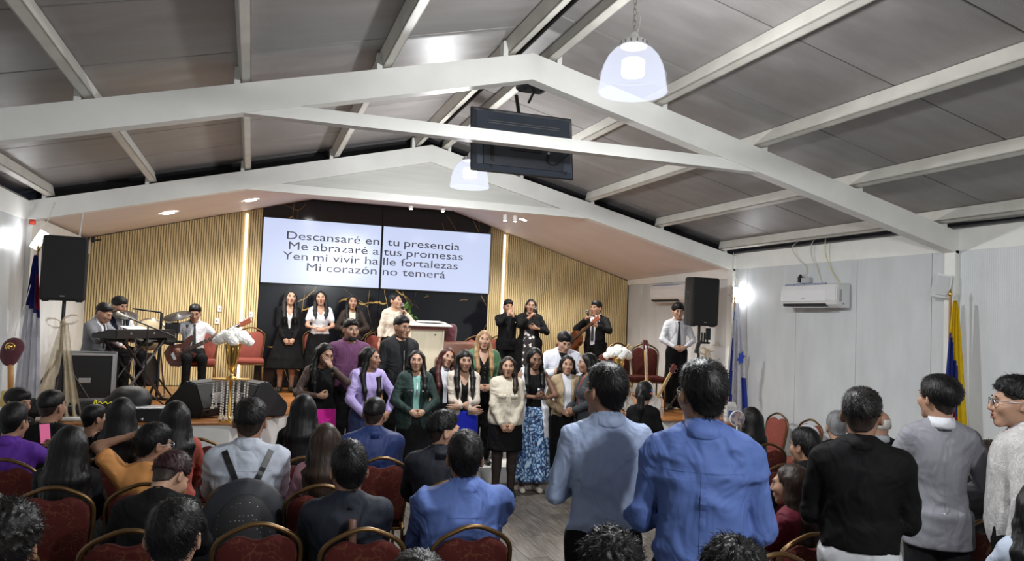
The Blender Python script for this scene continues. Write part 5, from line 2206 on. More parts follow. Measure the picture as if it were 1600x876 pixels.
# floor monitors
def monitor(loc, rz, label):
    t = thing('floor_monitor', label, 'speaker', loc, rz, 'black wedge floor monitors')
    bm = BM()
    prof = [(-.20, 0), (.22, 0), (.27, .10), (.16, .37), (.05, .40), (-.23, .12)]
    prism(bm, prof, 'x', -.30, .30)
    bmesh.ops.bevel(bm, geom=bm.edges[:], offset=.014, segments=2, affect='EDGES')
    obj('cabinet', bm, M_BLKR, t)
    d = Vector((0, .40 - .12, .05 + .23))
    ang = math.atan2(.28, .28)
    bm = BM()
    box(bm, (-.27, -.18, .0), (.27, .17, .012), .005)
    obj('grille', bm, mat('monitor_grille', (.030, .030, .030), .45, .3, bump=.4, bscale=400), t, (0, -.093, .262), (ang, 0, 0))
    bm = BM()
    box(bm, (-.09, .0, -.06), (.09, .012, .06), .01)
    obj('rear_plate', bm, M_GREYM, t, (0, .235, .20), (R_(20), 0, 0))
    bm = BM()
    box(bm, (-.05, -.004, -.025), (.05, .0, .025), .008)
    obj('handle', bm, M_BLK, t, (.06, .262, .13), (R_(-27), 0, 0))
    for dx in (-.2, .2):
        bm = BM()
        lathe(bm, [(.015, 0), (.015, .012)], 10, M=Matrix.Translation((dx, .262, .06)) @ Matrix.Rotation(PI / 2, 4, 'X'))
        obj('socket', bm, M_CHROME, t)
    return t
# the lit back plates face the hall
monitor((-.50, 9.40, ZS), R_(-122), 'black wedge floor monitor in front of the bass player')
monitor((.12, 9.42, ZS), R_(118), 'black wedge floor monitor behind the crystal flower stand')

# low black stage case and keyboard bag at the stage front
t = thing('equipment_case', 'long flat black case on the front of the stage', 'case', (-.98, 8.86, ZS), R_(2))
bm = BM()
box(bm, (-.33, -.10, 0), (.33, .12, .14), .012)
obj('body', bm, M_BLK, t)
bm = BM()
box(bm, (-.34, -.11, .132), (.36, .13, .148), .004)
obj('lid', bm, M_GREYM, t)
for dx in (-.25, .25):
    bm = BM()
    box(bm, (dx - .02, -.112, .10), (dx + .02, -.10, .135), .003)
    obj('latch', bm, M_CHROME, t)
t = thing('gig_bag', 'black padded keyboard bag with yellow handwriting at the left of the stage', 'bag', (-1.50, 9.03, ZS), R_(4))
v, q = nets(lambda P: smin(s_cone(P, (-.52, 0, .11), (.34, 0, .11), .105, .11), s_cone(P, (.30, .02, .18), (.40, .02, .18), .16, .16), .05) - folds(P, 9, .006, 24) + np.maximum(-P[:, 2] + .004, 0) * 3, (-.72, -.2, -.02), (.62, .24, .4), .02)
obj('bag_body', mesh_np('bag_body', [(v, q, 0)], [mat('nylon_black', (.005, .005, .0055), .55, noise=.2, bump=.3, bscale=150)]), None, t)
bm = BM()
tube(bm, curve_pts([(.02, -.125, .16), (.04, -.125, .21), (.05, -.125, .17), (.08, -.125, .19), (.10, -.125, .17), (.13, -.125, .19), (.15, -.125, .17), (.18, -.125, .185), (.22, -.125, .185)], 4), .005, 5)
obj('yellow_writing', bm, mat('yellow_ink', (.80, .70, .02), .6), t)
for dx in (-.4, -.2, .3):
    bm = BM()
    box(bm, (dx, -.118, .14), (dx + .05, -.105, .155), .003)
    obj('buckle', bm, M_GREYM, t)
t = thing('white_pipe', 'long white pipe lying along the stage front edge on the left', 'pipe', (-1.45, 8.80, ZS + .03), 0)
bm = BM()
rod(bm, (-.5, 0, .0), (.45, -.02, .0), .022, seg=10)
obj('tube', bm, M_WHITE, t, smooth=True)
bm = BM()
rod(bm, (.445, -.02, .0), (.47, -.0205, .0), .026, seg=10)
obj('end_cap', bm, M_GREYM, t, smooth=True)

# flight case left of the keyboard player
t = thing('flight_case', 'black flight case with aluminium edges beside the keyboard player', 'case', (-1.74, 10.0, ZS), R_(6))
bm = BM()
box(bm, (-.28, -.22, .02), (.28, .22, .62), .006)
obj('body', bm, M_BLK, t)
M_ALU = mat('aluminium', (.55, .56, .57), .3, .9)
for sx in (-.28, .28):
    for sy in (-.22, .22):
        bm = BM()
        box(bm, (sx - .016, sy - .016, .01), (sx + .016, sy + .016, .63), .003)
        obj('edge_rail', bm, M_ALU, t)
for sy in (-.22, .22):
    bm = BM()
    box(bm, (-.28, sy - .012, .605), (.28, sy + .012, .632), .003)
    obj('edge_rail', bm, M_ALU, t)
bm = BM()
box(bm, (-.06, -.235, .30), (.06, -.22, .36), .006)
obj('latch', bm, M_ALU, t)

# keyboard on an X stand
t = thing('stage_keyboard', 'black stage keyboard seen from behind on an X stand', 'keyboard', (-1.32, 10.48, ZS + .79), R_(58))
bm = BM()
prism(bm, [(-.17, 0), (.17, 0), (.17, .055), (.06, .075), (-.06, .105), (-.17, .105)], 'x', -.52, .52)
bmesh.ops.bevel(bm, geom=bm.edges[:], offset=.006, segments=2, affect='EDGES')
obj('body', bm, M_BLK, t)
white_me, black_me = None, None
bm = BM()
box(bm, (-.010, .07, .05), (.010, .168, .066), .002)
white_me = bpy.data.meshes.new('white_key')
bm.to_mesh(white_me); bm.free()
for k in range(38):
    obj('white_key', white_me, M_WHITE, t, (-.46 + k * .0245, 0, 0))
bm = BM()
box(bm, (-.006, .07, .064), (.006, .13, .076), .002)
black_me = bpy.data.meshes.new('black_key')
bm.to_mesh(black_me); bm.free()
for k in range(37):
    if k % 7 not in (2, 6):
        obj('black_key', black_me, M_BLK, t, (-.448 + k * .0245, 0, 0))
for dx in (-.3, .1, .35):
    bm = BM()
    box(bm, (dx, -.176, .05), (dx + .03, -.168, .07), .002)
    obj('socket', bm, M_GREYM, t)
t = thing('keyboard_stand', 'black X-shaped keyboard stand under the stage keyboard', 'stand', (-1.32, 10.48, ZS), R_(58))
for sy in (-.13, .13):
    for sx in (-1, 1):
        bm = BM()
        rod(bm, (sx * .40, sy, .02), (-sx * .36, sy, .77), .017, seg=8)
        obj('leg', bm, M_BLK, t)
for sx in (-1, 1):
    bm = BM()
    rod(bm, (sx * .40, -.2, .02), (sx * .40, .2, .02), .018, seg=8)
    obj('foot_bar', bm, M_BLK, t)
    bm = BM()
    rod(bm, (sx * .36, -.18, .775), (sx * .36, .18, .775), .016, seg=8)
    obj('top_bar', bm, M_BLK, t)
t = thing('music_book', 'open white music sheets on the keyboard top', 'paper', (-1.27, 10.46, ZS + .895), R_(58))
for sx in (-1, 1):
    bm = BM()
    box(bm, (-.10, -.002, 0), (.10, .002, .14))
    obj('sheet', bm, M_WHITE, t, (sx * .10, 0, .004), (R_(-78), 0, R_(sx * 8)))

# electronic drum kit
t = thing('electronic_drums', 'electronic drum kit with round pads and cymbals behind the keyboard', 'drums', (-1.22, 11.25, ZS), 0)
for k, (a, b_) in enumerate((((-.35, 0, 0), (-.35, 0, 1.0)), ((.10, 0, 0), (.10, 0, 1.1)), ((.42, .1, 0), (.42, .1, .95)))):
    bm = BM()
    rod(bm, a, b_, .018, seg=10)
    obj('rack_post', bm, M_BLK if k else M_CHROME, t)
    bm = BM()
    for j in range(3):
        an = j * 2.1
        rod(bm, (a[0], a[1], .25), (a[0] + .18 * math.cos(an), a[1] + .18 * math.sin(an), .01), .011, seg=6)
    obj('tripod', bm, M_BLK, t)
bm = BM()
rod(bm, (-.35, 0, .72), (.42, .1, .72), .018, seg=10)
obj('cross_bar', bm, M_BLK, t)
for k, (x, y, z_, r, ti, mt) in enumerate(((-.34, -.02, 1.05, .17, 8, 'c'), (.30, .05, 1.06, .19, -14, 'c'), (-.10, -.05, .76, .14, 20, 'p'), (.18, -.05, .78, .13, 22, 'p'), (.0, .0, .35, .22, 85, 'p'))):
    bm = BM()
    Mx = Matrix.Translation((x, y, z_)) @ Matrix.Rotation(R_(ti), 4, 'Y') @ Matrix.Rotation(R_(18), 4, 'X')
    if mt == 'c':
        lathe(bm, [(r, 0), (r * .98, .008), (r * .25, .022), (.03, .040), (.01, .045)], 24, M=Mx)
        obj('cymbal', bm, mat('cymbal_rubber', (.030, .026, .026), .4), t, smooth=True)
        bm = BM()
        rod(bm, (x, y + .02, z_ - .35), (x, y, z_), .009)
        obj('cymbal_arm', bm, M_BLK, t)
    else:
        lathe(bm, [(r * .9, -.05), (r, -.04), (r, .01), (r * .94, .018), (r * .9, .012)], 24, M=Mx)
        obj('pad', bm, M_BLKR, t, smooth=True)
bm = BM()
box(bm, (.16, -.10, .84), (.34, .0, .98), .012)
obj('drum_module', bm, M_BLK, t)
# pale round drum behind the keyboard
t = thing('bass_drum', 'pale round drum standing behind the keyboard', 'drum', (-1.28, 11.62, ZS + .80), 0)
bm = BM()
lathe(bm, [(.20, -.12), (.215, -.11), (.215, .11), (.20, .12)], 30, M=Matrix.Rotation(PI / 2, 4, 'X'))
obj('shell', bm, mat('drum_cream', (.60, .50, .32), .5, noise=.1), t, smooth=True)
bm = BM()
lathe(bm, [(.195, .121), (.219, .112), (.222, .100)], 30, M=Matrix.Rotation(PI / 2, 4, 'X'), capt=False, capb=False)
obj('hoop', bm, M_CHROME, t, smooth=True)
for sx in (-1, 1):
    bm = BM()
    rod(bm, (sx * .12, 0, -.12), (sx * .22, 0, -.80), .012)
    obj('leg', bm, M_CHROME, t)
# microphone boom stand and tablet stand in front of the keyboard
def mic_stand(loc, label, boom, h=1.05, head=True):
    t = thing('microphone_stand', label, 'stand', loc, 0, 'microphone stands')
    bm = BM()
    rod(bm, (0, 0, .05), (0, 0, h), .010, seg=8)
    obj('pole', bm, M_BLK, t)
    for j in range(3):
        a = j * 2.1 + .4
        bm = BM()
        rod(bm, (0, 0, .22), (.26 * math.cos(a), .26 * math.sin(a), .01), .008, seg=6)
        obj('leg', bm, M_BLK, t)
    bm = BM()
    rod(bm, boom[0], boom[1], .008, seg=8)
    obj('boom', bm, M_BLK, t)
    if head:
        bm = BM()
        b0, b1 = Vector(boom[0]), Vector(boom[1])
        e = b1 + (b1 - b0).normalized() * .12
        rod(bm, b1, e, .012, .02, seg=10)
        ball(bm, e, .026, 10, 7)
        obj('microphone', bm, mat('mic_grey', (.45, .43, .38), .5, noise=.1), t, smooth=True)
    return t
mic_stand((-1.12, 9.90, ZS), 'black boom microphone stand reaching over the keyboard', ((.28, 0, .84), (-.22, .05, 1.04)), .95)
t = thing('tablet_stand', 'thin black stand with a flat black tablet near the keyboard player', 'stand', (-1.38, 11.0, ZS), 0)
bm = BM()
rod(bm, (0, 0, 0), (0, 0, 1.12), .010)
obj('pole', bm, M_GREYM, t)
bm = BM()
box(bm, (-.16, -.10, 1.12), (.16, .10, 1.14), .004, M=Matrix.Translation((0, 0, 0)) @ Matrix.Rotation(R_(6), 4, 'Y'))
obj('tablet', bm, M_BLK, t)
bm = BM()
lathe(bm, [(.12, 0), (.12, .012), (.03, .03)], 18)
obj('base', bm, M_BLK, t)

# cables on the stage floor, blue cloth
for k, pts in enumerate(([(-.9, 9.7, 0), (-.6, 9.9, 0), (-.4, 9.6, 0), (-.2, 9.9, 0), (-.55, 10.2, 0)], [(-1.2, 9.6, 0), (-.8, 9.5, 0), (-.75, 9.8, 0), (-.5, 9.7, 0), (-.3, 10.2, 0)], [(-.6, 9.25, 0), (-.3, 9.05, 0), (-.1, 9.1, 0), (.1, 9.0, 0)])):
    bm = BM()
    tube(bm, curve_pts([(x, y, ZS + .008) for x, y, _ in pts], 8), .007, 6)
    tag(obj('stage_cable', bm, M_BLK, smooth=True), ['black cable looping over the stage floor by the keyboard', 'black cable coiled near the blue cloth on the stage', 'black cable running in front of the floor monitors'][k], 'cable', 'cables on the stage')
t = thing('blue_cloth', 'crumpled blue cloth on the stage floor by the drum kit', 'cloth', (-.48, 10.2, ZS), 0)
v, q = nets(lambda P: s_ell(P, (0, 0, .0), (.26, .2, .028)) - folds(P, 2, .010, 34), (-.34, -.3, -.01), (.34, .3, .08), .014)
obj('cloth_fold', mesh_np('cloth_fold', [(v, q, 0)], [mat('cloth_cobalt', (.03, .05, .30), .8)]), None, t)

# crystal stands with gold urns and white flowers
def flower_stand(loc, label, lab2, lab3, dz=0.):
    t = thing('crystal_stand', label, 'stand', loc, 0, 'crystal flower stands')
    bm = BM()
    lathe(bm, [(.10, 0), (.10, .012), (.03, .03), (.022, .06), (.026, .16), (.016, .20), (.016, .44)], 20)
    obj('base', bm, M_GOLD, t, smooth=True)
    bm = BM()
    box(bm, (-.19, -.10, .44), (.19, .10, .452), .003)
    obj('top_plate', bm, M_GOLD, t)
    M_CRY = mat('crystal', (.88, .84, .78), .08, trans=.55, spec=.9, ior=1.5)
    bead_me = None
    bm = BM()
    ball(bm, (0, 0, 0), (.011, .011, .014), 6, 4)
    bead_me = bpy.data.meshes.new('bead')
    bm.to_mesh(bead_me); bm.free()
    spots = [(-.17, -.07, .16, 10), (-.14, .07, .16, 10), (.17, -.07, .16, 10), (.14, .07, .16, 10), (-.085, -.08, .05, 14), (-.03, -.085, .05, 14), (.03, -.085, .05, 14), (.085, -.08, .05, 14), (-.07, .08, .05, 14), (.07, .08, .05, 14)]
    for (x, y, zb_, n) in spots:
        bm = BM()
        rod(bm, (0, 0, zb_), (0, 0, .44), .0016, seg=4)
        for i in range(n):
            ball(bm, (0, 0, zb_ + (i + .5) / n * (.44 - zb_)), (.012, .012, .012), 6, 4)
        obj('crystal_strand', bm, M_CRY, t, (x, y, 0))
        bm = BM()
        box(bm, (-.02, -.02, zb_ - .022), (.02, .02, zb_), .006)
        obj('crystal_drop', bm, M_CRY, t, (x, y, 0))
    u = thing('gold_urn', lab2, 'vase', (loc[0], loc[1], loc[2] + .452), 0, 'gold flower urns')
    bm = BM()
    lathe(bm, [(.055, 0), (.055, .012), (.018, .03), (.016, .07), (.03, .10), (.052, .18), (.068, .27), (.078, .36), (.080, .37), (.070, .37)], 26)
    obj('bowl', bm, M_GOLD, u, smooth=True)
    for k in range(8):
        a = 2 * PI * k / 8
        bm = BM()
        tube(bm, [((r + .001) * math.cos(a), (r + .001) * math.sin(a), z_) for r, z_ in ((.03, .10), (.052, .18), (.068, .27), (.078, .36))], .003, 5)
        obj('flute', bm, M_GOLD, u, smooth=True)
    f = thing('flower_bouquet', lab3, 'flowers', (loc[0], loc[1], loc[2] + .84), 0, 'white flower bouquets')
    rr = random.Random(8)
    M_PET = mat('white_petals', (.90, .89, .85), .6, noise=.03, nscale=30, bump=.7, bscale=45, bdist=.01, sss=.1)
    for k, (x, y, z_, s_) in enumerate([(-.12, -.02, .035, 1), (-.045, -.06, .06, 1.05), (.05, -.05, .055, 1.05), (.12, -.01, .03, 1), (.0, .03, .10, 1), (-.09, .05, .07, .95), (.09, .05, .07, .95), (.0, -.09, .015, .9), (-.16, .04, .005, .8), (.16, .03, .0, .8)]):
        rs = np.random.RandomState(k)
        ph = rs.uniform(0, 6, 6)
        def ff(P):
            r = np.linalg.norm(P * V3(1, 1, 1.15), axis=1)
            th, z__ = np.arctan2(P[:, 1], P[:, 0]), P[:, 2] / (r + 1e-6)
            return r - .066 * s_ - .007 * np.sin(th * 7 + 5 * np.sin(z__ * 4 + ph[0]) + ph[1]) * np.cos(z__ * 9 + ph[2])
        v, q = nets(ff, (-.085,) * 3, (.085,) * 3, .010)
        obj('bloom', mesh_np('bloom', [(v, q, 0)], [M_PET]), None, f, (x, y, z_))
    bm = BM()
    for k in range(5):
        rod(bm, (0, 0, -.1), (rr.uniform(-.1, .1), rr.uniform(-.08, .08), .03), .004, seg=5)
    obj('stems', bm, mat('plant_stem', (.10, .14, .03), .6), f)
flower_stand((-.16, 8.84, ZS), 'gold stand hung with crystal strands at the front left of the stage', 'fluted gold urn on the crystal stand beside the floor monitors', 'round bunch of white flowers in the gold urn left of the choir')
flower_stand((4.75, 9.55, ZS - .08), 'gold crystal stand behind the man in the pale blue shirt', 'gold urn right of the choir', 'round bunch of white flowers right of the choir')

# instruments leaning on chairs at the right
for i, (x, y, rz, lab) in enumerate(((5.10, 9.95, 12, 'dark red chair holding instruments at the right of the stage, left one'), (5.42, 9.95, -14, 'dark red chair holding instruments at the right of the stage, next to the boy'))):
    dup(chair0, (x, y, ZS), R_(rz), lab, 'dark red chairs with instruments')
M_LWOOD = mat('pale_wood', (.52, .34, .13), .4, noise=.15, stretch=(1, 1, .2))
def banjo(loc, rot, label, L=.62, r=.13):
    t = thing('banjo', label, 'instrument', loc, 0, 'plucked instruments')
    t.rotation_euler = rot
    bm = BM()
    lathe(bm, [(r * .96, -.035), (r, -.03), (r, .03), (r * .96, .035)], 28, M=Matrix.Translation((0, 0, r)) @ Matrix.Rotation(PI / 2, 4, 'X'))
    obj('rim', bm, M_GOLD, t, smooth=True)
    bm = BM()
    lathe(bm, [(.001, .038), (r * .93, .0365)], 28, M=Matrix.Translation((0, 0, r)) @ Matrix.Rotation(PI / 2, 4, 'X'), capb=False, capt=False)
    obj('drum_head', bm, M_WHITE, t, smooth=True)
    bm = BM()
    box(bm, (-.022, -.045, 2 * r - .02), (.022, -.022, 2 * r + L), .006)
    nk = obj('neck', bm, M_LWOOD, t)
    for k in range(8):
        bm = BM()
        box(bm, (-.021, -.047, 2 * r + L * (.1 + .1 * k)), (.021, -.0445, 2 * r + L * (.1 + .1 * k) + .003))
        obj('fret', bm, M_CHROME, nk)
    bm = BM()
    box(bm, (-.038, -.045, 2 * r + L), (.038, -.024, 2 * r + L + .14), .008)
    obj('headstock', bm, M_MAHO, t)
    for sx in (-1, 1):
        for k in range(2):
            bm = BM()
            rod(bm, (sx * .035, -.035, 2 * r + L + .04 + k * .06), (sx * .065, -.035, 2 * r + L + .04 + k * .06), .007)
            obj('tuning_peg', bm, M_CHROME, t)
    bm = BM()
    for k in range(4):
        rod(bm, (-.012 + k * .008, -.050, r * .8), (-.012 + k * .008, -.049, 2 * r + L + .06), .0009, seg=4)
    obj('strings', bm, M_CHROME, t)
    return t
banjo((5.20, 9.58, ZS + .18), (R_(-12), R_(3), R_(4)), 'banjo with a pale drum head leaning upright on the chairs', .42)
banjo((4.98, 9.62, ZS + .02), (R_(-14), R_(-28), R_(10)), 'long pale-necked instrument leaning to the left on the chairs', .50, .11)
banjo((5.26, 9.60, ZS + .02), (R_(-14), R_(34), R_(-8)), 'pale-necked instrument leaning to the right on the chairs', .40, .12)
for k in range(3):
    bm = BM()
    rod(bm, (0, 0, 0), (-.20 + .03 * k, .05, .30 - .01 * k), .010, .008, seg=8)
    tag(obj('wooden_stick', bm, M_LWOOD, None, (4.94 + .03 * k, 9.62, ZS + .34 + .0 * k)), ['leftmost', 'middle', 'rightmost'][k] + ' of three pale wooden sticks fanned against the chairs', 'stick', 'pale wooden sticks')
for k in range(2):
    bm = BM()
    rod(bm, (0, 0, 0), (.20, .02, .20), .008, seg=8)
    tag(obj('wooden_rod', bm, M_LWOOD, None, (4.84 + .03 * k, 9.80, ZS + .72 - .03 * k)), ['upper', 'lower'][k] + ' pale rod sticking up behind the white flowers', 'stick', 'pale rods')

# phone tripod by the boy, covered guitar, black shape
t = thing('phone_tripod', 'black tripod with a phone clamp in front of the boy at the right', 'tripod', (5.35, 8.55, .0), 0)
bm = BM()
rod(bm, (0, 0, .95), (0, 0, 1.72), .011)
obj('column', bm, M_BLK, t)
for j, (dx, dy) in enumerate(((-.36, -.05), (.22, -.2), (.05, .3))):
    bm = BM()
    rod(bm, (0, 0, 1.42), (dx, dy, .01), .010, seg=8)
    obj('leg', bm, M_BLK, t)
bm = BM()
rod(bm, (0, 0, 1.70), (.03, 0, 1.78), .02)
rod(bm, (-.03, 0, 1.62), (.0, 0, 1.75), .026, .018)
obj('pan_head', bm, M_BLKR, t)
bm = BM()
box(bm, (.02, -.02, 1.74), (.16, .04, 1.765), .006)
for dx in (.04, .08, .12):
    box(bm, (dx, -.01, 1.76), (dx + .018, .012, 1.88), .004)
box(bm, (.10, -.015, 1.79), (.17, .0, 1.94), .006)
obj('phone_clamp', bm, M_BLK, t)
bm = BM()
tube(bm, curve_pts([(.10, .02, 1.35), (.10, .02, 1.50), (.13, .02, 1.55), (.17, .02, 1.52), (.18, .02, 1.3)], 5), .009, 6)
obj('hook', bm, M_BLK, t, smooth=True)
t = thing('guitar_case', 'black rounded instrument case standing behind the boy', 'case', (5.93, 10.1, ZS), 0)
v, q = nets(lambda P: smin(s_ell(P, (0, 0, .28), (.20, .09, .28)), s_ell(P, (0, 0, .6), (.15, .08, .22)), .08), (-.25, -.15, -.02), (.25, .15, .86), .022)
obj('shell', mesh_np('shell', [(v, q, 0)], [MATS['nylon_black']]), None, t)
bm = BM()
tube(bm, curve_pts([(-.05, -.1, .5), (0, -.14, .56), (.05, -.1, .5)], 4), .01, 6)
obj('handle', bm, M_BLK, t, smooth=True)

# maroon emblem on a wooden post with gold base in the left corner
t = thing('emblem_stand', 'maroon velvet emblem with gold badge on a wooden post in the left corner', 'stand', (-2.12, 8.55, 0), 0)
bm = BM()
lathe(bm, [(.075, .93), (.080, .94), (.080, 1.07), (.075, 1.08)], 24)
gb = obj('gold_canister', bm, mat('gold_filigree', (.70, .50, .16), .35, .8, bump=.9, bscale=60, bdist=.01), t, smooth=True)
bm = BM()
lathe(bm, [(.10, 0), (.10, .03), (.06, .05), (.06, .93)], 20)
obj('column', bm, M_WHITE, t, smooth=True)
bm = BM()
rod(bm, (0, 0, 1.07), (-.02, 0, 1.36), .026, seg=12)
obj('post', bm, mat('post_wood', (.42, .21, .07), .45, noise=.15, stretch=(1, 1, .2)), t, smooth=True)
v, q = nets(lambda P: smin(s_ell(P, (0, 0, .09), (.085, .05, .11)), s_ell(P, (.03, 0, .17), (.09, .05, .09)), .05) - folds(P, 5, .006, 40), (-.15, -.1, -.06), (.17, .1, .3), .012)
obj('velvet_body', mesh_np('velvet_body', [(v, q, 0)], [mat('maroon_velvet', (.075, .012, .02), .8)]), None, t, (-.03, 0, 1.33))
bm = BM()
lathe(bm, [(.001, .012), (.022, .010), (.024, .0)], 18, M=Matrix.Translation((-.02, -.055, 1.50)) @ Matrix.Rotation(PI / 2, 4, 'X'), capt=False, capb=False)
lathe(bm, [(.030, .0), (.036, .006), (.042, .0)], 20, M=Matrix.Translation((-.02, -.05, 1.50)) @ Matrix.Rotation(PI / 2, 4, 'X'), capt=False, capb=False)
obj('gold_badge', bm, M_GOLD, t, smooth=True)
bm = BM()
tube(bm, curve_pts([(.0, 0, 1.6), (.02, 0, 1.75), (.05, .1, 1.95), (.03, .3, 2.1)], 5), .003, 5)
obj('cord', bm, M_WHITE, t, smooth=True)

# small fittings
for x, z_, lab in ((-.46, 1.93, 'upper small white socket on the wood slats'), (-.49, 1.74, 'lower small white socket on the wood slats'), (.0, 1.86, 'small white socket right of the left light strip')):
    t = thing('wall_socket', lab, 'socket', (x, YB - .004, z_), 0, 'sockets on the wood slats')
    bm = BM(); box(bm, (-.03, -.012, -.045), (.03, .0, .045), .004); obj('plate', bm, M_WHITE, t)
    bm = BM(); box(bm, (-.012, -.014, -.012), (.012, -.011, .012), .002); obj('outlet', bm, M_GREYM, t)
t = thing('alarm_light', 'small red alarm light in the left corner under the gable', 'alarm', (-2.24, 9.38, 2.745), 0)
bm = BM(); lathe(bm, [(.03, 0), (.034, .01), (.030, .045), (.01, .06)], 14); obj('dome', bm, mat('alarm_red', (.60, .06, .03), .4), t, smooth=True)
bm = BM(); box(bm, (-.04, -.03, .055), (.04, .06, .075), .004); obj('base', bm, M_WHITE, t)
bm = BM(); rod(bm, (-1.80, 9.42, 2.60), (-1.80, 9.53, 2.94), .008)
tag(obj('hanging_conduit', bm, M_WHITE), 'thin white conduit dropping from the gable to the left loudspeaker', 'conduit')
t = thing('cable_clamp', 'small black clamp at the top left corner of the wood slats', 'clamp', (-2.20, 12.5, 2.84), 0)
bm = BM(); rod(bm, (0, 0, 0), (.10, 0, .02), .012); obj('arm', bm, M_BLK, t)
bm = BM(); box(bm, (-.03, -.025, -.03), (.02, .025, .05), .006); obj('jaw', bm, M_BLK, t)

# ------------------------------------------------------------------ people
BLK = cloth('black', (.0055, .0055, .006), spec=.13)
BLK2 = cloth('charcoal', (.012, .0125, .0145), spec=.2)
WHT = cloth('white', (.52, .53, .56))
NAVY = cloth('navy', (.016, .022, .045))
SHOEB = mat('shoe_black', (.012, .012, .012), .35, noise=.1)
SHOEW = mat('shoe_cream', (.55, .50, .44), .5, noise=.1)
TIEB = mat('tie_black', (.010, .010, .012), .55)
BTN = mat('button', (.40, .36, .28), .35)
FRM = mat('spectacle_frame', (.02, .02, .022), .3)
FRS = mat('spectacle_steel', (.45, .45, .47), .25, .9)
TR = dict(kind='trousers', mat=BLK)
def phone(pr, i, label, scr=(.30, .10, .16), tilt=None, em=.8):
    a = pr.A[i]
    w = Vector(world_of(pr, a['grip']))
    t = thing('phone', label, 'phone', w, pr.root.rotation_euler.z)
    t.rotation_euler = tilt or (R_(-35), 0, pr.root.rotation_euler.z)
    bm = BM()
    box(bm, (-.036, -.004, -.06), (.036, .004, .09), .004)
    obj('case', bm, M_BLK, t)
    bm = BM()
    box(bm, (-.032, .0042, -.055), (.032, .0052, .085), .001)
    obj('screen', bm, mat('phone_screen_%d' % int(scr[0] * 1000), scr, .2, emit=em), t)
    bm = BM()
    box(bm, (-.030, -.0065, .055), (-.008, -.0042, .083), .003)
    obj('camera_bump', bm, M_GREYM, t)
    return t

# --- singers standing on the stage in front of the marble
CH = 'choir and singers'
pr = person('woman in black blazer and long black skirt, leftmost singer on the stage', .54, 12.0, ZS, 3, ztop=1.50, fem=True, tone='light', hair='long', hairp=dict(front=.22, end=.2, vol=.98),
            head=(4, 10, 6), opn=.4, arms=('clasp_low', 'clasp_low'), top=dict(mat=WHT, neck='v', hem=.0, sleeve='none'), over=dict(mat=BLK, open=(.10, .05), hem=-.12, name='jacket', loose=.018), bottom=dict(kind='skirt', mat=BLK, hem=.34, rx=.30, ry=.24, wave=.05), shoe=('heel', SHOEB), seed=1)
pr = person('woman in white short-sleeved blouse and black skirt, second singer on the stage', .99, 12.0, ZS, 0, ztop=1.52, fem=True, tone='light', hair='long', hairp=dict(front=.30, end=.25),
            head=(-3, 4, -4), opn=.35, arms=(((-.02, -.22, .12), (-1, .2, -.5), (1, -.1, .3), (0, 1, 0), 'relax'), ((.02, -.25, .12), (1, .2, -.5), (-1, -.1, .1), (0, 1, 0), 'clasp')), top=dict(mat=WHT, neck='v', sleeve='short', hem=.03), bottom=dict(kind='skirt', mat=BLK, hem=.22, rx=.27, ry=.22, wave=.05), shoe=('heel', SHOEB), seed=2)
pr = person('woman in dark brown cardigan over a pale top, third singer on the stage', 1.47, 12.1, ZS, 0, ztop=1.48, fem=True, tone='tan', hair='long', hairp=dict(front=.24, end=.2),
            head=(0, 2, 0), opn=.4, arms=('clasp_high', 'clasp_high'), top=dict(mat=cloth('blush', (.60, .46, .38)), hem=.0), over=dict(mat=cloth('cocoa', (.030, .021, .016)), open=(.16, .07), gap=.03, hem=-.10), bottom=dict(kind='skirt', mat=BLK, hem=.3, rx=.25, ry=.2), shoe=('heel', SHOEB), seed=3)
pr = person('woman in cream blouse singing into a microphone at the pulpit', 2.03, 11.55, ZS, 12, ztop=1.52, fem=True, wid=1.12, tone='light', hair='tied', head=(28, 6, 0), opn=.4,
            hairp=dict(tail=((0, .09, .0), (0, .11, -.06), (-.01, .10, -.12), (-.01, .09, -.16))),
            arms=('down', ((.10, -.26, .44), (1, .1, -1), (-.35, -.05, .9), (-.9, .2, .1), 'grip')), top=dict(mat=cloth('cream', (.50, .44, .37)), hem=.04, collar='stand', loose=.02, closed=True), bottom=dict(kind='skirt', mat=BLK, hem=.3, rx=.25, ry=.2), shoe=('heel', SHOEB), seed=4)
microphone(world_of(pr, pr.A[1]['grip']), (-.15, -.1, 1), 'microphone held by the woman in cream at the pulpit')
pr = person('man in black suit covering his mouth with both hands, right of the screens', 3.95, 12.0, ZS, -4, ztop=1.52, tone='tan', hair='fade', head=(2, -2, 0),
            arms=(((-.045, -.20, .52), (-1, -.2, -.9), (.35, .1, .9), (.4, 1, 0), 'flat'), ((.05, -.20, .50), (1, -.2, -.9), (-.4, .1, .9), (-.4, 1, 0), 'flat')), top=dict(mat=BLK2, collar=True, neck='collar', hem=0), over=dict(mat=BLK, open=(.14, .07), lapel=True, hem=-.14), bottom=TR, shoe=('shoe', SHOEB), seed=5)
bm = BM(); ball(bm, Vector(on_front(pr, .09, .38)), (.010, .004, .010), 8, 5); obj('lapel_pin', bm, M_WHITE, pr.root)
DMSK = MATS.get('x') or mat('damask_bw', (.02, .02, .02), .7)
m, N, L, b = node_mat('damask_print')
tc = N.new('ShaderNodeTexCoord')
v_ = N.new('ShaderNodeTexVoronoi'); v_.inputs['Scale'].default_value = 16
nn = N.new('ShaderNodeTexNoise'); nn.inputs['Scale'].default_value = 20; nn.inputs['Distortion'].default_value = 2
L.new(tc.outputs['Object'], nn.inputs['Vector']); L.new(tc.outputs['Object'], v_.inputs['Vector'])
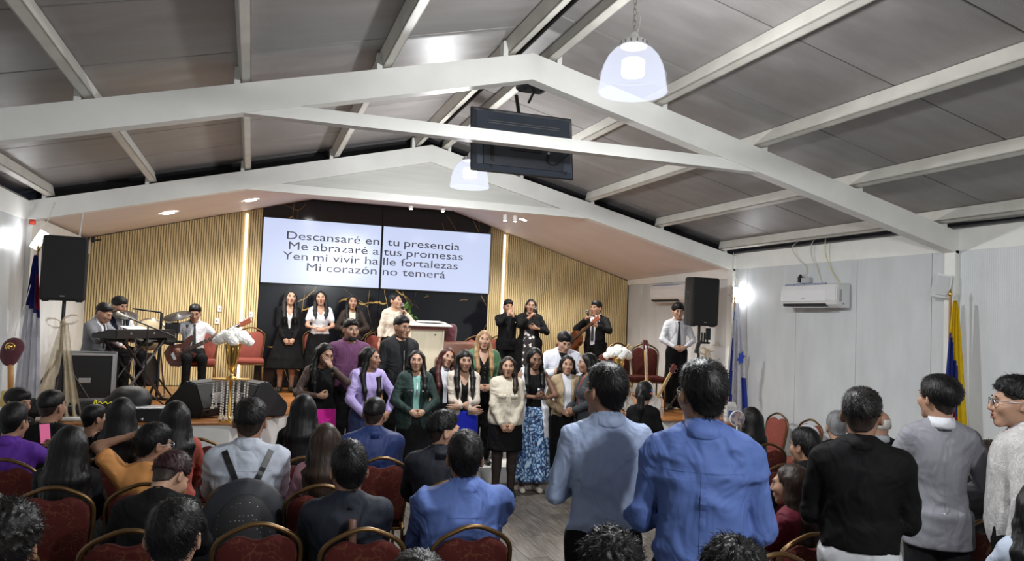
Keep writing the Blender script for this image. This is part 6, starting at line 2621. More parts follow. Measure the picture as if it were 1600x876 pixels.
ad = N.new('ShaderNodeMath'); ad.operation = 'ADD'; L.new(nn.outputs[0], ad.inputs[0]); L.new(v_.outputs[0], ad.inputs[1])
rp = ramp(N, [(.78, (.70, .66, .64)), (.84, (.012, .012, .013))]); L.new(ad.outputs[0], rp.inputs[0]); L.new(rp.outputs[0], b.inputs['Base Color']); b.inputs['Roughness'].default_value = .8
pr = person('woman in black singing into a microphone with a black and white patterned dress front', 4.19, 11.6, ZS, -6, ztop=1.54, fem=True, wid=1.22, tone='tan', hair='long', hairp=dict(sides=(0, 2), end=.32), head=(-12, 2, 6), opn=.3,
            arms=(((-.05, -.25, .47), (-1, -.1, -.9), (.45, -.05, .85), (.9, .3, 0), 'grip'), ((.07, -.22, .27), (1, .2, -.6), (-1, -.05, .15), (0, 1, 0), 'relax')), top=dict(mat=BLK, sleeve='3q', hem=-.3, flare=.03, loose=.02), bottom=dict(kind='skirt', mat=BLK, hem=.2, rx=.27, ry=.23), shoe=('flat', SHOEB), seed=6)
microphone(world_of(pr, pr.A[0]['grip']), (.25, -.05, 1), 'microphone held by the woman with the black and white dress front')
vv, qq = [], []
for i in range(15):
    zz = .24 - i * .045
    for j in range(7):
        xx = -.035 + (j / 6 - .5) * (.17 + .006 * i)
        p = pr.T((xx, 0, zz))
        if zz > -.28:
            yy = front_y(pr.top_f, p[0], p[2]) - .006
        vv.append((p[0], yy, p[2]))
qq = [[i * 7 + j, i * 7 + j + 1, (i + 1) * 7 + j + 1, (i + 1) * 7 + j][::-1] for i in range(14) for j in range(6)]
vv = np.array(vv); vv2 = vv + np.array([0, .005, 0]); qq = np.array(qq)
obj('patterned_panel', mesh_np('patterned_panel', [(np.concatenate([vv, vv2]), np.concatenate([qq, qq[:, ::-1] + len(vv)]), 0)], [m]), None, pr.root)
pr = person('guitarist in black suit and white shirt singing at the right of the stage', 5.20, 11.3, ZS, -48, ztop=1.55, tone='tan', hair='short', head=(-12, 2, 0), opn=.35, wid=1.06,
            arms=(((-.10, -.24, .44), (-1, .1, -.9), (.3, -.3, .8), (.9, .3, 0), 'grip'), ((.18, -.36, .34), (1, .4, -.7), (.1, -.8, .4), (-1, 0, 0), 'grip')), top=dict(mat=WHT, collar=True, neck='collar', hem=-.02), over=dict(mat=BLK, open=(.05, .085), gap=.04, lapel=True, hem=-.16), bottom=TR, shoe=('shoe', SHOEB), seed=7)
tie(pr, TIEB)
microphone(world_of(pr, pr.A[0]['grip']), (-.35, -.15, 1), 'microphone at the mouth of the guitarist in the black suit')
gpr = pr
pr = person('bass guitarist in white shirt and black tie seated on the stage', -.72, 11.42, ZS, 8, ztop=1.24, pose='sit', tone='tan', hair='fade', head=(-6, -16, 0), seat=.46,
            arms=(((-.26, -.20, .10), (-1, .5, -.3), (.5, -.3, -.7), (.6, .6, 0), 'grip'), ((.32, -.26, .26), (1, .4, -.8), (.0, -.5, .8), (-.6, .8, .2), 'grip')), top=dict(mat=WHT, sleeve='3q', collar=True, neck='collar', hem=.0), bottom=TR, shoe=('shoe', SHOEB), seed=8)
tie(pr, TIEB)
bassp = pr
pr = person('keyboard player in grey blazer seated at the left of the stage', -1.82, 10.66, ZS, 66, ztop=1.22, pose='sit', tone='tan', hair='fade', head=(0, -14, 0), lean=10, seat=.46, wid=1.08,
            arms=(((-.10, -.44, .27), (-1, .2, -.6), (.1, -1, -.15), (0, 0, -1), 'relax'), ((.12, -.44, .27), (1, .2, -.6), (-.1, -1, -.15), (0, 0, -1), 'relax')), top=dict(mat=WHT, collar=True, neck='collar', hem=0), over=dict(mat=cloth('grey_blazer', (.135, .14, .155)), open=(.08, .08), lapel=True, hem=-.12), bottom=TR, shoe=('shoe', SHOEB), seed=9)
tie(pr, TIEB)
pr = person('drummer in white shirt and dark vest sitting behind the keyboard player', -1.66, 11.35, ZS, 42, ztop=1.30, pose='sit', tone='tan', hair='bowl', head=(6, -12, 0), seat=.50, arms=('lap', 'lap'), top=dict(mat=WHT, collar=True, neck='collar'), over=dict(mat=NAVY, open=(.08, .09), sleeve='none', hem=-.08), bottom=TR, shoe=('shoe', SHOEB), seed=10)
pr = person('boy in white shirt and black tie standing by the right wall', 5.90, 10.0, ZS, -16, ztop=1.545, tone='light', hair='bowl', head=(0, -8, 0), wid=.92, arms=('clasp', 'clasp'), top=dict(mat=WHT, collar=True, neck='collar', hem=.02), bottom=dict(kind='trousers', mat=BLK, waist=.12), shoe=('shoe', SHOEB), seed=11)
tie(pr, TIEB)
bm = BM(); lathe(bm, [(.150, 0), (.153, .004), (.153, .028), (.150, .032)], 24, M=Matrix.Translation((0, 0, pr.pel[2] + .06)) @ Matrix.Diagonal((.98, .78, 1, 1)), capb=False, capt=False); obj('belt', bm, mat('belt_brown', (.06, .035, .02), .5), pr.root, smooth=True)

# bass guitar and acoustic guitar
def guitar(pr, label, body_p, neck_d, facing, col, L=.62, acoustic=False):
    t = thing('electric_bass' if not acoustic else 'acoustic_guitar', label, 'guitar', world_of(pr, body_p), 0)
    ya = pr.root.rotation_euler.z
    Rz = Matrix.Rotation(ya, 3, 'Z')
    d, f = (Rz @ Vector(neck_d)).normalized(), (Rz @ Vector(facing)).normalized()
    f = (f - d * f.dot(d)).normalized()
    x = f.cross(d) * -1
    t.rotation_mode = 'QUATERNION'
    t.rotation_quaternion = Matrix(((x.x, -f.x, d.x), (x.y, -f.y, d.y), (x.z, -f.z, d.z))).to_quaternion()
    bm = BM()
    if acoustic:
        o_ = [(0, -.24), (.13, -.22), (.185, -.12), (.16, -.02), (.115, .05), (.125, .13), (.10, .20), (.03, .225)]
    else:
        o_ = [(0, -.21), (.10, -.20), (.16, -.10), (.13, -.01), (.11, .05), (.155, .13), (.15, .19), (.10, .17), (.04, .10)]
    th = .045 if acoustic else .02
    poly = [(a, b_) for a, b_ in o_] + [(-a, b_ if acoustic or b_ < .1 else b_ + .03) for a, b_ in o_[::-1] if a > 0]
    prism(bm, poly, 'y', -th, th)
    bmesh.ops.bevel(bm, geom=[e for e in bm.edges], offset=.008, segments=2, affect='EDGES')
    obj('body', bm, mat(col[0], col[1], .18, noise=.25, nscale=4, coat=.5), t)
    bm = BM()
    box(bm, (-.026, -th - .016, .02 if not acoustic else .1), (.026, -th + .008, .22 + L), .004)
    nk = obj('neck', bm, mat('rosewood', (.035, .016, .010), .4), t)
    for k in range(9):
        zz = .24 + L * (1 - .5 ** (k / 6.))
        bm = BM(); box(bm, (-.0255, -th - .018, zz), (.0255, -th - .0155, zz + .003)); obj('fret', bm, M_CHROME, nk)
    bm = BM()
    box(bm, (-.036, -th - .014, .22 + L), (.036, -th + .004, .22 + L + .17), .008)
    obj('headstock', bm, mat('headstock_red', (.30, .08, .04), .35), t)
    for k in range(4):
        bm = BM()
        sx = -1 if (k % 2 == 0 or not acoustic) else 1
        rod(bm, (sx * .034, -th - .005, .25 + L + k * .035), (sx * .065, -th - .005, .25 + L + k * .035), .008)
        obj('tuning_peg', bm, M_CHROME, t)
    bm = BM()
    box(bm, (-.05, -th - .012, -.13), (.05, -th - .002, -.09), .004)
    obj('bridge', bm, M_CHROME if not acoustic else M_MAHO, t)
    if acoustic:
        bm = BM(); lathe(bm, [(.001, .002), (.045, .002), (.05, 0)], 20, M=Matrix.Translation((0, -th, .04)) @ Matrix.Rotation(PI / 2, 4, 'X'), capt=False, capb=False); obj('sound_hole', bm, M_BLK, t)
    else:
        bm = BM(); prism(bm, [(-.07, -.15), (.02, -.17), (.09, -.08), (.06, .04), (.03, .10), (-.03, .10)], 'y', -th - .004, -th - .001); obj('pickguard', bm, mat('pickguard', (.06, .02, .015), .3), t)
        for zz in (-.02, .04):
            bm = BM(); box(bm, (-.045, -th - .014, zz - .012), (.045, -th - .003, zz + .012), .003); obj('pickup', bm, M_BLK, t)
    bm = BM()
    for k in range(4):
        rod(bm, (-.015 + k * .01, -th - .020, -.11), (-.015 + k * .01, -th - .019, .25 + L), .0011, seg=4)
    obj('strings', bm, M_CHROME, t)
    return t
a0, a1 = bassp.A[0]['grip'], bassp.A[1]['grip']
dn = nrm(np.array(a1) - np.array(a0))
guitar(bassp, 'dark red-brown bass guitar played by the seated man', np.array(a0) + dn * .03 + np.array([0, .0, -.02]), tuple(dn), (0, -1, .15), ('bass_sunburst', (.055, .013, .008)), .58)
a1 = gpr.A[1]['grip']
dn = nrm(np.array([.40, -.22, .26]))
guitar(gpr, 'dark brown acoustic guitar hanging in front of the guitarist in the black suit', np.array(a1) - dn * .58 + np.array([0, -.02, 0]), tuple(dn), (-.3, -1, .1), ('guitar_brown', (.095, .032, .014)), .44, True)

# --- the choir in front of the stage, back row on the low step
SZ = .20
pr = person('stout man with a beard in a purple shirt in the back row of the choir', 1.10, 9.12, SZ, 8, ztop=1.68, wid=1.18, tone='tan', hair='fade', head=(8, 0, 0), arms=('down', 'down'), top=dict(mat=cloth('plum', (.095, .032, .080)), collar=True, neck='collar', hem=-.1, fold=.008), bottom=TR, shoe=('shoe', SHOEB), seed=21, fat=.02)
buttons(pr, (.40, .32, .24, .16), mat('button_dark', (.04, .02, .04), .4))
BRD = mat('beard', (.012, .010, .009), .8, bump=.5, bscale=200)
def beard(pr, full=True):
    def bf(P):
        q = ((P - pr.hc) @ pr.Rh) / pr.hs
        d = head_field(q, False, 0) - .004
        rg = s_ell(q, (0, -.075, -.088), (.060, .050, .034)) if full else s_ell(q, (0, -.09, -.095), (.028, .03, .018))
        ms = s_ell(q, (0, -.105, -.047), (.030, .016, .0055))
        d = smax(d, smin(rg, ms, .006), .004)
        return smax(d, -s_ell(q, (0, -.105, -.060), (.024, .03, .009)), .003) * pr.hs
    v, q = nets(bf, pr.hc - .17, pr.hc + .15, .0065)
    obj('beard', mesh_np('beard', [(v, q, 0)], [BRD]), None, pr.root)
beard(pr)
pr = person('man with glasses in a dark zip jacket in the back row of the choir', 1.68, 9.10, SZ, 14, ztop=1.74, tone='tan', hair='fade', head=(14, -4, 0), opn=.3, arms=('down', 'down'), top=dict(mat=BLK, collar=True, neck='collar', hem=0), over=dict(mat=cloth('jacket_black', (.011, .0115, .013)), open=(.02, .055), gap=.015, hem=-.12, lapel=True), bottom=TR, shoe=('shoe', SHOEB), seed=22)
glasses(pr, FRM)
ribbon('zip', pr, [on_front(pr, .0, zz, .004, pr.top_f) for zz in (.38, .28, .18, .06)], .008, M_CHROME, .003)
GRNS = cloth('green_sheer', (.045, .125, .055), rough=.5, spec=.5)
pr = person('blonde woman in a green jacket over a black top in the back row', 2.70, 9.10, SZ, -6, ztop=1.61, fem=True, wid=1.12, tone='light', hairc='blond', hair='long', hairp=dict(front=.16, end=.2), head=(-4, 2, 3), opn=.3, arms=('clasp', 'clasp'), top=dict(mat=BLK, neck='v', hem=-.1, loose=.012), over=dict(mat=GRNS, open=(.2, .075), gap=.06, hem=-.2, loose=.03), bottom=TR, shoe=('flat', SHOEB), seed=23)
buttons(pr, (.30, .24, .18), M_GOLD, .01, .007, pr.top_f)
pr = person('man in a white jacket looking down, holding a microphone and a phone', 3.72, 9.05, SZ, -14, ztop=1.64, tone='light', hair='bowl', head=(8, -22, 4), opn=.2, wid=1.08, arms=(((-.13, -.25, .24), (-1, .3, -.6), (.3, -.8, .2), (.7, .2, .3), 'grip'), ((.12, -.27, .18), (1, .3, -.6), (-.3, -.9, .1), (-.2, .2, 1), 'grip')), top=dict(mat=BLK, collar='stand', neck='collar', hem=0), over=dict(mat=cloth('white_jacket', (.60, .61, .67)), open=(.36, .055), hem=-.14, loose=.026), bottom=TR, shoe=('shoe', SHOEB), seed=24)
microphone(world_of(pr, pr.A[0]['grip']), (.25, .3, .85), 'microphone in the fist of the man in the white jacket')
phone(pr, 1, 'black phone in the left hand of the man in the white jacket', (.03, .03, .04), em=.1)
# front row
SHEER = cloth('sheer_black', (.055, .035, .028), rough=.6)
pr = person('woman in sheer black top and magenta skirt touching her nose', .75, 8.62, 0, 4, ztop=1.63, fem=True, tone='tan', hair='long', hairp=dict(front=.20, end=.18, sides=(1, 2)), head=(22, -16, 4),
            arms=(((-.05, -.21, .19), (-1, .2, -.5), (1, -.2, .0), (0, 1, .2), 'grip'), ((.075, -.215, .505), (1, -.2, -.9), (-.45, .15, .85), (-.7, .8, 0), 'flat')), top=dict(mat=SHEER, hem=.02, loose=.012), over=dict(mat=BLK, sleeve='none', hem=.02, neck='crew', loose=.017, name='bodice', fold=.004), bottom=dict(kind='skirt', mat=cloth('magenta', (.42, .008, .20)), hem=.36, rx=.19, ry=.16, wave=.02, waist=.14), shoe=('heel', SHOEB), seed=31)
bm = BM(); P0, P1 = pr.A[1]['el'], pr.A[1]['wr']; c_ = P1 + (P0 - P1) * .10; rod(bm, Vector(c_), Vector(c_ + (P0 - P1) * .09), .036, seg=16); obj('wrist_band', bm, M_BLK, pr.root)
LAV = cloth('lavender', (.33, .265, .50), rough=.6)
pr = person('woman in lavender blouse looking to her left in the front row', 1.24, 8.50, 0, 12, ztop=1.60, fem=True, wid=1.08, tone='tan', hair='long', hairp=dict(front=.10, end=.2, sides=(1, 1)), head=(42, -2, -4), opn=.3, arms=(((-.10, -.20, .02), (-1, .2, -.4), (.6, -.3, -.7), (0, 1, 0), 'relax'), ((.20, -.16, .04), (1, .3, -.4), (-.4, -.4, -.8), (-.5, 1, 0), 'relax')), top=dict(mat=LAV, hem=-.02, puff=.006, loose=.016, fold=.012), bottom=dict(kind='skirt', mat=cloth('denim_navy', (.022, .032, .085)), hem=.40, rx=.19, ry=.16), shoe=('flat', SHOEB), seed=32)
DGRN = cloth('dark_green', (.016, .032, .028), rough=.7)
pr = person('woman in dark green jacket over a mint top, hands folded, front row', 1.75, 8.45, 0, -2, ztop=1.58, fem=True, wid=1.06, tone='light', hair='long', hairp=dict(front=.24, end=.2, sides=(2, 1)), head=(-10, 2, 2), opn=.2, arms=('clasp', 'clasp'), top=dict(mat=cloth('mint', (.17, .35, .31)), hem=.0), over=dict(mat=DGRN, open=(.06, .045), gap=.035, lapel=True, hem=-.16, collar=True), bottom=dict(kind='skirt', mat=BLK, hem=.30, rx=.19, ry=.16), shoe=('flat', SHOEB), seed=33)
for sx in (-1, 1):
    bm = BM(); tube(bm, [Vector(on_front(pr, sx * (.055 + .02 * k), .30 + .008 * math.sin(k), .006)) for k in range(4)], .006, 5); obj('metal_trim', bm, M_GREYM, pr.root)
ribbon('necklace', pr, [on_front(pr, 0, zz, .005, pr.top_f) for zz in (.40, .32, .24)], .012, M_GREYM, .004)
pr = person('auburn-haired woman in a black jacket half hidden behind the front row', 2.19, 8.93, 0, -4, ztop=1.60, fem=True, tone='light', hairc='auburn', hair='long', hairp=dict(front=.15, end=.2, sides=(1, 1)), head=(8, 2, 12), opn=.4, arms=('down', 'down'), top=dict(mat=WHT, neck='high', hem=0), over=dict(mat=BLK, open=(.10, .06), gap=.02, hem=-.12), bottom=TR, shoe=('flat', SHOEB), seed=34)
CRM = cloth('bone', (.48, .42, .355))
pr = person('woman with a black fringe in a cream jacket and royal blue skirt, arms crossed', 2.28, 8.40, 0, -6, ztop=1.60, fem=True, tone='light', hair='long', hairp=dict(front=.20, end=.2, bangs=True, sides=(1, 1)), head=(4, -4, 0), opn=.15, arms=(((.06, -.215, .09), (-1, .2, -.5), (1, -.1, -.05), (0, 1, 0), 'relax'), ((-.07, -.24, .13), (1, .2, -.5), (-1, -.1, .0), (0, 1, 0), 'relax')), top=dict(mat=BLK, neck='v', hem=.0), over=dict(mat=CRM, open=(.10, .055), gap=.035, lapel=True, hem=-.02), bottom=dict(kind='skirt', mat=cloth('royal_blue', (.010, .020, .42)), hem=.42, rx=.19, ry=.155, waist=.14), shoe=('flat', SHOEB), seed=35)
CRM2 = cloth('ivory', (.51, .46, .37))
pr = person('woman in an ivory shirt jacket, black mini skirt, tights and ankle boots', 2.76, 8.30, 0, -12, ztop=1.54, fem=True, wid=1.10, tone='light', hairc='brown', hair='long', hairp=dict(front=.32, end=.22, sides=(2, 1)), head=(-2, 2, 0), opn=.3, arms=('clasp_low', 'clasp_low'), top=dict(mat=CRM2, hem=-.06, collar=True, neck='collar', loose=.024, boxy=.01), bottom=dict(kind='skirt', mat=BLK, hem=.50, rx=.20, ry=.165), shoe=('boot', SHOEB), seed=36)
buttons(pr, (.38, .29, .20, .11), BTN)
for sx in (-1, 1):
    pts = [on_front(pr, sx * .075 + dx, .31, .004) for dx in (-.045, 0, .045)]
    vv = np.array([p + np.array([0, o_, zz]) for zz, o_ in ((.015, 0), (.018, -.010), (-.035, -.010), (-.035, 0)) for p in pts])
    qd = np.array([[i * 3 + j, i * 3 + j + 1, (i + 1) * 3 + j + 1, (i + 1) * 3 + j] for i in range(3) for j in range(2)])
    obj('pocket_flap', mesh_np('pocket_flap', [(vv, qd, 0)], [CRM2]), None, pr.root)
TIGHT = cloth('tights', (.030, .020, .018), rough=.6)
def tights(pr, z1=.52):
    def tf(P):
        d = None
        for k in (-1, 1):
            s = pr.s
            h_, kn, an = pr.pel + V3(k * .085 * s, 0, -.03 * s), V3(k * (.09 * s + .085) / 2, -.01, .49 * s), V3(k * .085, .02, .085 * s)
            lw = 1.06
            u = smin(s_cone(P, h_, kn, .092 * s * lw, .062 * s * lw), s_cone(P, kn, an, .060 * s * lw, .044 * s * lw), .03)
            u = smin(u, s_ell(P, kn + (an - kn) * .3 + V3(0, .018, 0), (.058 * s, .058 * s, .12 * s)), .03)
            d = u if d is None else np.minimum(d, u)
        return np.maximum(d, P[:, 2] - z1)
    v, q = nets(tf, (-.3, -.2, 0.02), (.3, .2, z1 + .05), .016)
    obj('tights', mesh_np('tights', [(v, q, 0)], [TIGHT]), None, pr.root)
tights(pr, .56)
m, N, L, b = node_mat('blue_print')
tc = N.new('ShaderNodeTexCoord')
mp = N.new('ShaderNodeMapping'); mp.inputs['Scale'].default_value = (1, 1, .75); mp.inputs['Rotation'].default_value = (.2, .6, 0)
L.new(tc.outputs['Object'], mp.inputs[0])
nn = N.new('ShaderNodeTexNoise'); nn.inputs['Scale'].default_value = 7; L.new(mp.outputs[0], nn.inputs['Vector'])
mz = N.new('ShaderNodeMix'); mz.data_type = 'RGBA'; mz.inputs[0].default_value = .18; L.new(mp.outputs[0], mz.inputs[6]); L.new(nn.outputs['Color'], mz.inputs[7])
v_ = N.new('ShaderNodeTexVoronoi'); v_.feature = 'DISTANCE_TO_EDGE'; v_.inputs['Scale'].default_value = 27; L.new(mz.outputs[2], v_.inputs['Vector'])
n3 = N.new('ShaderNodeTexNoise'); n3.inputs['Scale'].default_value = 45; L.new(mp.outputs[0], n3.inputs['Vector'])
ad = N.new('ShaderNodeMath'); ad.operation = 'MULTIPLY_ADD'; ad.inputs[1].default_value = .16; L.new(n3.outputs[0], ad.inputs[0]); L.new(v_.outputs[0], ad.inputs[2])
rp = ramp(N, [(.10, (.012, .018, .05)), (.16, (.035, .085, .24)), (.24, (.17, .33, .56)), (.34, (.42, .56, .70))]); L.new(ad.outputs[0], rp.inputs[0]); L.new(rp.outputs[0], b.inputs['Base Color']); b.inputs['Roughness'].default_value = .75
pr = person('woman in a long white waistcoat and blue patterned maxi skirt looking at her phone', 3.12, 8.45, 0, -8, ztop=1.65, fem=True, wid=1.02, tone='brown', hair='long', hairp=dict(front=.22, end=.2, sides=(1, 1)), head=(6, -14, 0), arms=(((-.02, -.25, .20), (-1, .3, -.6), (.8, -.5, .1), (0, .4, .9), 'grip'), ((.09, -.25, .19), (1, .3, -.6), (-.6, -.6, .1), (-.2, .5, .8), 'clasp')), top=dict(mat=BLK, sleeve='none', hem=.05, neck='wide'), over=dict(mat=cloth('white_vest', (.64, .65, .68)), sleeve='none', open=(.30, .085), gap=.07, hem=-.30, flare=.02, loose=.024, thick=0), bottom=dict(kind='skirt', mat=m, hem=.13, rx=.235, ry=.20, wave=.07, waist=.15), shoe=('flat', SHOEW), seed=37)
phone(pr, 0, 'phone held low by the woman in the white waistcoat', (.05, .09, .16), em=.3)
pr = person('woman in a camel jacket over a white top in the front row', 3.59, 8.58, 0, -12, ztop=1.56, fem=True, tone='light', hair='long', hairp=dict(front=.30, end=.2, sides=(2, 2)), head=(-4, 0, 3), arms=('clasp', 'clasp'), top=dict(mat=WHT, neck='high', hem=.0), over=dict(mat=cloth('camel', (.33, .25, .15)), open=(.12, .06), gap=.045, lapel=True, hem=-.06), bottom=dict(kind='skirt', mat=BLK, hem=.2, rx=.18, ry=.16), shoe=('flat', SHOEB), seed=38)
pr = person('woman in a long grey coat in profile, rightmost in the front row', 3.76, 8.34, 0, -92, ztop=1.60, fem=True, tone='tan', hair='long', hairp=dict(end=.22, sides=(2, 2), vol=1.03), head=(-14, -2, 0), arms=('clasp', 'clasp'), top=dict(mat=cloth('rust', (.16, .05, .04)), hem=.0), over=dict(mat=cloth('grey_coat', (.040, .045, .052)), open=(.1, .06), gap=.03, hem=-.24, flare=.02, lapel=True), bottom=TR, shoe=('flat', SHOEB), seed=39)

# --- standing men among the audience, seen from behind
LBL = cloth('pale_blue', (.27, .33, .47), rough=.7, bump=.3)
pr = person('man in a pale blue shirt standing in the aisle, seen from behind', 1.63, 3.38, 0, 166, ztop=1.755, near=True, wid=.92, tone='tan', hair='short', head=(24, 2, 0), arms=('front', 'front'), top=dict(mat=LBL, collar=True, neck='collar', hem=-.06, loose=.020, fold=.022, freq=17., fm=.75, boxy=.0), bottom=dict(kind='trousers', mat=BLK, waist=.06), shoe=('shoe', SHOEB), seed=41, hairp=dict(vol=1.15))
glasses(pr, FRS)
bm = BM(); box(bm, (.04, .135, -.07), (.10, .158, .0), .008); obj('belt_pouch', bm, mat('belt_brown', (.06, .035, .02), .5), pr.root, (0, 0, float(pr.pel[2])))
ribbon('lanyard', pr, [pr.T((x, y, z)) for x, y, z in ((-.06, .035, .515), (-.03, .064, .522), (0, .072, .525), (.03, .064, .522), (.06, .035, .515))], .010, M_BLK, .003)
MBL = cloth('mid_blue', (.078, .130, .34), rough=.7, bump=.3)
pr = person('tall man in a blue shirt standing nearest the camera, seen from behind', 1.70, 2.66, 0, 150, ztop=1.82, near=True, wid=.94, tone='tan', hair='short', head=(20, 0, 0), arms=('front', 'front'), top=dict(mat=MBL, collar=True, neck='collar', hem=-.03, loose=.020, fold=.022, freq=17., fm=.75), bottom=dict(kind='trousers', mat=BLK, waist=.05), shoe=('shoe', SHOEB), seed=42, fat=.01)
glasses(pr, FRS)
# pleat and yoke seams
def back_seams(pr, mt, pleat=True):
    ribbon('yoke_seam', pr, [on_front(pr, x, .385, .0008, back=True) for x in np.linspace(-.14, .14, 17)], .004, mt, .0022)
    if pleat:
        for dx in (0,):
            ribbon('back_pleat', pr, [on_front(pr, dx, zz, .0002, back=True) for zz in np.arange(.38, .10, -.025)], .022, mt, .003)
back_seams(pr, MBL)
pr = person('man in a black shirt and white trousers standing, seen from behind', 2.76, 2.98, 0, 140, ztop=1.69, near=True, wid=.97, tone='tan', hairc='soft', hair='fade', head=(-8, 0, 0), arms=('front', 'front'), top=dict(mat=cloth('black_shirt', (.0055, .0055, .006), rough=.75, spec=.12), collar=True, neck='collar', hem=.03, loose=.026, fold=.018, freq=17., fm=.7), bottom=dict(kind='trousers', mat=cloth('white_trousers', (.50, .51, .53)), waist=.06), shoe=('shoe', SHOEB), seed=43, fat=.015)
SUIT = cloth('grey_suit', (.19, .19, .215), rough=.6, spec=.4)
pr = person('young man in a grey suit with thick black hair, standing, seen from behind', 3.66, 3.37, 0, 150, ztop=1.735, near=True, wid=.84, tone='light', hair='bowl', head=(22, 4, 0), arms=('clasp', 'clasp'), top=dict(mat=WHT, collar=True, neck='collar', hem=0), over=dict(mat=SUIT, hem=-.14, flare=.02, open=(.1, .07), lapel=True, loose=.020, fold=.008), bottom=dict(kind='trousers', mat=BLK2), shoe=('shoe', SHOEB), seed=44)
ribbon('centre_seam', pr, [on_front(pr, 0, zz, .0006, back=True) for zz in (.44, .36, .28, .2, .12, .04, -.04, -.12, -.2)], .003, SUIT, .0025)
m, N, L, b = node_mat('white_damask')
tc = N.new('ShaderNodeTexCoord')
nn = N.new('ShaderNodeTexNoise'); nn.inputs['Scale'].default_value = 13; nn.inputs['Distortion'].default_value = 3.5; nn.inputs['Detail'].default_value = 3
L.new(tc.outputs['Object'], nn.inputs['Vector'])
rp = ramp(N, [(.40, (.50, .49, .48)), (.47, (.30, .29, .29)), (.52, (.52, .51, .50)), (.58, (.31, .30, .30)), (.63, (.52, .51, .5))]); L.new(nn.outputs[0], rp.inputs[0]); L.new(rp.outputs[0], b.inputs['Base Color']); b.inputs['Roughness'].default_value = .7
pr = person('smiling young man with glasses in a white patterned shirt at the right edge', 3.78, 3.0, 0, 222, ztop=1.755, near=True, tone='light', hair='top', head=(10, 0, 0), opn=.3, arms=('down', 'down'), top=dict(mat=m, collar=True, cmat=WHT, neck='collar', hem=-.06, loose=.02, fold=.012), bottom=dict(kind='trousers', mat=BLK), shoe=('shoe', SHOEB), seed=45, hairp=dict(vol=1.2))
glasses(pr, FRS)

# --- seated audience, seen from behind
def aud(label, x, y, ztop, **k):
    k.setdefault('yaw', 180); k.setdefault('pose', 'sit'); k.setdefault('near', y < 5.4); k.setdefault('arms', ('lap', 'lap')); k.setdefault('bottom', TR); k.setdefault('shoe', None); k.setdefault('seat', .46)
    return person(label, x, y, 0, ztop=ztop, **k)
aud('boy turning back towards the camera at the far left edge', -1.86, 7.62, 1.20, yaw=40, hair='bowl', head=(22, -6, 8), hscale=1.05, tone='tan', top=dict(mat=BLK), seed=51)
pr = aud('person in purple holding up a phone at the left edge', -1.49, 6.08, 1.24, hair='short', hairp=dict(vol=1.4), tone='tan', top=dict(mat=cloth('violet', (.085, .022, .24)), neck='collar', collar=True), wid=1.05, head=(-14, -4, 0), yaw=176,
         arms=(((-.20, -.36, .36), (-1, .3, -.8), (.2, -.2, 1), (.4, .8, 0), 'grip'), ((.08, -.36, .36), (1, .3, -.8), (-.2, -.2, 1), (-.4, .8, 0), 'grip')), seed=52)
glasses(pr, FRM)
g = (np.array(pr.A[0]['grip']) + np.array(pr.A[1]['grip'])) / 2
a_ = pr.A[0]['grip']
t = phone(pr, 0, 'phone with a pink picture held up by the person in purple', (.45, .10, .20), (R_(6), R_(-6), R_(0)), .35)
t.location = world_of(pr, np.array(pr.A[0]['grip']) + np.array([.02, -.01, .06]))
for ch in t.children:
    if ch.name.startswith('screen'):
        ch.location = (0, -.0094, 0)
    if ch.name.startswith('camera'):
        ch.location = (0, .0108, 0)
aud('boy with a faded haircut in black beside the phone screen at the left', -1.45, 6.95, 1.25, hair='fade', hscale=1.08, tone='tan', head=(-26, 0, 0), top=dict(mat=BLK), seed=53)
aud('small girl with a short black bob and a silver collar near the stage', -1.19, 7.2, 1.11, fem=True, seat=.42, hair='short', hscale=1.05, tone='tan', head=(-50, 0, 0), top=dict(mat=BLK, sleeve='none', neck='wide'), seed=54)
aud('girl with long straight black hair in front of the flat black case', -.88, 6.5, 1.25, fem=True, hair='long', hairp=dict(end=.15, sides=(2, 2), vol=1.06), head=(-8, 0, 0), top=dict(mat=BLK), seed=55)
pr = aud('person in orange with one hand on the head and glasses', -.55, 5.25, 1.22, hair='short', hairp=dict(vol=1.2), hscale=1.05, tone='tan', head=(-50, -6, 0), top=dict(mat=cloth('apricot', (.52, .235, .075)), sleeve='short', loose=.02), yaw=176,
         arms=('lap', ((.12, .0, .735), (1, 0, .35), (-1, 0, .12), (0, 0, -1), 'relax')), seed=56)
glasses(pr, FRS)
aud('woman with long loose black hair and dark jacket', -.97, 5.2, 1.22, fem=True, hair='long', hairp=dict(end=.02, sides=(2, 2), vol=1.10), wid=1.08, top=dict(mat=BLK2), seed=57)
aud('boy in a black sweater bowing his head, dark reddish hair', -.40, 4.35, 1.21, hair='top', hairc='wine', hairp=dict(vol=1.5), hscale=1.04, tone='light', lean=12, head=(-38, -28, 0), wid=1.1, top=dict(mat=BLK, loose=.03, boxy=.01), seed=58)
aud('child with dark wavy hair and a royal blue top at the bottom left corner', -.70, 2.86, 1.30, fem=True, hair='curly', hairc='soft', hscale=1.12, hairp=dict(vol=1.3), top=dict(mat=cloth('cobalt', (.022, .045, .30))), seed=59)
aud('boy with a crown whorl and pale blue collar at the bottom left', -.22, 2.98, 1.27, hair='short', hscale=1.08, tone='light', head=(-8, -8, 0), top=dict(mat=LBL, collar=True, neck='collar'), seed=60)
pr = aud('woman with long black hair and a coral top near the flower stand', -.47, 6.05, 1.27, fem=True, hair='long', hairp=dict(end=.20, sides=(2, 2), vol=1.12), top=dict(mat=cloth('coral', (.34, .075, .055))), seed=61, wid=1.05)
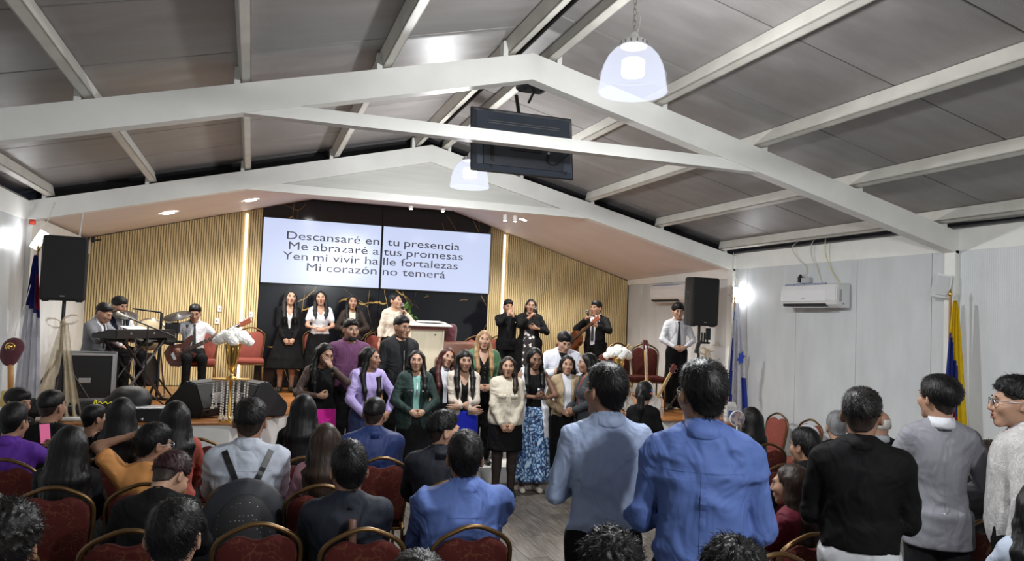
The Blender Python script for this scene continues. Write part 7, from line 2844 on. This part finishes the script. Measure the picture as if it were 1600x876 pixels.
pr = aud('broad man in a white shirt wearing a black backpack', .03, 5.22, 1.38, hair='fade', hairc='soft', wid=1.14, hscale=1.10, tone='tan', head=(-6, 0, 0), top=dict(mat=cloth('shirt_white2', (.38, .41, .47), rough=.7, bump=.3), collar=True, neck='collar', loose=.020, fold=.020, freq=17., fm=.75), seed=62, near=True, seat=.47)
WHT2 = MATS['cloth_shirt_white2']
back_seams(pr, WHT2)
bp = pr
aud('woman with long black hair behind the steps, left of the navy suit', .44, 6.5, 1.28, fem=True, hair='long', hairp=dict(end=.08, sides=(2, 2), vol=1.12), top=dict(mat=BLK), seed=63)
aud('girl with long brown hair in a pink top', .49, 5.08, 1.25, fem=True, hairc='brown', hair='long', hairp=dict(end=.12, sides=(2, 2), vol=1.04), head=(-6, 0, 0), top=dict(mat=cloth('dusty_pink', (.42, .22, .26)), loose=.02), seed=64)
aud('man in a royal navy suit with a faded haircut, seen from behind', .93, 6.0, 1.31, hair='fade', tone='tan', wid=1.12, head=(-24, 0, 0), top=dict(mat=WHT, neck='collar'), over=dict(mat=cloth('suit_navy', (.014, .028, .105), rough=.6), collar='stand', open=(.1, .07), hem=-.1), seed=65)
aud('young man in a dark navy shirt turning his face to the right', 1.25, 5.12, 1.31, hair='top', hairp=dict(vol=1.3), tone='light', wid=1.05, yaw=168, head=(-72, 2, 0), top=dict(mat=cloth('ink', (.007, .009, .015), rough=.7), collar='stand', neck='collar', loose=.022, fold=.013), seed=66)
aud('man in a dark navy jacket with thick black hair in the near row', .52, 4.06, 1.28, hair='short', hairp=dict(vol=1.35), hscale=1.12, wid=1.16, tone='tan', head=(4, -4, 0), top=dict(mat=cloth('midnight', (.008, .011, .019), rough=.7), collar='stand', neck='collar', loose=.026), seed=67)
pr = aud('broad man in a blue shirt sitting in the near row', 1.12, 4.04, 1.335, hair='short', hairp=dict(vol=1.2), hscale=1.10, wid=1.34, tone='tan', head=(-10, -2, 0), top=dict(mat=cloth('cornflower', (.085, .140, .36), rough=.7, bump=.3), collar=True, neck='collar', loose=.022, fold=.022, freq=17., fm=.75), seed=68, seat=.47)
back_seams(pr, MATS['cloth_cornflower'], False)
aud('dark-haired head cut off at the left edge', -.90, 3.38, 1.25, fem=True, hair='long', hairp=dict(sides=(2, 2)), top=dict(mat=BLK), seed=69)
aud('top of a dark head at the bottom edge, below the blue shirt chair', .49, 2.2, 1.275, hair='short', hairc='soft', top=dict(mat=BLK), seed=70)
aud('curly black hair at the bottom edge under the pale blue shirt', 1.13, 2.28, 1.28, hair='curly', hscale=1.08, top=dict(mat=BLK), seed=71)
aud('curly black hair at the bottom edge under the tall man in blue', 1.48, 2.12, 1.28, hair='curly', hscale=1.08, top=dict(mat=BLK), seed=72)
pr = person('woman in black with a ponytail between the two standing blue shirts', 3.56, 6.60, 0, 130, ztop=1.42, fem=True, hair='tied', hairp=dict(vol=1.06), head=(10, -12, 0), tone='tan', arms=('front', 'front'), top=dict(mat=BLK), bottom=TR, seed=73)
bm = BM(); ball(bm, pr.HP((-.075, .075, .0)), (.022, .012, .010), 8, 5); obj('hair_clip', bm, mat('clip_red', (.45, .09, .06), .4), pr.root)
bm = BM(); ball(bm, pr.HP((-.085, .055, .03)), (.012, .012, .018), 8, 5); obj('hair_clip', bm, mat('clip_blue', (.10, .22, .45), .4), pr.root)
aud('woman with smooth black hair near the blue and white flag', 4.50, 6.25, 1.22, fem=True, hair='long', hairp=dict(end=.2, sides=(2, 2), vol=1.08), head=(20, 0, 0), top=dict(mat=BLK), seed=74)
aud('young man in a black jacket sitting right of the tall man in blue', 3.70, 4.50, 1.27, yaw=172, hair='short', hairp=dict(vol=1.3), tone='tan', head=(20, 0, 0), top=dict(mat=BLK), over=dict(mat=BLK, collar='stand', open=(.1, .06)), seed=75, near=True)
aud('brown-haired woman in a dark red dress', 2.90, 3.62, 1.22, yaw=212, fem=True, hairc='brown', hair='long', hairp=dict(end=.18, sides=(2, 2)), head=(8, -6, 0), tone='light', top=dict(mat=cloth('burgundy', (.105, .008, .020), rough=.7), loose=.022), bottom=dict(kind='trousers', mat=cloth('burgundy', (.085, .008, .018))), arms=('lap', 'lap'), seed=76, wid=1.12)
aud('grey-haired person with glasses by the right wall', 4.80, 5.45, 1.27, yaw=140, hair='short', hairc='grey', hairp=dict(vol=1.3), hscale=1.06, tone='light', head=(10, -8, 0), top=dict(mat=WHT), over=dict(mat=BLK, open=(.1, .06)), seed=77)
glasses(pr, FRM)
aud('bald older man half hidden behind the black shirt', 5.40, 5.6, 1.27, yaw=160, hair='fringe', hairc='white', tone='light', hscale=1.03, top=dict(mat=cloth('pale_grey', (.3, .31, .33)), collar=True, neck='collar'), over=dict(mat=BLK, open=(.1, .06)), seed=78)
pr = aud('dark-skinned man with glasses and white collar seated in profile at the right', 4.62, 3.86, 1.28, yaw=110, hair='fade', hairc='fade', tone='dark', head=(-6, 4, 0), top=dict(mat=WHT, collar=True, neck='collar'), over=dict(mat=BLK, open=(.1, .07)), seed=79)
glasses(pr, FRM)
aud('person in a light blue shirt bending forward by the right wall', 4.86, 4.45, 1.25, yaw=150, hair='short', lean=62, head=(0, -20, 0), top=dict(mat=cloth('sky', (.18, .30, .58))), seed=80)
aud('dark-haired person in a pale top cut off at the bottom right corner', 3.50, 2.66, 1.30, fem=True, yaw=150, hair='long', hairp=dict(end=.2, sides=(2, 2), vol=1.1), top=dict(mat=cloth('ice', (.42, .48, .58))), seed=81)

# backpack on the broad man
t = thing('backpack', 'black backpack with fine white dots on the man in the white shirt', 'backpack', world_of(bp, (0, 0, 0)), R_(180))
m, N, L, b = node_mat('dotted_nylon')
tc = N.new('ShaderNodeTexCoord')
v_ = N.new('ShaderNodeTexVoronoi'); v_.inputs['Scale'].default_value = 42; v_.inputs['Randomness'].default_value = .35
L.new(tc.outputs['Object'], v_.inputs['Vector'])
rp = ramp(N, [(.10, (.30, .30, .28)), (.16, (.010, .010, .012))]); L.new(v_.outputs[0], rp.inputs[0]); L.new(rp.outputs[0], b.inputs['Base Color']); b.inputs['Roughness'].default_value = .7
yb = front_y(bp.top_f, 0, .78, back=True) + .10
def bpf(P):
    d = s_ell(P, (0, yb + .10, .655), (.265, .12, .30))
    d = smin(d, s_cone(P, (-.14, yb + .08, .48), (.14, yb + .08, .48), .14, .14), .08)
    return d - np.maximum(folds(P, 12, .006, 20), -.006)
v, q = nets(bpf, (-.36, yb - .10, .24), (.36, yb + .32, 1.04), .018)
obj('bag_body', mesh_np('bag_body', [(v, q, 0)], [mat('navy_nylon', (.010, .011, .016), .6, bump=.2, bscale=200)]), None, t)
v, q = nets(lambda P: s_ell(P, (0, yb + .185, .63), (.18, .075, .25)), (-.24, yb + .05, .3), (.24, yb + .32, .96), .014)
obj('front_pocket', mesh_np('front_pocket', [(v, q, 0)], [m]), None, t)
bm = BM(); tube(bm, curve_pts([(-.035, yb + .06, .87), (-.02, yb + .07, .915), (.02, yb + .07, .915), (.035, yb + .06, .87)], 4), .007, 6); obj('top_handle', bm, M_GREYM, t, smooth=True)
bm = BM(); tube(bm, [(.10, yb + .19, .80), (.14, yb + .185, .75), (.165, yb + .17, .70)], .006, 5); obj('zip_trim', bm, mat('zip_green', (.22, .27, .2), .4), t)
for sx in (-1, 1):
    pts = []
    for k in range(9):
        f = k / 8
        x = sx * (.052 + .085 * f)
        zz = .88 + f * (float(bp.T((0, 0, .497))[2]) - .88)
        pts.append((x, max(front_y(bp.top_f, x, zz, back=True) + .002, yb * (1 - f * 2.2) + .03), zz))
    ribbon('shoulder_strap', bp, pts, .036, M_BLK, .008, parent=t)

# --- chairs of the audience
CHAIRS = [(.09, 4.02, 'empty-looking burgundy chair behind the backpack man in the near row'), (.57, 3.84, 'burgundy chair with a strap behind the man in the dark navy jacket'), (1.10, 3.80, 'burgundy chair behind the broad man in the blue shirt'),
          (-.47, 4.0, 'burgundy chair behind the boy in the black sweater'), (-.98, 4.97, 'burgundy chair behind the woman with long loose hair'), (-1.46, 5.86, 'burgundy chair behind the person in purple at the left edge'),
          (-.88, 5.86, 'burgundy chair between the long-haired woman and the orange shirt'), (-.93, 6.85, 'burgundy chair left of the raised orange arm'), (.45, 4.83, 'burgundy chair behind the girl in pink'), (.95, 5.68, 'burgundy chair behind the man in the navy suit'),
          (.42, 5.75, 'burgundy chair behind the woman with long black hair near the steps'), (-.34, 6.62, 'burgundy chair beside the coral top'), (-.52, 5.0, 'burgundy chair behind the person in orange'), (-1.02, 3.95, 'burgundy chair beside the child at the bottom left'),
          (0.02, 5.03, 'burgundy chair between the man in white and his backpack'), (1.25, 4.85, 'burgundy chair of the young man turning right'), (4.49, 6.02, 'burgundy chair right of the tall blue shirt, behind the smooth black hair'), (3.95, 5.10, 'burgundy chair left of the young man in the black jacket'),
          (5.12, 4.32, 'burgundy chair right of the grey suit'), (4.0, 3.42, 'burgundy chair between the black shirt and the grey suit'), (4.55, 3.50, 'burgundy chair beside the patterned shirt'), (2.78, 3.36, 'burgundy chair behind the woman in dark red'), (2.18, 3.42, 'burgundy chair right of the pale blue shirt'),
          (3.62, 4.26, 'burgundy chair of the young man in the black jacket'), (2.36, 3.1, 'burgundy chair beside the tall man in blue'), (-.22, 2.74, 'burgundy chair of the boy with the crown whorl'), (-.70, 2.62, 'burgundy chair of the child in royal blue'), (-1.12, 3.12, 'burgundy chair at the left wall in the near row'), (.49, 1.96, 'burgundy chair below the bottom edge, left of the aisle'), (1.13, 2.04, 'burgundy chair under the curly head left of the tall man'), (1.60, 1.86, 'burgundy chair under the curly head below the tall man'), (3.62, 2.40, 'burgundy chair at the bottom right corner')]
for (x, y, lab) in CHAIRS:
    chair(x, y, lab)
for x, y, lab, rz in ((6.22, 8.15, 'red chair against the right wall, nearer the flag', -90), (6.22, 7.55, 'red chair against the right wall with a white cloth on it', -90)):
    t = dup(chair_s, (x - .2, y, 0), R_(rz), lab, 'chairs along the right wall')
t = thing('white_cloth', 'white folded cloth over the back of the chair by the right wall', 'cloth', (6.24, 7.55, .74), 0)
v, q = nets(lambda P: np.maximum(s_ell(P, (0, 0, 0), (.07, .19, .13)), -s_ell(P, (.0, 0, -.03), (.05, .17, .12))) - folds(P, 4, .004, 40), (-.12, -.25, -.16), (.12, .25, .18), .012)
obj('cloth_fold', mesh_np('cloth_fold', [(v, q, 0)], [WHT]), None, t)
t = thing('chair_strap', 'brown strap hanging over the chair behind the dark navy jacket', 'strap', (.52, 3.86, 0), 0)
bm = BM()
tube(bm, [(0, .045, .70), (0, .045, .90), (0, .02, .945), (0, -.012, .945), (0, -.036, .90), (0, -.045, .6)], .006, 6)
for v in bm.verts:
    v.co.x *= 3.2
obj('strap_band', bm, mat('strap_brown', (.085, .035, .022), .6, noise=.15), t, smooth=True)
# small table with a box by the right wall
t = thing('side_table', 'small wooden table by the right wall near the blue and white flag', 'table', (6.05, 8.85, 0), 0)
bm = BM(); box(bm, (-.26, -.25, .70), (.26, .25, .735), .006); obj('tabletop', bm, mat('table_wood', (.27, .10, .04), .4, noise=.15, stretch=(.2, 2, 2)), t)
for sx in (-.23, .23):
    for sy in (-.22, .22):
        bm = BM(); rod(bm, (sx, sy, 0), (sx, sy, .70), .02); obj('leg', bm, MATS['table_wood'], t)
t = thing('juice_carton', 'white and blue carton standing on the small table', 'carton', (5.98, 8.75, .735), R_(-10))
bm = BM(); box(bm, (-.07, -.05, 0), (.07, .05, .20), .008); prism(bm, [(-.05, .20), (.05, .20), (0, .255)], 'x', -.068, .068); obj('box', bm, M_WHITE, t)
bm = BM(); box(bm, (-.045, -.0525, .06), (.045, -.0495, .15), .002); obj('blue_print', bm, mat('print_blue', (.05, .12, .38), .5), t)
t = thing('hand_fan', 'round patterned disc held up beside the smooth black hair', 'fan', (4.26, 6.12, 1.13), R_(-10))
bm = BM(); lathe(bm, [(.001, .004), (.062, .004), (.070, .0), (.062, -.004), (.001, -.004)], 26, M=Matrix.Rotation(PI / 2, 4, 'X'), capt=False, capb=False)
m, N, L, b = node_mat('fan_print')
tc = N.new('ShaderNodeTexCoord'); v_ = N.new('ShaderNodeTexVoronoi'); v_.inputs['Scale'].default_value = 38; L.new(tc.outputs['Object'], v_.inputs['Vector'])
rp = ramp(N, [(.2, (.30, .26, .24)), (.45, (.08, .09, .16)), (.6, (.28, .10, .08)), (.8, (.34, .31, .28))]); sp_ = N.new('ShaderNodeSeparateColor'); L.new(v_.outputs['Color'], sp_.inputs[0]); L.new(sp_.outputs[0], rp.inputs[0]); L.new(rp.outputs[0], b.inputs['Base Color'])
obj('disc', bm, m, t)
bm = BM(); lathe(bm, [(.066, -.006), (.074, 0), (.066, .006)], 26, M=Matrix.Rotation(PI / 2, 4, 'X'), capt=False, capb=False); obj('rim', bm, M_WHITE, t)
bm = BM(); rod(bm, (0, 0, -.07), (0, 0, -.2), .008); obj('handle', bm, M_WHITE, t)
